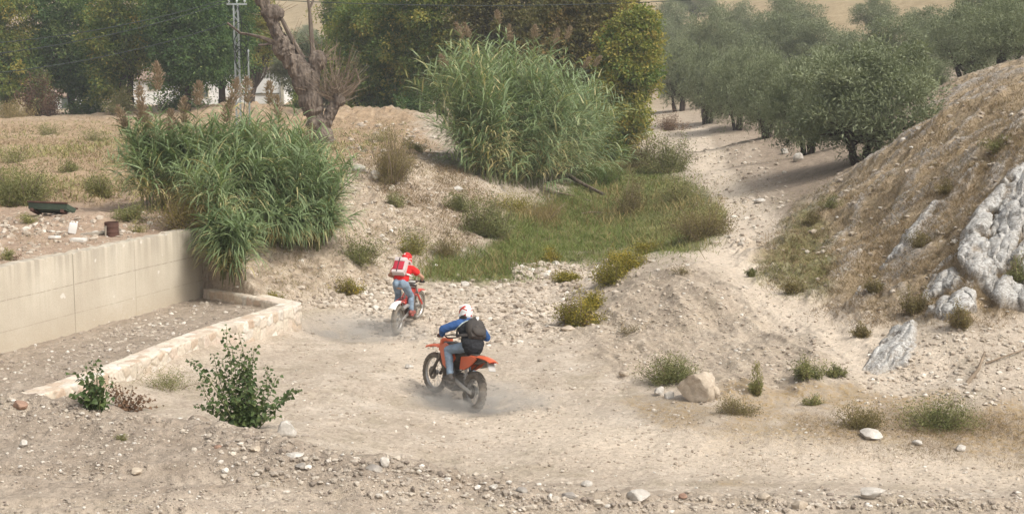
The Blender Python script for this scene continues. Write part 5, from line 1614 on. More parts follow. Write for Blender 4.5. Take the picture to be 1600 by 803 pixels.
# ---- grass: blades nobody could count
def grass(name, poly, n, h, w_, mat, seed, tint=0.5, tv=0.2, y0=None, seg=2, lean=0.5, patch=0.6, mask=None, thr=0.0):
    rng = np.random.default_rng(seed)
    xs_, ys_ = [p[0] for p in poly], [p[1] for p in poly]
    U = rng.uniform(min(xs_), max(xs_), n * 3); V = rng.uniform(min(ys_), max(ys_), n * 3)
    ok = poly_sd(poly, U, V) > 13 * rng.normal(size=len(U))
    U, V = U[ok][: n], V[ok][: n]
    P = hit(U, V, y0)
    nz = noise2(P[:, 0], P[:, 1], patch, 3, z=seed * 1.7)
    keep = nz > thr + 0.25 * rng.normal(size=len(P))
    P, nz = P[keep], nz[keep]
    k = len(P)
    sc = np.clip(P[:, 1] / 30.0, 0.6, 2.2)
    a = rng.uniform(0, 6.283, k)
    D = np.stack([np.cos(a) * lean, np.sin(a) * lean, np.ones(k)], 1) + 0.2 * rng.normal(size=(k, 3))
    hh = h * rng.uniform(0.5, 1.35, k) * np.clip(1 + 0.6 * nz, 0.5, 1.6)
    V_, F, T = ribbon(P - np.array([0, 0, 0.02]), D, hh, w_ * sc, rng, tint + tv * rng.normal(size=k) + 0.25 * nz, seg, 0.6)
    o = link(name, mesh_np(name, V_, [F], mat, False, None, {"tint": np.clip(T, 0, 1)}))
    tag(o, kind="stuff")
    return o
grass("dry_grass", P_HILL[:-1] if False else [(1180, 395), (1262, 325), (1335, 268), (1420, 192), (1490, 128), (1610, 90), (1610, 495), (1500, 508), (1420, 490), (1360, 515), (1290, 488), (1210, 450)], 60000, 0.17, 0.010, M_DRY, 201, 0.42, 0.2, 20, 2, 0.8, 0.9, None, -0.25)
grass("scrub_grass", [(1180, 395), (1262, 325), (1335, 268), (1490, 128), (1610, 90), (1610, 495), (1420, 490), (1290, 488), (1200, 445)], 14000, 0.13, 0.012, M_SHRUBO, 202, 0.4, 0.2, 20, 2, 0.8, 0.7, None, 0.15)
grass("green_grass", P_GREEN, 42000, 0.20, 0.012, M_GRASS, 203, 0.42, 0.2, 27, 2, 0.6, 0.45, None, -0.30)
grass("green_grass", [(1060, 285), (1135, 338), (1125, 365), (1075, 390), (1000, 395), (985, 330)], 12000, 0.26, 0.012, M_SHRUB, 204, 0.5, 0.2, 27, 2, 0.6, 0.5, None, -0.3)
grass("weeds", [(1085, 205), (1180, 235), (1330, 285), (1250, 330), (1190, 340), (1100, 300)], 6000, 0.09, 0.012, M_SHRUBO, 216, 0.5, 0.2, 36, 2, 0.8, 0.35, None, 0.12)
grass("tall_weeds", P_GREEN, 9000, 0.42, 0.014, M_SHRUBO, 217, 0.55, 0.25, 27, 3, 0.5, 0.35, None, 0.18)
grass("path_side_grass", P_GREEN2, 8000, 0.12, 0.010, M_SHRUB, 205, 0.55, 0.2, 20, 2, 0.7, 0.8, None, -0.05)
grass("dry_grass", [(-40, 182), (200, 186), (420, 180), (640, 190), (688, 232), (545, 250), (520, 300), (220, 305), (150, 318), (-40, 325)], 42000, 0.17, 0.016, M_DRY, 206, 0.6, 0.2, 31, 2, 0.8, 0.16, None, -0.04)
grass("scrub_grass", [(-40, 200), (200, 190), (560, 190), (640, 200), (540, 255), (220, 300), (-40, 320)], 24000, 0.24, 0.020, M_SHRUB, 207, 0.55, 0.2, 31, 2, 0.7, 0.20, None, 0.06)
grass("dry_grass", P_DRYBED, 30000, 0.075, 0.007, M_DRY, 208, 0.30, 0.2, None, 2, 0.8, 0.6, None, -0.02)
grass("dry_grass", [(1330, 640), (1620, 655), (1620, 735), (1480, 715), (1300, 690), (1240, 650)], 22000, 0.085, 0.007, M_DRY, 218, 0.25, 0.2, None, 2, 0.8, 0.9, None, -0.25)
grass("scrub_grass", P_DRYBED, 14000, 0.07, 0.007, M_SHRUBO, 209, 0.45, 0.2, None, 2, 0.8, 0.8, None, 0.22)
grass("scrub_grass", [(370, 470), (400, 370), (545, 250), (690, 240), (790, 330), (740, 390), (600, 450)], 16000, 0.13, 0.012, M_SHRUBO, 210, 0.45, 0.2, 24, 2, 0.7, 0.6, None, 0.04)
grass("dry_grass", [(560, 250), (690, 240), (790, 330), (740, 390), (640, 340)], 12000, 0.20, 0.012, M_DRY, 211, 0.35, 0.2, 30, 2, 0.7, 0.5, None, -0.05)
grass("dry_grass", [(1380, 500), (1620, 490), (1620, 560), (1400, 600)], 4000, 0.09, 0.008, M_DRY, 212, 0.5, 0.2, 18, 2, 0.8, 0.9, None, 0.05)
grass("weeds", [(420, 480), (900, 470), (1000, 600), (950, 700), (560, 660)], 2500, 0.045, 0.006, M_SHRUBO, 213, 0.4, 0.2, 15, 2, 0.9, 0.8, None, 0.32)
grass("weeds", [(930, 470), (1100, 400), (1300, 520), (1330, 600), (1080, 620)], 1500, 0.06, 0.007, M_SHRUBO, 214, 0.3, 0.2, 18, 2, 0.9, 0.9, None, 0.35)
grass("weeds", [(-20, 330), (240, 320), (320, 345), (0, 415)], 3500, 0.08, 0.009, M_SHRUBO, 215, 0.5, 0.25, 20, 2, 0.8, 0.9, None, 0.15)
# ------------------------------------------------------------------ motorcycles
M_TYRE = simple("dusty_rubber", (0.05, 0.048, 0.045), 0.85, 0, 0.3, 14, 0.2, 0.2, 0.6)
M_TYREG = simple("very_dusty_rubber", (0.10, 0.095, 0.085), 0.9, 0, 0.25, 14, 0.2, 0.2, 0.6)
M_ALU = simple("dull_aluminium", (0.50, 0.49, 0.47), 0.42, 0.7, 0.2, 10, 0.1, 0.4, 0.25)
M_STEEL = simple("dark_steel", (0.11, 0.105, 0.10), 0.5, 0.6, 0.3, 12, 0.1, 0.4, 0.3)
M_BLACKP = simple("black_plastic", (0.025, 0.025, 0.027), 0.5, 0, 0.2, 10, 0.1, 0.3, 0.25)
M_ORANGE = simple("orange_plastic", (0.62, 0.095, 0.022), 0.42, 0, 0.12, 6, 0.05, 0.4, 0.18)
M_REDP = simple("red_paint", (0.50, 0.035, 0.025), 0.4, 0, 0.12, 6, 0.05, 0.4, 0.15)
M_WHITEP = simple("white_bike_plastic", (0.74, 0.73, 0.70), 0.45, 0, 0.1, 6, 0.05, 0.4, 0.15)
M_GREYP = simple("grey_plate", (0.40, 0.39, 0.37), 0.5, 0, 0.15, 8, 0.05, 0.4, 0.2)
M_LAMP = simple("red_lens", (0.35, 0.02, 0.015), 0.2, 0, 0.05)
M_SPRING = simple("spring_white", (0.60, 0.58, 0.55), 0.4, 0.2, 0.1)

def make_wheel(root, c, Rw, wd, knobs, mty, msteer=None, disc=True):
    """hub with tyre, rim, spokes and brake disc; axle along y"""
    c = np.array(c, float)
    hub = MB()
    hub.lathe([(0.001, -0.075), (0.022, -0.075), (0.025, -0.05), (0.05, -0.045), (0.05, -0.035), (0.028, -0.02), (0.028, 0.02), (0.05, 0.035), (0.05, 0.045), (0.025, 0.05), (0.022, 0.075), (0.001, 0.075)], c, (0, 1, 0), 20)
    ho = hub.build("wheel", M_ALU, root)
    rt = wd * 0.52
    Rc = Rw - rt * 0.95
    ty = MB()
    a = np.linspace(-0.80 * np.pi, 0.80 * np.pi, 17)
    pr = [(Rc + rt * 0.95 * math.cos(x), rt * math.sin(x)) for x in a] + [(Rc - rt * 0.55, 0.0)]
    ty.lathe(pr, c, (0, 1, 0), 64, True)
    nk = int(knobs)
    for k in range(nk):
        th = 2 * np.pi * k / nk
        for j, x in enumerate((-0.62, -0.22, 0.22, 0.62)):
            t2 = th + (np.pi / nk if j in (0, 3) else 0)
            rad = np.array([math.cos(t2), 0, math.sin(t2)]); tan = np.array([-math.sin(t2), 0, math.cos(t2)])
            nr = rad * math.cos(x) + np.array([0, 1, 0]) * math.sin(x)
            sd = -rad * math.sin(x) + np.array([0, 1, 0]) * math.cos(x)
            p = c + rad * Rc + nr * rt * 1.0
            s_ = 2 * np.pi * Rw / nk
            ty.box(p, (s_ * 0.55, wd * 0.17, rt * 0.26), np.stack([tan, sd, nr], 1))
    ty.build("tyre", mty, ho, True, 35)
    Rr = Rc - rt * 0.62
    rim = MB()
    rim.lathe([(Rr + 0.014, -wd * 0.27), (Rr + 0.014, -wd * 0.20), (Rr - 0.012, -wd * 0.12), (Rr - 0.014, 0), (Rr - 0.012, wd * 0.12), (Rr + 0.014, wd * 0.20), (Rr + 0.014, wd * 0.27), (Rr - 0.012, wd * 0.24), (Rr - 0.024, 0), (Rr - 0.012, -wd * 0.24)], c, (0, 1, 0), 56, True)
    rim.build("rim", M_ALU, ho)
    sp = MB()
    for k in range(32):
        s_ = 1 if k % 2 else -1
        th = 2 * np.pi * k / 32; t2 = th + (0.5 if k % 4 < 2 else -0.5)
        sp.tube([c + np.array([0.045 * math.cos(t2), 0.04 * s_, 0.045 * math.sin(t2)]), c + np.array([(Rr - 0.01) * math.cos(th), 0.008 * s_, (Rr - 0.01) * math.sin(th)])], 0.0028, 4)
    o = sp.build("spokes", M_ALU, ho)
    if disc:
        d = MB(); d.lathe([(0.06, 0.055), (0.115, 0.055), (0.115, 0.059), (0.06, 0.059)], c, (0, 1, 0), 36, True)
        d.build("brake_disc", M_STEEL, ho, True, 30)
    if msteer is not None: ho.matrix_local = msteer
    return ho

def strip(path, wid, th, crownh, nacross=7):
    """arched mudguard along a path in the xz plane"""
    P = np.array([(x, 0, z) for x, z in path], float)
    T = np.gradient(P, axis=0); T /= np.linalg.norm(T, axis=1)[:, None]
    N = np.stack([-T[:, 2], T[:, 1] * 0, T[:, 0]], 1)
    N *= np.sign(N[:, 2:3] + 1e-6)
    y = np.linspace(-1, 1, nacross)
    wv = np.broadcast_to(np.asarray(wid, float), (len(P),))
    top = P[:, None] + np.array([0, 1.0, 0]) * (y[None, :, None] * wv[:, None, None]) - N[:, None] * (crownh * (y ** 2))[None, :, None]
    bot = top - N[:, None] * th
    n, m = len(P), nacross
    V = np.concatenate([top.reshape(-1, 3), bot.reshape(-1, 3)])
    i = np.arange(n - 1)[:, None] * m + np.arange(m - 1)[None]
    F = np.stack([i, i + 1, i + m + 1, i + m], -1).reshape(-1, 4)
    o = n * m
    E = [(a, a + 1, a + 1 + o, a + o) for a in range(m - 1)] + [((n - 1) * m + a + 1, (n - 1) * m + a, (n - 1) * m + a + o, (n - 1) * m + a + 1 + o) for a in range(m - 1)]
    E += [(a * m, a * m + o, (a + 1) * m + o, (a + 1) * m) for a in range(n - 1)] + [(a * m + m - 1, (a + 1) * m + m - 1, (a + 1) * m + m - 1 + o, a * m + m - 1 + o) for a in range(n - 1)]
    mb = MB(); mb.add(V, np.concatenate([F, F[:, ::-1] + o, np.array(E)]))
    return mb

def smooth_path(pts, n=14):
    p = np.array(pts, float); t = np.linspace(0, 1, len(p)); tt = np.linspace(0, 1, n)
    q = np.stack([np.interp(tt, t, p[:, k]) for k in range(p.shape[1])], 1)
    for _ in range(2): q[1:-1] = q[1:-1] * 0.5 + 0.25 * (q[:-2] + q[2:])
    return q

def bike_matrix(pos, heading, pitch, lean):
    return Matrix.Translation(Vector(pos)) @ Matrix.Rotation(math.atan2(heading[1], heading[0]), 4, 'Z') @ Matrix.Rotation(pitch, 4, 'Y') @ Matrix.Rotation(lean, 4, 'X')

def make_bike(kind, label, M, steer):
    end = kind == "enduro"
    root = empty("dirt_bike" if end else "trials_bike", (0, 0, 0), label, "motorcycle")
    root.matrix_world = M
    WB_ = 1.48 if end else 1.32
    Rr_, Rf_ = (0.345, 0.355) if end else (0.335, 0.345)
    body = M_ORANGE if end else M_REDP
    S = Vector((WB_ - 0.28, 0, 0.70)); ax = Vector((-0.42, 0, 1)).normalized()
    ms = Matrix.Translation(S) @ Matrix.Rotation(steer, 4, ax) @ Matrix.Translation(-S)
    make_wheel(root, (0, 0, Rr_), Rr_, 0.135 if end else 0.115, 24 if end else 34, M_TYRE if end else M_TYREG)
    make_wheel(root, (WB_, 0, Rf_), Rf_, 0.095 if end else 0.085, 28 if end else 38, M_TYRE if end else M_TYREG, ms)
    hx, hz = WB_ - 0.40, 0.93 if end else 0.88          # steering head
    for s_ in (-1, 1):
        f = MB()
        a = np.array([WB_ - 0.03, s_ * 0.105, Rf_]); b = np.array([hx, s_ * 0.105, hz + 0.06])
        m_ = a * 0.45 + b * 0.55
        f.tube([a - (b - a) * 0.04, a + (b - a) * 0.02, m_], [0.030, 0.030, 0.028], 10)
        f.tube([m_, b], [0.024, 0.024] if not end else [0.031, 0.031], 10)
        o = f.build("fork_leg", M_ALU if not end else M_STEEL, root); o.matrix_local = ms
    f = MB()
    f.box((hx, 0, hz + 0.05), (0.09, 0.27, 0.03), None, 0.008); f.box((hx + 0.07, 0, hz - 0.13), (0.09, 0.27, 0.03), None, 0.008)
    o = f.build("fork_clamp", M_STEEL, root); o.matrix_local = ms
    hb_ = MB()
    if end: bar = [(hx - 0.12, 0.39, 1.135), (hx - 0.06, 0.20, 1.135), (hx + 0.005, 0.10, 1.06), (hx + 0.005, -0.10, 1.06), (hx - 0.06, -0.20, 1.135), (hx - 0.12, -0.39, 1.135)]
    else: bar = [(hx - 0.10, 0.38, 1.07), (hx - 0.05, 0.20, 1.07), (hx, 0.07, 0.97), (hx, -0.07, 0.97), (hx - 0.05, -0.20, 1.07), (hx - 0.10, -0.38, 1.07)]
    hb_.tube(smooth_path(bar, 25), 0.013, 8)
    hb_.tube([(hx - 0.045, 0.17, bar[1][2] - 0.01), (hx - 0.045, -0.17, bar[1][2] - 0.01)], 0.011, 7)
    ho = hb_.build("handlebar", M_STEEL, root); ho.matrix_local = ms
    for s_ in (-1, 1):
        e = np.array([bar[0][0], s_ * bar[0][1], bar[0][2]]); i_ = e * 0.62 + np.array([bar[1][0], s_ * bar[1][1], bar[1][2]]) * 0.38
        MB().tube([i_, e], 0.019, 10).build("grip", M_BLACKP, ho)
        MB().tube(smooth_path([(i_[0] + 0.02, i_[1] - s_ * 0.02, i_[2] - 0.01), (i_[0] + 0.06, i_[1] + s_ * 0.04, i_[2] - 0.02), (e[0] + 0.07, e[1] - s_ * 0.01, e[2] - 0.02)], 8), 0.006, 6).build("lever", M_ALU, ho)
    # frame and engine
    fr = MB()
    for s_ in (-1, 1):
        fr.tube(smooth_path([(hx + 0.02, s_ * 0.03, hz - 0.02), (hx - 0.25, s_ * 0.12, 0.74), (0.60, s_ * 0.13, 0.60), (0.53, s_ * 0.12, 0.38), (0.66, s_ * 0.11, 0.25), (0.88, s_ * 0.08, 0.28), (hx + 0.01, s_ * 0.03, hz - 0.16)], 26), 0.018, 8)
        fr.tube([(0.62, s_ * 0.09, 0.74), (0.02, s_ * 0.07, 0.86 if end else 0.74)], 0.013, 7)
        fr.tube([(0.55, s_ * 0.11, 0.50), (0.12, s_ * 0.08, 0.82 if end else 0.72)], 0.012, 7)
    fr.build("frame", M_STEEL if end else M_REDP, root)
    en = MB()
    en.box((0.72, 0, 0.42), (0.34, 0.24, 0.22), None, 0.05)
    en.lathe([(0.001, 0.155), (0.085, 0.15), (0.10, 0.13), (0.10, 0.10)], (0.66, 0, 0.42), (0, 1, 0), 24)
    en.lathe([(0.001, -0.155), (0.095, -0.15), (0.11, -0.13), (0.11, -0.10)], (0.70, 0, 0.42), (0, 1, 0), 24)
    en.build("engine", M_STEEL, root)
    cy = MB()
    for k in range(9): cy.box((0.79 + 0.012 * k, 0, 0.53 + 0.026 * k), (0.19, 0.17, 0.013), None, 0.004)
    cy.box((0.84, 0, 0.63), (0.13, 0.12, 0.22), None, 0.02)
    cy.build("cylinder_block", M_ALU if not end else M_STEEL, root)
    sk = MB(); sk.prism([(0.52, 0.27), (0.60, 0.22), (0.90, 0.23), (1.0, 0.34), (0.98, 0.36), (0.88, 0.26), (0.62, 0.25), (0.54, 0.30)], -0.12, 0.12, 0.006)
    sk.build("skid_plate", M_STEEL, root)
    for s_ in (-1, 1):
        sw = MB()
        sw.tube([(0.56, s_ * 0.095, 0.42), (0.30, s_ * 0.11, 0.385), (-0.03, s_ * 0.105, Rr_)], [0.034, 0.034, 0.022], 8, True, (0.6, 1.15))
        sw.box((-0.03, s_ * 0.11, Rr_), (0.09, 0.02, 0.06), None, 0.006)
        sw.build("swingarm", M_ALU, root)
    MB().tube([(0.43, s0 := 0.19, 0.36), (0.43, 0.09, 0.37)], 0.014, 6).build("footpeg", M_STEEL, root)
    MB().tube([(0.43, -0.19, 0.36), (0.43, -0.09, 0.37)], 0.014, 6).build("footpeg", M_STEEL, root)
    ch = MB()
    for dz in (-0.052, 0.050): ch.tube([(0.55, 0.085, 0.42 + dz * 0.6), (0.0, 0.085, Rr_ + dz * 1.6)], 0.009, 5)
    ch.build("chain", M_STEEL, root)
    spk = MB(); spk.lathe([(0.06, 0.08), (0.095, 0.08), (0.095, 0.088), (0.06, 0.088)], (0, 0, Rr_), (0, 1, 0), 36, True); spk.build("sprocket", M_STEEL, root)
    sh_ = MB(); t_ = np.linspace(0, 7 * 2 * np.pi, 110); p0, p1 = np.array([0.36, 0, 0.44]), np.array([0.47, 0, 0.78])
    axd = (p1 - p0) / np.linalg.norm(p1 - p0); e1 = np.array([0, 1.0, 0]); e2 = np.cross(axd, e1)
    sh_.tube(p0 + (p1 - p0) * (t_ / t_[-1])[:, None] + 0.038 * (np.cos(t_)[:, None] * e1 + np.sin(t_)[:, None] * e2), 0.008, 5)
    sh_.tube([p0 - axd * 0.06, p1 + axd * 0.05], 0.017, 7)
    sh_.build("shock_spring", M_SPRING, root)
    if end:
        for s_ in (-1, 1):
            q = MB(); q.prism([(1.20, 0.90), (1.02, 0.985), (0.78, 0.94), (0.60, 0.80), (0.70, 0.66), (0.84, 0.56), (0.98, 0.60), (1.17, 0.82)], s_ * 0.125, s_ * 0.165, 0.012)
            q.build("radiator_shroud", body, root)
            q = MB(); q.prism([(0.44, 0.86), (0.08, 0.945), (-0.10, 0.93), (0.10, 0.76), (0.28, 0.66), (0.43, 0.64)], s_ * 0.095, s_ * 0.125, 0.010)
            q.build("side_panel", body, root)
        q = MB(); q.prism([(1.06, 0.97), (0.85, 0.985), (0.62, 0.90), (0.62, 0.74), (0.95, 0.70), (1.06, 0.84)], -0.12, 0.12, 0.03); q.build("fuel_tank", M_BLACKP, root)
        q = MB(); q.prism([(0.92, 0.975), (0.62, 0.945), (0.30, 0.955), (-0.04, 0.985), (-0.04, 0.955), (0.25, 0.87), (0.60, 0.84), (0.90, 0.91)], -0.085, 0.085, 0.02); q.build("seat", M_BLACKP, root)
        pf = smooth_path([(0.18, 0.955), (-0.02, 0.985), (-0.22, 1.005), (-0.40, 1.005), (-0.50, 0.985)], 14)
        fo = strip(pf, np.linspace(0.115, 0.085, 14), 0.014, 0.030).build("rear_fender", body, root)
        MB().prism([(0.10, 0.93), (-0.10, 0.965), (-0.34, 0.97), (-0.30, 0.92), (-0.05, 0.86), (0.10, 0.80)], -0.07, 0.07, 0.01).build("under_tray", M_BLACKP, fo)
        Mp = Matrix.Rotation(R(38), 3, 'Y')
        pl_ = MB(); pl_.box((0, 0, 0), (0.015, 0.13, 0.17), np.array(Mp), 0.004); pl_ = pl_.build("number_plate", M_GREYP, fo); pl_.location = (-0.43, 0, 0.875)
        MB().box((-0.47, 0, 0.965), (0.03, 0.09, 0.035), None, 0.008).build("tail_light", M_LAMP, fo)
        strip(smooth_path([(1.06, 0.84), (1.20, 0.885), (1.42, 0.89), (1.62, 0.85), (1.80, 0.79)], 16), np.concatenate([np.linspace(0.07, 0.095, 8), np.linspace(0.095, 0.05, 8)]), 0.012, 0.035).build("front_fender", body, root).matrix_local = ms
        q = MB(); q.prism([(1.20, 1.05), (1.27, 1.00), (1.30, 0.80), (1.24, 0.80), (1.18, 0.98)], -0.11, 0.11, 0.015); q.build("headlight_mask", body, root).matrix_local = ms
        q = MB(); q.tube(smooth_path([(0.36, -0.15, 0.72), (0.10, -0.17, 0.80), (-0.22, -0.155, 0.90)], 8), [0.03, 0.05, 0.058, 0.058, 0.058, 0.058, 0.058, 0.045], 14); q.build("silencer", M_ALU, root)
        q = MB(); q.tube(smooth_path([(0.93, -0.03, 0.62), (1.05, -0.08, 0.52), (0.92, -0.16, 0.44), (0.62, -0.17, 0.52), (0.36, -0.15, 0.72)], 18), 0.023, 8); q.build("exhaust_pipe", M_STEEL, root)
    else:
        q = MB(); q.prism([(1.0, 0.86), (0.82, 0.84), (0.55, 0.72), (0.28, 0.70), (0.22, 0.66), (0.40, 0.62), (0.62, 0.58), (0.92, 0.68)], -0.085, 0.085, 0.025); q.build("fuel_tank", body, root)
        strip(smooth_path([(0.30, 0.70), (0.10, 0.76), (-0.10, 0.79), (-0.28, 0.77), (-0.40, 0.70)], 14), np.linspace(0.075, 0.085, 14), 0.012, 0.030).build("rear_fender", M_WHITEP, root)
        strip(smooth_path([(WB_ - 0.30, 0.66), (WB_ - 0.12, 0.735), (WB_ + 0.08, 0.745), (WB_ + 0.25, 0.69)], 12), 0.065, 0.012, 0.025).build("front_fender", body, root).matrix_local = ms
        for s_ in (-1, 1):
            MB().tube([(WB_ - 0.06, s_ * 0.135, 0.42), (hx + 0.08, s_ * 0.135, hz - 0.18)], 0.026, 8, True, (0.5, 1.2)).build("fork_guard", body, root).matrix_local = ms
        q = MB(); q.tube(smooth_path([(0.5, -0.12, 0.55), (0.25, -0.13, 0.62), (0.0, -0.12, 0.60)], 8), 0.045, 10); q.build("silencer", M_ALU, root)
        q = MB(); q.box((hx + 0.06, 0, 1.0 - 0.06), (0.05, 0.14, 0.14), None, 0.015); q.build("headlight", M_WHITEP, root).matrix_local = ms
    gripL = ms @ Vector((bar[0][0] + 0.02, bar[0][1] - 0.055, bar[0][2])); gripR = ms @ Vector((bar[0][0] + 0.02, -bar[0][1] + 0.055, bar[0][2]))
    return root, np.array(gripL), np.array(gripR), ms

# ------------------------------------------------------------------ riders
M_SKIN = simple("skin", (0.42, 0.23, 0.15), 0.55, 0, 0.1, 10, 0.05, 0.3)
M_DENIM = simple("blue_denim", (0.20, 0.275, 0.36), 0.9, 0, 0.25, 9, 0.35, 0.1, 0.15, 0.01)
M_GLOVE = simple("dark_glove", (0.045, 0.035, 0.035), 0.8, 0, 0.2, 12)
M_GLOVEB = simple("brown_glove", (0.16, 0.07, 0.04), 0.8, 0, 0.3, 12)
M_BOOTB = simple("black_boot", (0.035, 0.035, 0.037), 0.6, 0, 0.2, 10, 0.1, 0.3, 0.35)
M_BOOTR = simple("red_brown_boot", (0.26, 0.055, 0.045), 0.65, 0, 0.3, 10, 0.1, 0.3, 0.2)
M_TSHIRT = simple("red_tshirt", (0.60, 0.028, 0.028), 0.9, 0, 0.15, 8, 0.3, 0.1, 0, 0.01)
M_PACKR = simple("red_pack_cloth", (0.42, 0.03, 0.05), 0.85, 0, 0.15, 8, 0.3)
M_PACKW = simple("pale_pack_trim", (0.55, 0.47, 0.45), 0.85, 0, 0.1, 8, 0.3)
M_STRAP = simple("dark_strap", (0.07, 0.04, 0.045), 0.85)
M_GOGGLE = simple("goggle_lens", (0.02, 0.02, 0.022), 0.15)
M_EYE = simple("eye_white", (0.7, 0.69, 0.66), 0.3)

def attr_cloth(name, stops, rough=0.85, fold=0.5):
    t = NT(name)
    c = t.coord("Object")
    col = t.ramp(t.attr("zone"), stops, 'CONSTANT')
    n1 = t.noise(t.coord("Object", (1, 1, 2.2)), 9, 4, 0.6, 0.5)
    col = t.mix(1.0, col, t.ramp(n1, [(0.3, 0.85), (0.7, 1.12)]), 'MULTIPLY')
    return t.done(t.principled(col, rough, 0, t.bump(n1, fold, 0.03), 0.15))
M_JACKET = attr_cloth("blue_black_jacket", [(0.0, (0.026, 0.027, 0.030)), (0.25, (0.45, 0.50, 0.45)), (0.5, (0.04, 0.095, 0.24)), (0.75, (0.75, 0.76, 0.78))])
M_HELMW = attr_cloth("white_red_helmet", [(0.0, (0.76, 0.75, 0.72)), (0.3, (0.45, 0.05, 0.035)), (0.6, (0.12, 0.10, 0.10))], 0.3, 0.0)
M_HELMR = attr_cloth("red_helmet", [(0.0, (0.60, 0.025, 0.025)), (0.3, (0.70, 0.62, 0.58)), (0.6, (0.08, 0.02, 0.02))], 0.3, 0.0)

def hand(mb, g, fwd, bar, up, arm, k=1.0):
    """a hand closed round the grip at g; bar points outwards"""
    fwd, bar, up = (np.asarray(a, float) / np.linalg.norm(a) for a in (fwd, bar, up))
    M = np.stack([fwd, bar, up], 1)
    mb.ell(g - fwd * 0.030 + up * 0.014, np.array([0.026, 0.044, 0.030]) * k, M, 14, 8)
    mb.capsule(g - fwd * 0.045 + up * 0.012, arm, 0.027 * k, 0.030 * k)
    for i, (o, s_) in enumerate(((-0.034, 0.95), (-0.011, 1.06), (0.012, 1.0), (0.034, 0.82))):
        b = g + bar * o
        p = [b - fwd * 0.018 + up * 0.030, b + fwd * (0.020 * s_) + up * 0.027 * s_, b + fwd * 0.030 * s_ - up * 0.008, b + fwd * 0.006 - up * 0.028 * s_]
        for a_, c_, r_ in ((p[0], p[1], .0105), (p[1], p[2], .0098), (p[2], p[3], .0088)):
            mb.capsule(a_, c_, r_ * k, r_ * 0.93 * k, 8)
    t0 = g - fwd * 0.030 - bar * 0.036
    mb.capsule(t0, g - bar * 0.056 - up * 0.018 - fwd * 0.008, 0.013 * k, 0.0115 * k, 8)
    mb.capsule(g - bar * 0.056 - up * 0.018 - fwd * 0.008, g - bar * 0.046 - up * 0.026 + fwd * 0.018, 0.0115 * k, 0.0095 * k, 8)

def limb(mb, a, b, c, ra, rb, rc_):
    a, b, c = (np.asarray(q, float) for q in (a, b, c))
    mb.capsule(a, b, ra, rb); mb.capsule(b, c, rb, rc_)

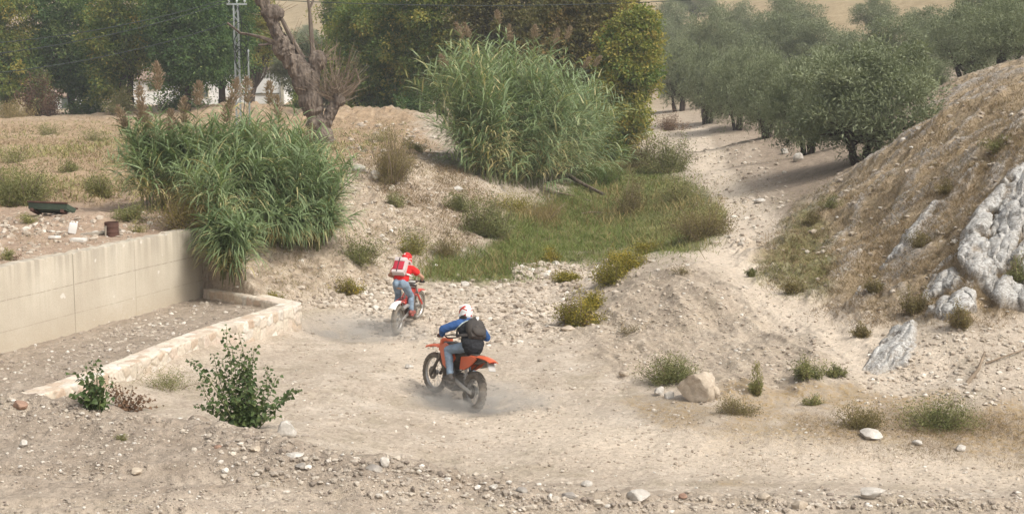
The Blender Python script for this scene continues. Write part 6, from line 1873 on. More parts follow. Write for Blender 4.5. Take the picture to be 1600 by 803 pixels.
def rider(label, M, J, gl, gr, ms, which):
    """J: joints in the bike's own axes"""
    fw = np.array((ms.to_3x3() @ Vector((1, 0, 0)))[:])
    br = np.array((ms.to_3x3() @ Vector((0, 1, 0)))[:])
    arms = {1: (J['sh_l'], J['el_l'], gl), -1: (J['sh_r'], J['el_r'], gr)}
    legs = {1: (J['hp_l'], J['kn_l'], J['an_l'], J['to_l']), -1: (J['hp_r'], J['kn_r'], J['an_r'], J['to_r'])}
    pel, wai, che, nek, hed = (np.asarray(J[k], float) for k in ('pelvis', 'waist', 'chest', 'neck', 'head'))
    hf = np.asarray(J['face'], float); hf /= np.linalg.norm(hf)
    hl = np.cross([0, 0, 1.0], hf); hl /= np.linalg.norm(hl); hu = np.cross(hf, hl)
    HM = np.stack([hf, hl, hu], 1)
    tors = che - pel; tors /= np.linalg.norm(tors)
    tb = np.cross([0, 1.0, 0], tors)                      # chest forward
    TM = np.stack([tb, [0, 1.0, 0], tors], 1)
    def wrist(s_):
        el = np.asarray(arms[s_][1], float); g = arms[s_][2]
        h = g - fw * 0.055 + np.array([0, 0, 0.016]); d = el - h
        return h + d / np.linalg.norm(d) * 0.045
    b = MB()
    b.ell(pel, (0.105, 0.150, 0.125), TM); b.ell(wai, (0.095, 0.130, 0.13), TM); b.ell(che, (0.108, 0.160, 0.155), TM)
    b.capsule(pel, che, 0.095, 0.10)
    b.capsule(np.asarray(arms[1][0]) - [0, 0.03, 0], np.asarray(arms[-1][0]) + [0, 0.03, 0], 0.062, 0.062)
    b.capsule(che + tors * 0.08, nek, 0.07, 0.055); b.capsule(nek, hed - hu * 0.05, 0.055, 0.052)
    # head with a face
    b.ell(hed + hu * 0.012, (0.098, 0.077, 0.112), HM, 22, 16); b.ell(hed - hu * 0.055 + hf * 0.025, (0.072, 0.060, 0.062), HM)
    b.ell(hed - hu * 0.015 + hf * 0.100, (0.020, 0.013, 0.020), HM, 10, 8); b.capsule(hed + hu * 0.02 + hf * 0.092, hed - hu * 0.012 + hf * 0.108, 0.009, 0.012, 8)
    b.ell(hed - hu * 0.052 + hf * 0.090, (0.012, 0.024, 0.007), HM, 10, 8)
    for s_ in (-1, 1):
        b.ell(hed + hl * s_ * 0.078 - hf * 0.005, (0.020, 0.009, 0.030), HM, 10, 8)
        b.ell(hed + hl * s_ * 0.032 + hu * 0.032 + hf * 0.082, (0.012, 0.022, 0.009), HM, 10, 8)
        sh, el, g = arms[s_]
        w_ = wrist(s_)
        limb(b, sh, el, w_, 0.050, 0.040, 0.028)
        hand(b, g, fw, br * s_, np.array([0, 0, 1.0]), w_)
        hp, kn, an, to = (np.asarray(q, float) for q in legs[s_])
        limb(b, hp, kn, an, 0.082, 0.054, 0.038); b.ell(kn * 0.62 + an * 0.38 - np.array([0.018, 0, 0]), (0.055, 0.050, 0.10))
        b.capsule(an - [0.05, 0, 0.03], to, 0.038, 0.030)
    body = remesh(b, "person", M_SKIN, None, 0.0065, 3)
    body.matrix_world = M
    tag(body, label, "person")
    for s_ in (-1, 1):
        MB().ell(hed + hl * s_ * 0.032 + hu * 0.018 + hf * 0.089, (0.010, 0.012, 0.010), HM, 10, 8).build("eye", M_EYE, body)
    # trousers
    q = MB()
    q.ell(pel + tors * 0.01, (0.125, 0.170, 0.130), TM); q.ell(pel + tors * 0.10, (0.110, 0.150, 0.06), TM)
    for s_ in (-1, 1):
        hp, kn, an, to = (np.asarray(x, float) for x in legs[s_])
        if which != 'near': q.ell(pel + np.array([0, s_ * 0.075, 0]) - tb * 0.055 - tors * 0.02, (0.095, 0.085, 0.11), TM)
        limb(q, hp, kn, an + (kn - an) * 0.10, 0.104, 0.076, 0.062)
        q.ell(kn * 0.6 + an * 0.4 - np.array([0.02, 0, 0]), (0.07, 0.064, 0.12))
    tr = remesh(q, "jeans", M_DENIM, body, 0.009, 3)
    c = mesh_co(tr.data).astype(float); nn = np.zeros(c.size, np.float32); tr.data.vertices.foreach_get("normal", nn)
    c += nn.reshape(-1, 3) * (0.010 * fbm(c * np.array([9, 9, 17.0]), 3))[:, None]
    tr.data.vertices.foreach_set("co", c.astype(np.float32).ravel())
    for s_ in (-1, 1):
        hp, kn, an, to = (np.asarray(x, float) for x in legs[s_])
        f = MB(); up_ = (kn - an) / np.linalg.norm(kn - an)
        f.capsule(an + up_ * 0.13, an, 0.060, 0.052); f.capsule(an - [0.045, 0, 0.035], to, 0.048, 0.040)
        f.box((an + to) / 2 - np.array([0.012, 0, 0.062]), (0.29, 0.088, 0.022), None, 0.008)
        remesh(f, "boot", M_BOOTB if which == "near" else M_BOOTR, body, 0.007, 2)
        f = MB(); w_ = wrist(s_)
        hand(f, arms[s_][2], fw, br * s_, np.array([0, 0, 1.0]), w_, 1.22)
        f.capsule(w_, w_ + (np.asarray(arms[s_][1]) - w_) * 0.12, 0.040, 0.044)
        remesh(f, "glove", M_GLOVEB if which == "near" else M_GLOVE, body, 0.0042, 2)
    # top
    q = MB()
    near = which == "near"
    k = 1.20 if near else 1.08
    q.ell(wai - tors * 0.03, np.array([0.122, 0.168, 0.15]) * k, TM); q.ell(che, np.array([0.125, 0.180, 0.165]) * k, TM); q.capsule(pel + tors * (0.03 if near else 0.11), che, (0.155 if near else 0.125) * k, 0.125 * k)
    if near: q.ell(pel + tors * 0.055 - tb * 0.02, (0.175, 0.205, 0.13), TM)
    q.capsule(che + tors * 0.08, nek - tors * 0.015, 0.095, 0.075)
    q.capsule(np.asarray(arms[1][0]) - [0, 0.03, 0], np.asarray(arms[-1][0]) + [0, 0.03, 0], 0.080 * k, 0.080 * k)
    for s_ in (-1, 1):
        sh, el, g = (np.asarray(x, float) for x in arms[s_])
        if near:
            w_ = wrist(s_); limb(q, sh, el, w_ + (el - w_) * 0.06, 0.082, 0.070, 0.050)
        else:
            q.capsule(sh, sh * 0.58 + el * 0.42, 0.078, 0.078)
    tp = remesh(q, "jacket" if near else "tshirt", M_JACKET if near else M_TSHIRT, body, 0.009, 4)
    c = mesh_co(tp.data).astype(float); nn = np.zeros(c.size, np.float32); tp.data.vertices.foreach_get("normal", nn); nn = nn.reshape(-1, 3)
    c += nn * (0.012 * fbm(c * np.array([8, 8, 15.0]), 3))[:, None]
    tp.data.vertices.foreach_set("co", c.astype(np.float32).ravel())
    if near:
        rel = (c - che) @ TM                       # forward, left, along the spine
        z = np.full(len(c), 0.6)
        yb = 0.215 + 0.02 * np.cos(rel[:, 2] * 9)
        edge = 0.105 - 0.22 * (np.abs(rel[:, 1]) / 0.2) ** 2 * 0.35
        torso = (np.abs(rel[:, 1]) < yb + 0.02) & (rel[:, 2] < edge)
        z[torso] = 0.1
        pipe_ = (np.abs(rel[:, 1]) < yb + 0.045) & (rel[:, 2] < edge + 0.018) & ~torso
        z[pipe_] = 0.35
        tri = (rel[:, 0] < 0) & (np.abs(rel[:, 1] + 0.06) < 0.05 * np.clip((rel[:, 2] - 0.02) / 0.075, 0, 1)) & (rel[:, 2] < 0.098) & (rel[:, 2] > 0.02)
        z[tri] = 0.9
        set_attr(tp.data, "zone", z)
        0 and MB().tube([pel + tors * 0.06 + np.array([0, y_, 0]) * 1 + tb * (-0.125 * math.cos(y_ * 6)) for y_ in np.linspace(-0.15, 0.15, 9)], 0.018, 8).build("jacket_hem", M_STRAP, body)
    # helmet
    q = MB()
    q.ell(hed + hu * 0.02 - hf * 0.004, (0.140, 0.118, 0.135), HM, 36, 26)
    q.ell(hed - hu * 0.035 - hf * 0.03, (0.112, 0.112, 0.090), HM, 30, 20)
    q.capsule(hed + hf * 0.125 - hu * 0.085 + hl * 0.03, hed + hf * 0.125 - hu * 0.085 - hl * 0.03, 0.034, 0.034)
    for s_ in (-1, 1): q.capsule(hed + hf * 0.12 - hu * 0.085 + hl * s_ * 0.03, hed + hl * s_ * 0.092 - hu * 0.06, 0.034, 0.034)
    hm = remesh(q, "helmet", M_HELMW if near else M_HELMR, body, 0.006, 3)
    c = (mesh_co(hm.data).astype(float) - hed) @ HM
    z = np.full(len(c), 0.1)
    sw = np.sin(c[:, 0] * 34 + c[:, 2] * 30 + 1.2)
    if near:
        z[(np.abs(c[:, 1]) > 0.045) & (sw > 0.45) & (c[:, 2] > -0.06)] = 0.4
        z[(np.abs(c[:, 1]) > 0.03) & (c[:, 0] < -0.06) & (np.abs(c[:, 2] - 0.03 - np.abs(c[:, 1]) * 0.4) < 0.012)] = 0.4
    else:
        z[(np.abs(c[:, 1] - 0.03) < 0.022) & (np.abs(c[:, 2] - 0.10 + 0.2 * c[:, 0]) < 0.022) & (c[:, 0] < 0.03)] = 0.4
        z[(np.abs(c[:, 1]) > 0.08) & (np.abs(c[:, 2] - 0.01) < 0.010)] = 0.4
    z[(c[:, 2] < -0.095)] = 0.7
    set_attr(hm.data, "zone", z)
    pk = MB(); P = []
    path = [(0.06, 0.135), (0.12, 0.130), (0.18, 0.118), (0.235, 0.102)]
    V, F = [], []
    for i, (x, zz) in enumerate(path):
        for y in np.linspace(-1, 1, 7):
            for dz in (0, -0.006):
                V.append(hed + hf * x + hl * y * (0.085 - 0.02 * i / 3) + hu * (zz - 0.035 * y * y + dz))
    for i in range(3):
        for j in range(6):
            for d in (0, 1):
                a = (i * 7 + j) * 2 + d; F.append((a, a + 2, a + 16, a + 14))
        for j in (0, 6):
            a = (i * 7 + j) * 2; F.append((a, a + 1, a + 15, a + 14))
    for j in range(6):
        a = (3 * 7 + j) * 2; F.append((a, a + 1, a + 3, a + 2))
    pk.add(V, F); pk.build("helmet_peak", M_WHITEP if near else M_REDP, hm)
    MB().ell(hed + hf * 0.098 + hu * 0.018, (0.042, 0.082, 0.040), HM, 20, 12).build("goggles", M_GOGGLE, hm)
    return body, dict(TM=TM, che=che, tors=tors, tb=tb)

# near rider: enduro bike sliding away to the left
def on_bed(u, v): return hit1(u, v)
rc0 = on_bed(737, 642)
hd = np.array([-0.49, 0.87]); hd /= np.linalg.norm(hd)
fc0 = np.array([rc0[0] + hd[0] * 1.48, rc0[1] + hd[1] * 1.48]); zf = float(H(fc0[0], fc0[1])[0])
pitch = -math.atan2(zf - rc0[2], 1.48)
Mn = bike_matrix((rc0[0], rc0[1], rc0[2] - 0.012), hd, pitch, R(9)) @ Matrix.Scale(0.97, 4)
bk1, gl, gr, ms = make_bike("enduro", "orange dirt bike ridden away by the rider in the blue jacket", Mn, R(9))
J = dict(pelvis=(0.28, 0, 1.05), waist=(0.38, 0, 1.18), chest=(0.515, 0, 1.325), neck=(0.645, 0, 1.455), head=(0.745, -0.01, 1.575), face=(1, -0.12, -0.16),
         sh_l=(0.575, 0.200, 1.395), el_l=(0.72, 0.40, 1.265), sh_r=(0.575, -0.200, 1.395), el_r=(0.62, -0.43, 1.19),
         hp_l=(0.36, 0.095, 1.05), kn_l=(0.76, 0.215, 0.90), an_l=(0.53, 0.225, 0.50), to_l=(0.70, 0.240, 0.425),
         hp_r=(0.36, -0.095, 1.05), kn_r=(0.76, -0.215, 0.90), an_r=(0.53, -0.225, 0.50), to_r=(0.70, -0.240, 0.425))
bn, infn = rider("person in blue and black jacket with white helmet riding the orange bike", Mn, J, gl, gr, ms, "near")

# far rider: standing on a trials bike
rc1 = on_bed(622, 521)
hd2 = np.array([0.36, 1.27]); hd2 /= np.linalg.norm(hd2)
fc1 = np.array([rc1[0] + hd2[0] * 1.32, rc1[1] + hd2[1] * 1.32]); zf = float(H(fc1[0], fc1[1])[0])
pitch2 = -math.atan2(zf - rc1[2], 1.32)
Mf = bike_matrix((rc1[0], rc1[1], rc1[2] - 0.012), hd2, pitch2, R(1.5)) @ Matrix.Scale(0.96, 4)
bk2, gl2, gr2, ms2 = make_bike("trials", "red trials bike with white rear mudguard under the standing rider", Mf, R(-6))
J2 = dict(pelvis=(0.19, 0, 1.12), waist=(0.29, 0, 1.26), chest=(0.43, 0, 1.365), neck=(0.545, 0, 1.485), head=(0.64, 0, 1.60), face=(1, 0.05, -0.22),
          sh_l=(0.49, 0.185, 1.415), el_l=(0.57, 0.40, 1.215), sh_r=(0.49, -0.185, 1.415), el_r=(0.57, -0.40, 1.215),
          hp_l=(0.21, 0.09, 1.11), kn_l=(0.46, 0.15, 0.79), an_l=(0.36, 0.185, 0.47), to_l=(0.53, 0.20, 0.405),
          hp_r=(0.21, -0.09, 1.11), kn_r=(0.46, -0.15, 0.79), an_r=(0.36, -0.185, 0.47), to_r=(0.53, -0.20, 0.405))
bf, inf = rider("person in red helmet, red shirt and jeans standing on the trials bike", Mf, J2, gl2, gr2, ms2, "far")

def backpack(M, che, TM):
    root = empty("backpack", (0, 0, 0), "red backpack with white trim worn by the standing rider", "backpack")
    root.matrix_world = M @ Matrix.Translation(Vector(che))
    T3 = np.asarray(TM)
    c = T3 @ np.array([-0.225, 0.02, -0.02])
    q = MB(); q.box(c, (0.17, 0.29, 0.38), T3, 0.05); q.build("bag", M_PACKR, root)
    q = MB(); q.box(c + T3 @ np.array([-0.02, 0, 0.150]), (0.165, 0.30, 0.11), T3, 0.045); q.build("top_flap", M_PACKW, root)
    q = MB(); q.box(c + T3 @ np.array([-0.015, 0, -0.165]), (0.165, 0.30, 0.075), T3, 0.03); q.build("bottom_panel", M_PACKW, root)
    q = MB(); q.box(c + T3 @ np.array([-0.075, 0, -0.02]), (0.06, 0.21, 0.20), T3, 0.025); q.build("front_pocket", M_PACKR, root)
    q = MB(); q.box(c + T3 @ np.array([-0.008, -0.130, 0.02]), (0.165, 0.045, 0.30), T3, 0.02); q.build("side_trim", M_PACKW, root)
    q = MB(); q.box(c + T3 @ np.array([-0.098, 0.02, 0]), (0.02, 0.025, 0.36), T3, 0.006); q.build("buckle_strap", M_STRAP, root)
    for s_ in (-1, 1):
        pts = [T3 @ np.array(p) for p in ((-0.15, s_ * 0.10, 0.19), (-0.06, s_ * 0.125, 0.225), (0.06, s_ * 0.125, 0.19), (0.145, s_ * 0.115, 0.06), (0.10, s_ * 0.185, -0.06), (-0.05, s_ * 0.20, -0.12), (-0.16, s_ * 0.14, -0.16))]
        MB().tube(smooth_path(pts, 22), 0.022, 7, True, (0.5, 1.2)).build("shoulder_strap", M_PACKW, root)
backpack(Mf, inf['che'], inf['TM'])

def dark_pack(M, che, TM):
    root = empty("backpack", (0, 0, 0), "black backpack with small white mark worn over the blue jacket", "backpack")
    root.matrix_world = M @ Matrix.Translation(Vector(che))
    T3 = np.asarray(TM)
    c = T3 @ np.array([-0.205, -0.015, -0.095])
    q = MB(); q.ell(c + T3 @ np.array([0.02, 0, 0]), (0.125, 0.185, 0.215), T3, 24, 16); q.box(c + T3 @ np.array([0.03, 0, -0.02]), (0.16, 0.31, 0.34), T3, 0.06)
    remesh(q, "bag", M_PACKB, root, 0.010, 6)
    q = MB(); q.ell(c + T3 @ np.array([-0.075, 0, -0.075]), (0.055, 0.135, 0.115), T3, 20, 12); q.build("front_pocket", M_PACKB, root)
    q = MB(); q.prism([(-0.032, 0.035), (0.032, 0.035), (0.0, -0.04)], -0.006, 0.006, 0.002, 'yz')
    o = q.data("mark", M_WHITEP); 
    Vv = mesh_co(o).astype(float) @ T3.T + (c + T3 @ np.array([-0.078, -0.015, 0.145]))
    o.vertices.foreach_set("co", Vv.astype(np.float32).ravel()); link("mark", o, root)
    q = MB(); q.tube([c + T3 @ np.array([-0.128 + 0.012 * math.cos(y_ * 20), y_, -0.03]) for y_ in np.linspace(-0.10, 0.10, 7)], 0.006, 5); q.build("zip", M_STEEL, root)
    for s_ in (-1, 1):
        pts = [T3 @ np.array(p) for p in ((-0.16, s_ * 0.11, 0.13), (-0.09, s_ * 0.13, 0.205), (0.03, s_ * 0.135, 0.215), (0.155, s_ * 0.125, 0.10), (0.15, s_ * 0.19, -0.05), (-0.02, s_ * 0.235, -0.14), (-0.15, s_ * 0.15, -0.20))]
        MB().tube(smooth_path(pts, 22), 0.024, 7, True, (0.5, 1.2)).build("shoulder_strap", M_PACKB, root)
M_PACKB = simple("black_pack_cloth", (0.030, 0.029, 0.031), 0.8, 0, 0.3, 8, 0.5, 0.2, 0.18, 0.01)
dark_pack(Mn, infn['che'], infn['TM'])
# ------------------------------------------------------------------ stones
def rock_geo(seed, sub=3, cuts=9, rough=0.16):
    rng = np.random.default_rng(seed)
    bm = bmesh.new(); bmesh.ops.create_icosphere(bm, subdivisions=sub, radius=1.0)
    bm.verts.index_update()
    V = np.array([v_.co[:] for v_ in bm.verts]); F = np.array([[v_.index for v_ in f.verts] for f in bm.faces]); bm.free()
    V = V * (1 + 0.22 * fbm(V * 1.1 + seed * 3.7, 2))[:, None]
    for k in range(cuts):
        n = norm(rng.normal(size=3)); d = rng.uniform(0.52, 0.85)
        ex = V @ n - d
        V = V - np.where(ex > 0, ex * 0.92, 0)[:, None] * n
    V = V * (1 + rough * fbm(V * 2.6 + seed, 3))[:, None]
    return V, F

def rockmat(name, stops, patch=(0.12, 0.11, 0.10), pf=0.35, scale=3.0):
    t = NT(name)
    c = t.coord("Object")
    n1 = t.noise(c, scale, 6, 0.65)
    n2 = t.noise(c, scale * 6, 5, 0.7)
    col = t.ramp(n1, stops)
    col = t.mix(t.ramp(n2, [(0.46, pf), (0.60, 0.0)]), col, patch)
    return t.done(t.principled(col, 0.92, 0, t.bump(t.math('ADD', n1, t.math('MULTIPLY', n2, 0.5)), 0.7, 0.03), 0.1))
M_ROCKW = rockmat("white_limestone", [(0.3, (0.44, 0.40, 0.345)), (0.6, (0.57, 0.535, 0.48))], (0.28, 0.245, 0.20), 0.35)
M_ROCKT = rockmat("tan_stone", [(0.3, (0.40, 0.33, 0.25)), (0.65, (0.55, 0.47, 0.37))], (0.25, 0.20, 0.15), 0.3)
M_ROCKG = rockmat("grey_stone", [(0.3, (0.25, 0.225, 0.195)), (0.65, (0.40, 0.365, 0.32))], (0.18, 0.16, 0.14), 0.3)
M_ROCKR = rockmat("reddish_stone", [(0.3, (0.28, 0.17, 0.12)), (0.65, (0.38, 0.25, 0.18))], (0.18, 0.12, 0.09), 0.3)
def cragmat():
    t = NT("lichened_limestone")
    pos = t.pos()
    n1 = t.noise(pos, 1.8, 6, 0.65); n2 = t.noise(pos, 9.0, 6, 0.72); n3 = t.noise(t.pos((1.0, 1.0, 0.35)), 4.0, 5, 0.7, 0.8)
    col = t.ramp(n1, [(0.32, (0.27, 0.25, 0.22)), (0.50, (0.36, 0.345, 0.315)), (0.68, (0.47, 0.46, 0.43))])
    col = t.mix(t.ramp(n2, [(0.42, 0.9), (0.52, 0.0)]), col, (0.20, 0.185, 0.165))
    n4 = t.noise(pos, 26.0, 4, 0.75)
    col = t.mix(t.ramp(n4, [(0.50, 0.0), (0.58, 0.75)]), col, (0.56, 0.55, 0.52))
    col = t.mix(t.ramp(n3, [(0.56, 0.0), (0.68, 0.6)]), col, (0.30, 0.255, 0.20))
    col = t.mix(t.math('MULTIPLY', t.attr("soil"), t.ramp(n2, [(0.30, 0.55), (0.6, 1.0)])), col, (0.235, 0.175, 0.11))
    return t.done(t.principled(col, 0.95, 0, t.bump(t.math('ADD', n1, t.math('MULTIPLY', n2, 0.8)), 0.8, 0.03), 0.1))
M_CRAG = cragmat()

def rock(label, u, v, w_, h_, mat, seed, name="rock", sink=0.25, group=None, sub=3, y0=None, asp=None):
    p = hit1(u, v, y0); s = p[1] / FPX
    V, F = rock_geo(seed, sub)
    ext = V.max(0) - V.min(0)
    rx, rz = w_ * s, h_ * s
    V = V / ext * np.array([rx, (asp or 0.85) * rx, rz * (1 + sink)])
    V[:, 2] += rz * 0.5 - rz * sink * 0.5
    rz_ = (seed * 1.37) % 0.8 - 0.4
    c_, s_ = math.cos(rz_), math.sin(rz_)
    V = np.stack([V[:, 0] * c_ - V[:, 1] * s_, V[:, 0] * s_ + V[:, 1] * c_, V[:, 2]], 1)
    me = mesh_np(name, V, [F], mat, True); me.set_sharp_from_angle(angle=R(32))
    o = link(name, me, None, tuple(p))
    return tag(o, label, "rock" if name == "rock" else name.replace("_", " "), group)

rock("white boulder at the foot of the large poplar sapling", 447, 682, 34, 27, M_ROCKW, 301)
rock("large tan boulder at the foot of the pale slope", 1088, 622, 62, 44, M_ROCKT, 302, sub=4)
rock("pale stone just left of the large tan boulder", 1030, 617, 20, 14, M_ROCKW, 303)
rock("small pale stone left of the large tan boulder under creeping weed", 1046, 622, 16, 12, M_ROCKW, 304)
rock("low pale stone touching right end of the large tan boulder", 1117, 622, 22, 20, M_ROCKT, 305)
rock("flat white stone in front of dark weed patch at right", 1362, 682, 38, 13, M_ROCKW, 306)
rock("rounded white stone in the dry grass near the right edge", 1500, 704, 18, 12, M_ROCKW, 307)
rock("small white stone between the flat white one and the rounded one", 1433, 694, 16, 7, M_ROCKW, 308)
rock("broad pale slab in the foreground at the lower right", 1361, 775, 40, 17, M_ROCKW, 309)
rock("pointed white stone at the bottom right of centre", 998, 781, 36, 17, M_ROCKW, 310)
rock("small white stone on the gravel ridge at bottom centre", 917, 758, 18, 8, M_ROCKW, 311)
rock("upright white stone on the grey foreground edge below the bikes", 602, 727, 16, 14, M_ROCKW, 312)
rock("lone grey white stone on the left foreground road", 37, 697, 14, 11, M_ROCKW, 313)
rock("reddish stone by the left end of the stone wall", 32, 637, 24, 12, M_ROCKR, 314)
rock("bright white boulder beside the path under olives", 1248, 252, 17, 13, M_ROCKW, 315)
rock("smaller white stone left of the bright white path boulder", 1226, 240, 12, 9, M_ROCKW, 316)
rock("flat white stone lying in the dirt path", 1188, 316, 22, 6, M_ROCKW, 317)
rock("pale block in the upper left bank", 560, 270, 22, 13, M_ROCKW, 318)
rock("pale block leaning beside the feathery bush on the bank", 586, 280, 16, 14, M_ROCKW, 319)
rock("pale rock low on the left bank beside dark bush", 716, 298, 16, 7, M_ROCKW, 320)
rock("brown stone on the grey foreground near the sapling", 340, 700, 13, 6, M_ROCKR, 321)
rock("grey stone in the middle of the grey foreground", 470, 730, 20, 9, M_ROCKG, 322)
rock("grey stone on the foreground edge left of the upright white stone", 585, 736, 26, 12, M_ROCKG, 323)
rock("pale long sliver of stone on the foreground slope", 462, 712, 30, 6, M_ROCKW, 324)
rock("tan stone in the left foreground beyond the road ruts", 212, 738, 18, 8, M_ROCKT, 325)
rock("tan stone on the foreground slope near the boulder by sapling", 398, 704, 18, 8, M_ROCKT, 326)
rock("white stone at the grey foreground edge", 770, 764, 18, 9, M_ROCKW, 327)
rock("pair stone of the gravel ridge, pale and round", 815, 770, 20, 10, M_ROCKG, 328)
rock("grey stone on the gravel ridge left of the pointed white stone", 890, 780, 26, 13, M_ROCKG, 329)
rock("angular brown stone near the bottom edge right of centre", 1068, 778, 16, 9, M_ROCKR, 330)
rock("tan rounded stone near the bottom edge right of centre", 1250, 795, 26, 14, M_ROCKT, 331)
rock("tan stone left of the rounded bottom stone", 1195, 779, 22, 9, M_ROCKT, 332)
rock("small pale stone at the stony foot of the mound", 975, 586, 16, 8, M_ROCKT, 333)
rock("small white stone on the bed left of the orange bike", 640, 575, 14, 7, M_ROCKW, 334)
rock("pale rock at the toe of the left bank near the red bike", 598, 452, 18, 9, M_ROCKT, 335)
rock("white rock in the rocky patch before the green grass", 726, 447, 14, 8, M_ROCKW, 336)
rock("white rock on the stone bar in the channel", 868, 414, 12, 7, M_ROCKW, 337)
rock("pale rock at the mound toe near the bright yellow bush", 885, 516, 22, 8, M_ROCKT, 338)

# crags: lichened limestone standing out of the hillside
def crag(label, poly, seed, thick=0.30, amp=0.5):
    """a rock face: a curved slab of stone that follows the hill and stands out of it"""
    xs_, ys_ = [p[0] for p in poly], [p[1] for p in poly]
    nu, nv = 150, 150
    U, V = np.meshgrid(np.linspace(min(xs_) - 6, max(xs_) + 6, nu), np.linspace(min(ys_) - 6, max(ys_) + 6, nv))
    P = hit(U.ravel(), V.ravel())
    # keep one continuous patch
    sd = poly_sd(poly, U.ravel(), V.ravel()) + 7 * noise2(P[:, 0], P[:, 1], 1.8, 4, z=seed)
    pn = noise2(P[:, 0], P[:, 1], 1.3, 4, z=seed + 20)
    W_ = sstep(-3, 14, sd) * sstep(-0.42, -0.12, pn)
    G_ = P.reshape(nv, nu, 3)
    n = np.cross(np.gradient(G_, axis=1), np.gradient(G_, axis=0)); n /= np.linalg.norm(n, axis=2)[..., None]
    n[n[..., 2] < 0] *= -1
    # smooth the normals
    for _ in range(6):
        n[1:-1, 1:-1] = (n[1:-1, 1:-1] + n[:-2, 1:-1] + n[2:, 1:-1] + n[1:-1, :-2] + n[1:-1, 2:]) / 5
    n = (n / np.linalg.norm(n, axis=2)[..., None]).reshape(-1, 3)
    q = P * np.array([1, 1, 1.0])
    # bedded, jointed rock: stepped layers dipping with the slope, broken by cross joints
    ca_ = (q[:, 0] * 0.8 - q[:, 1] * 0.6) + 0.10 * fbm(q * 1.6, 3); cb_ = (q[:, 0] * 0.6 + q[:, 1] * 0.8) * 0.55 + q[:, 2] * 0.8 + 0.12 * fbm(q * 1.4 + 9, 3)
    def saw(x, k=7.0):
        f = x - np.floor(x); r_ = (np.sin(np.floor(x) * 12.9898 + seed) * 43758.5453) % 1.0
        return (f * (1 - sstep(0.90, 1.0, f))) * (0.4 + 1.1 * r_)
    d = 0.30 + 0.34 * fbm(q * 0.7 + seed, 3, 0.5) + 0.50 * saw(ca_ / 0.75) + 0.22 * saw(-cb_ / 0.95 + 0.5 * np.floor(ca_ / 0.75)) + 0.18 * saw(ca_ / 0.23 + 0.3 * cb_) + 0.14 * fbm(q * 4.0, 4, 0.6, True) + 0.10 * fbm(q * 12.0, 3, 0.6)
    LOW = sstep(0.62, 0.22, d + 0.10 * fbm(q * 3.0 + 4, 3))
    top = P + n * (thick * d * W_ + (W_ - 1) * 0.10)[:, None]
    bot = P - n * 0.35
    i = (np.arange(nv - 1)[:, None] * nu + np.arange(nu - 1)[None])
    F = np.stack([i, i + 1, i + nu + 1, i + nu], -1).reshape(-1, 4)
    keep = W_[F].max(1) > 0.0
    F = F[keep]
    # rim closes the slab
    e = np.concatenate([F[:, [0, 1]], F[:, [1, 2]], F[:, [2, 3]], F[:, [3, 0]]])
    es = np.sort(e, 1); key = es[:, 0].astype(np.int64) * (nu * nv) + es[:, 1]
    uq, inv, cnt = np.unique(key, return_inverse=True, return_counts=True)
    be = e[cnt[inv] == 1]
    o_ = nu * nv
    rim = np.stack([be[:, 1], be[:, 0], be[:, 0] + o_, be[:, 1] + o_], 1)
    A = np.concatenate([top, bot]); FF = np.concatenate([F, F[:, ::-1] + o_, rim])
    used = np.unique(FF); mp = np.full(len(A), -1); mp[used] = np.arange(len(used))
    c = A[used].mean(0)
    LA = np.concatenate([np.maximum(LOW, 1 - W_), np.ones(len(P))])
    me = mesh_np("rock_outcrop", A[used] - c, [mp[FF]], M_CRAG, True, None, {"soil": LA[used]}); me.set_sharp_from_angle(angle=R(38))
    return tag(link("rock_outcrop", me, None, tuple(c)), label, "rock outcrop")
crag("largest grey white rock face on the right hillside", [(1500, 360), (1520, 330), (1545, 300), (1580, 262), (1650, 215), (1670, 490), (1600, 492), (1560, 486), (1530, 455), (1500, 420), (1490, 385)], 1.0, 0.20)
crag("middle rock block at the right slope foot beside the largest face", [(1432, 455), (1455, 425), (1490, 412), (1520, 440), (1535, 490), (1490, 506), (1440, 500)], 2.0, 0.15)
crag("lowest pale rock face above the sandy bank", [(1335, 582), (1360, 545), (1392, 500), (1425, 482), (1442, 500), (1436, 545), (1425, 580), (1370, 592)], 3.0, 0.11)
crag("pale rock ledge high on the slope under the largest olive", [(1395, 222), (1425, 198), (1455, 188), (1450, 200), (1420, 222), (1400, 230)], 4.0, 0.20)
crag("small grey rock on the upper grassy slope", [(1474, 192), (1490, 184), (1496, 198), (1480, 206)], 5.0, 0.18)
crag("narrow grey rock ledge running up near the right edge", [(1470, 300), (1530, 245), (1580, 190), (1610, 165), (1610, 180), (1560, 232), (1500, 292)], 6.0, 0.14)
crag("broken grey rib of rock crossing the dry slope", [(1360, 430), (1410, 360), (1455, 310), (1480, 310), (1435, 375), (1385, 428)], 7.0, 0.12)
crag("low grey rib between the broken rib and rock block", [(1440, 430), (1500, 370), (1530, 330), (1540, 345), (1505, 395), (1450, 445)], 8.0, 0.12)
crag("small flat rock patch low on the dry slope", [(1318, 470), (1345, 440), (1352, 452), (1330, 478)], 9.0, 0.12)

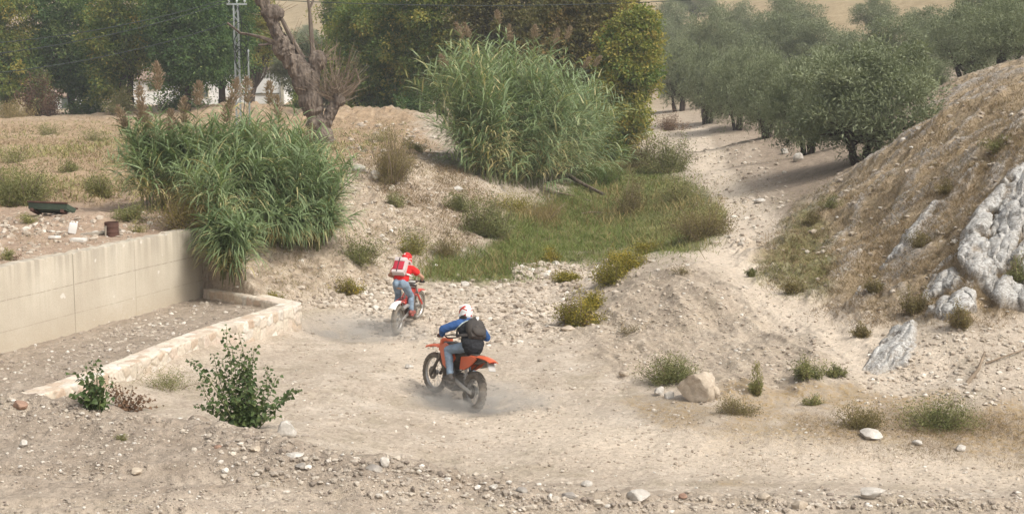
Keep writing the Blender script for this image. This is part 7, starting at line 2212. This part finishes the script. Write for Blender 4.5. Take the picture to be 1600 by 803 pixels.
# gravel: loose stones nobody could count
BASES = [rock_geo(900 + k, 1, 6, 0.05) for k in range(14)] 
def gravel(name, poly, n, lo, hi, seed, mats_tint, power=2.6, y0=None, fine=None):
    rng = np.random.default_rng(seed)
    xs_, ys_ = [p[0] for p in poly], [p[1] for p in poly]
    U = rng.uniform(min(xs_), max(xs_), n * 3); V = rng.uniform(min(ys_), max(ys_), n * 3)
    ok = poly_sd(poly, U, V) > 8 * rng.normal(size=len(U))
    U, V = U[ok][:n], V[ok][:n]
    P = hit(U, V, y0)
    nz = noise2(P[:, 0], P[:, 1], 0.9, 3, z=seed) + 0.35 * rng.normal(size=len(P))
    P = P[nz > -0.12]
    k = len(P)
    size = lo + (hi - lo) * rng.random(k) ** power
    size *= np.clip(P[:, 1] / 20, 0.75, 2.5)
    Vs, Fs, Ts = [], [], []
    pick = rng.integers(0, len(BASES), k)
    cnt = 0
    for b in range(len(BASES)):
        ix = np.where(pick == b)[0]
        if not len(ix): continue
        bv, bf_ = BASES[b]
        a = rng.uniform(0, 6.283, len(ix)); ca, sa = np.cos(a)[:, None], np.sin(a)[:, None]
        sx_ = rng.uniform(0.7, 1.25, (len(ix), 1)); sy_ = rng.uniform(0.6, 1.0, (len(ix), 1)); sz_ = rng.uniform(0.35, 0.75, (len(ix), 1))
        x, y, z = bv[:, 0][None] * sx_, bv[:, 1][None] * sy_, bv[:, 2][None] * sz_
        q = np.stack([x * ca - y * sa, x * sa + y * ca, z + 0.10], -1) * (size[ix] * 0.5)[:, None, None] + P[ix][:, None]
        m = len(bv)
        Vs.append(q.reshape(-1, 3)); Fs.append((bf_[None] + (np.arange(len(ix)) * m)[:, None, None]).reshape(-1, 3) + cnt)
        Ts.append(np.repeat(rng.random(len(ix)), m)); cnt += m * len(ix)
    t = bpy.data.materials.get(mats_tint)
    o = link(name, mesh_np(name, np.concatenate(Vs), [np.concatenate(Fs)], t, False, None, {"tint": np.concatenate(Ts)}))
    return tag(o, kind="stuff")
def gravelmat(name, stops):
    t = NT(name); pos = t.pos(); n1 = t.noise(pos, 22, 5, 0.65)
    col = t.ramp(t.attr("tint"), stops)
    col = t.mix(1.0, col, t.ramp(n1, [(0.3, 0.78), (0.7, 1.14)]), 'MULTIPLY')
    t.done(t.principled(col, 0.92, 0, t.bump(n1, 0.4, 0.01), 0.1)); return name
GA_ = gravelmat("mixed_gravel", [(0.0, (0.27, 0.22, 0.17)), (0.3, (0.38, 0.32, 0.25)), (0.7, (0.47, 0.40, 0.32)), (0.92, (0.54, 0.48, 0.40)), (1.0, (0.66, 0.62, 0.55))])
GB_ = gravelmat("grey_gravel", [(0.0, (0.22, 0.18, 0.145)), (0.3, (0.31, 0.265, 0.215)), (0.65, (0.40, 0.345, 0.28)), (0.9, (0.50, 0.44, 0.36)), (1.0, (0.64, 0.60, 0.54))])
gravel("gravel", [(560, 450), (800, 440), (900, 415), (1000, 405), (940, 470), (880, 525), (760, 540), (560, 510)], 4800, 0.018, 0.15, 401, GA_, 4.6)
gravel("gravel", [(440, 470), (560, 450), (900, 480), (1010, 520), (980, 620), (1300, 660), (1610, 730), (1610, 770), (1200, 775), (850, 760), (600, 690), (440, 660)], 11000, 0.010, 0.085, 402, GA_, 4.0)
gravel("bank_stones", [(345, 380), (400, 370), (545, 250), (640, 240), (700, 262), (790, 335), (740, 385), (640, 430), (560, 460), (440, 480), (370, 470)], 3500, 0.015, 0.12, 403, GA_, 5.0)
gravel("grey_gravel", P_FORE[1:11] + [(1620, 776), (1620, 806), (-20, 806), (-20, 620)], 16000, 0.010, 0.080, 404, GB_, 4.0)
gravel("grey_gravel", [(600, 712), (720, 738), (850, 762), (1100, 776), (1400, 770), (1610, 768), (1610, 800), (1000, 800), (800, 785), (600, 735)], 1900, 0.02, 0.15, 405, GB_, 3.0)
gravel("grey_gravel", [(330, 690), (450, 680), (620, 722), (820, 768), (1000, 785), (900, 800), (640, 790), (430, 760), (320, 720)], 1500, 0.02, 0.16, 415, GB_, 3.6)
gravel("grey_gravel", [(-20, 610), (80, 612), (210, 636), (440, 680), (640, 722), (720, 748), (500, 715), (200, 665), (-20, 655)], 1700, 0.018, 0.12, 416, GB_, 3.8)
gravel("grey_gravel", [(0, 565), (320, 470), (440, 470), (250, 530), (60, 605), (0, 615)], 3500, 0.015, 0.09, 406, GB_, 3.5)
gravel("slope_gravel", [(930, 470), (1010, 400), (1110, 420), (1300, 520), (1350, 590), (1100, 620), (960, 570)], 5000, 0.012, 0.09, 407, GA_, 4.0)
gravel("slope_gravel", [(1380, 520), (1610, 500), (1610, 640), (1340, 640), (1340, 590)], 2500, 0.012, 0.12, 408, GA_, 4.0)
gravel("slope_gravel", [(1200, 430), (1330, 275), (1480, 140), (1610, 100), (1610, 490), (1360, 510)], 1800, 0.015, 0.13, 409, GA_, 4.5)
gravel("path_gravel", [(1060, 380), (1080, 260), (1040, 180), (1190, 230), (1240, 320), (1180, 390)], 1600, 0.02, 0.13, 410, GA_, 3.5)
gravel("terrace_stones", [(-20, 330), (240, 330), (320, 345), (0, 415), (-20, 415)], 1400, 0.02, 0.15, 411, GA_, 4.0)
gravel("stone_bar", [(795, 425), (850, 412), (905, 418), (890, 432), (820, 436)], 500, 0.04, 0.18, 412, GA_, 2.5)
gravel("terrace_stones", [(540, 190), (690, 195), (700, 250), (540, 250)], 500, 0.03, 0.20, 413, GA_, 3.5)
gravel("boulder_scree", [(455, 480), (600, 440), (640, 420), (600, 460), (520, 480)], 900, 0.03, 0.18, 414, GA_, 2.8)

# ------------------------------------------------------------------ dust thrown up by the wheels
def dust(label, c, rad, dens, seed):
    t = NT("dust_" + str(seed))
    co = t.coord("Object")
    ln = t.n("ShaderNodeVectorMath"); ln.operation = 'LENGTH'; t.l(co, ln.inputs[0])
    fall = t.ramp(ln.outputs["Value"], [(0.0, 1.0), (0.45, 0.55), (1.0, 0.0)])
    n1 = t.noise(co, 2.0, 5, 0.6, 1.2)
    d = t.math('MULTIPLY', t.math('MULTIPLY', fall, t.ramp(n1, [(0.44, 0.0), (0.62, 1.0)])), dens)
    vol = t.n("ShaderNodeVolumePrincipled")
    vol.inputs["Color"].default_value = (0.93, 0.87, 0.78, 1)
    t.l(d, vol.inputs["Density"])
    t.l(vol.outputs[0], t.out.inputs["Volume"])
    o = MB().ell((0, 0, 0), (1, 1, 1), None, 20, 12).build("dust_cloud", t.m)
    o.location = c; o.scale = rad
    return tag(o, kind="stuff")
dust("a", (rc0[0] + 0.15, rc0[1] - 0.1, rc0[2] + 0.10), (1.35, 0.9, 0.50), 6.0, 1)
dust("b", (rc0[0] - 0.55, rc0[1] + 0.7, rc0[2] + 0.02), (0.9, 0.6, 0.32), 5.0, 2)
dust("c", (rc1[0] - 0.9, rc1[1] - 1.0, rc1[2] + 0.12), (1.9, 1.3, 0.6), 2.8, 3)
q_ = hit1(1000, 650)
dust("d", (q_[0] + 0.2, q_[1], q_[2] + 0.10), (2.2, 1.0, 0.38), 0.5, 4)

# ------------------------------------------------------------------ the air
t = NT("summer_haze")
vol = t.n("ShaderNodeVolumePrincipled")
vol.inputs["Color"].default_value = (0.93, 0.95, 0.97, 1)
vol.inputs["Density"].default_value = 0.0007
t.l(vol.outputs[0], t.out.inputs["Volume"])
hz_ = MB().box((0, 190, 32), (900, 780, 90)).build("haze", t.m, None, False)
tag(hz_, kind="stuff")
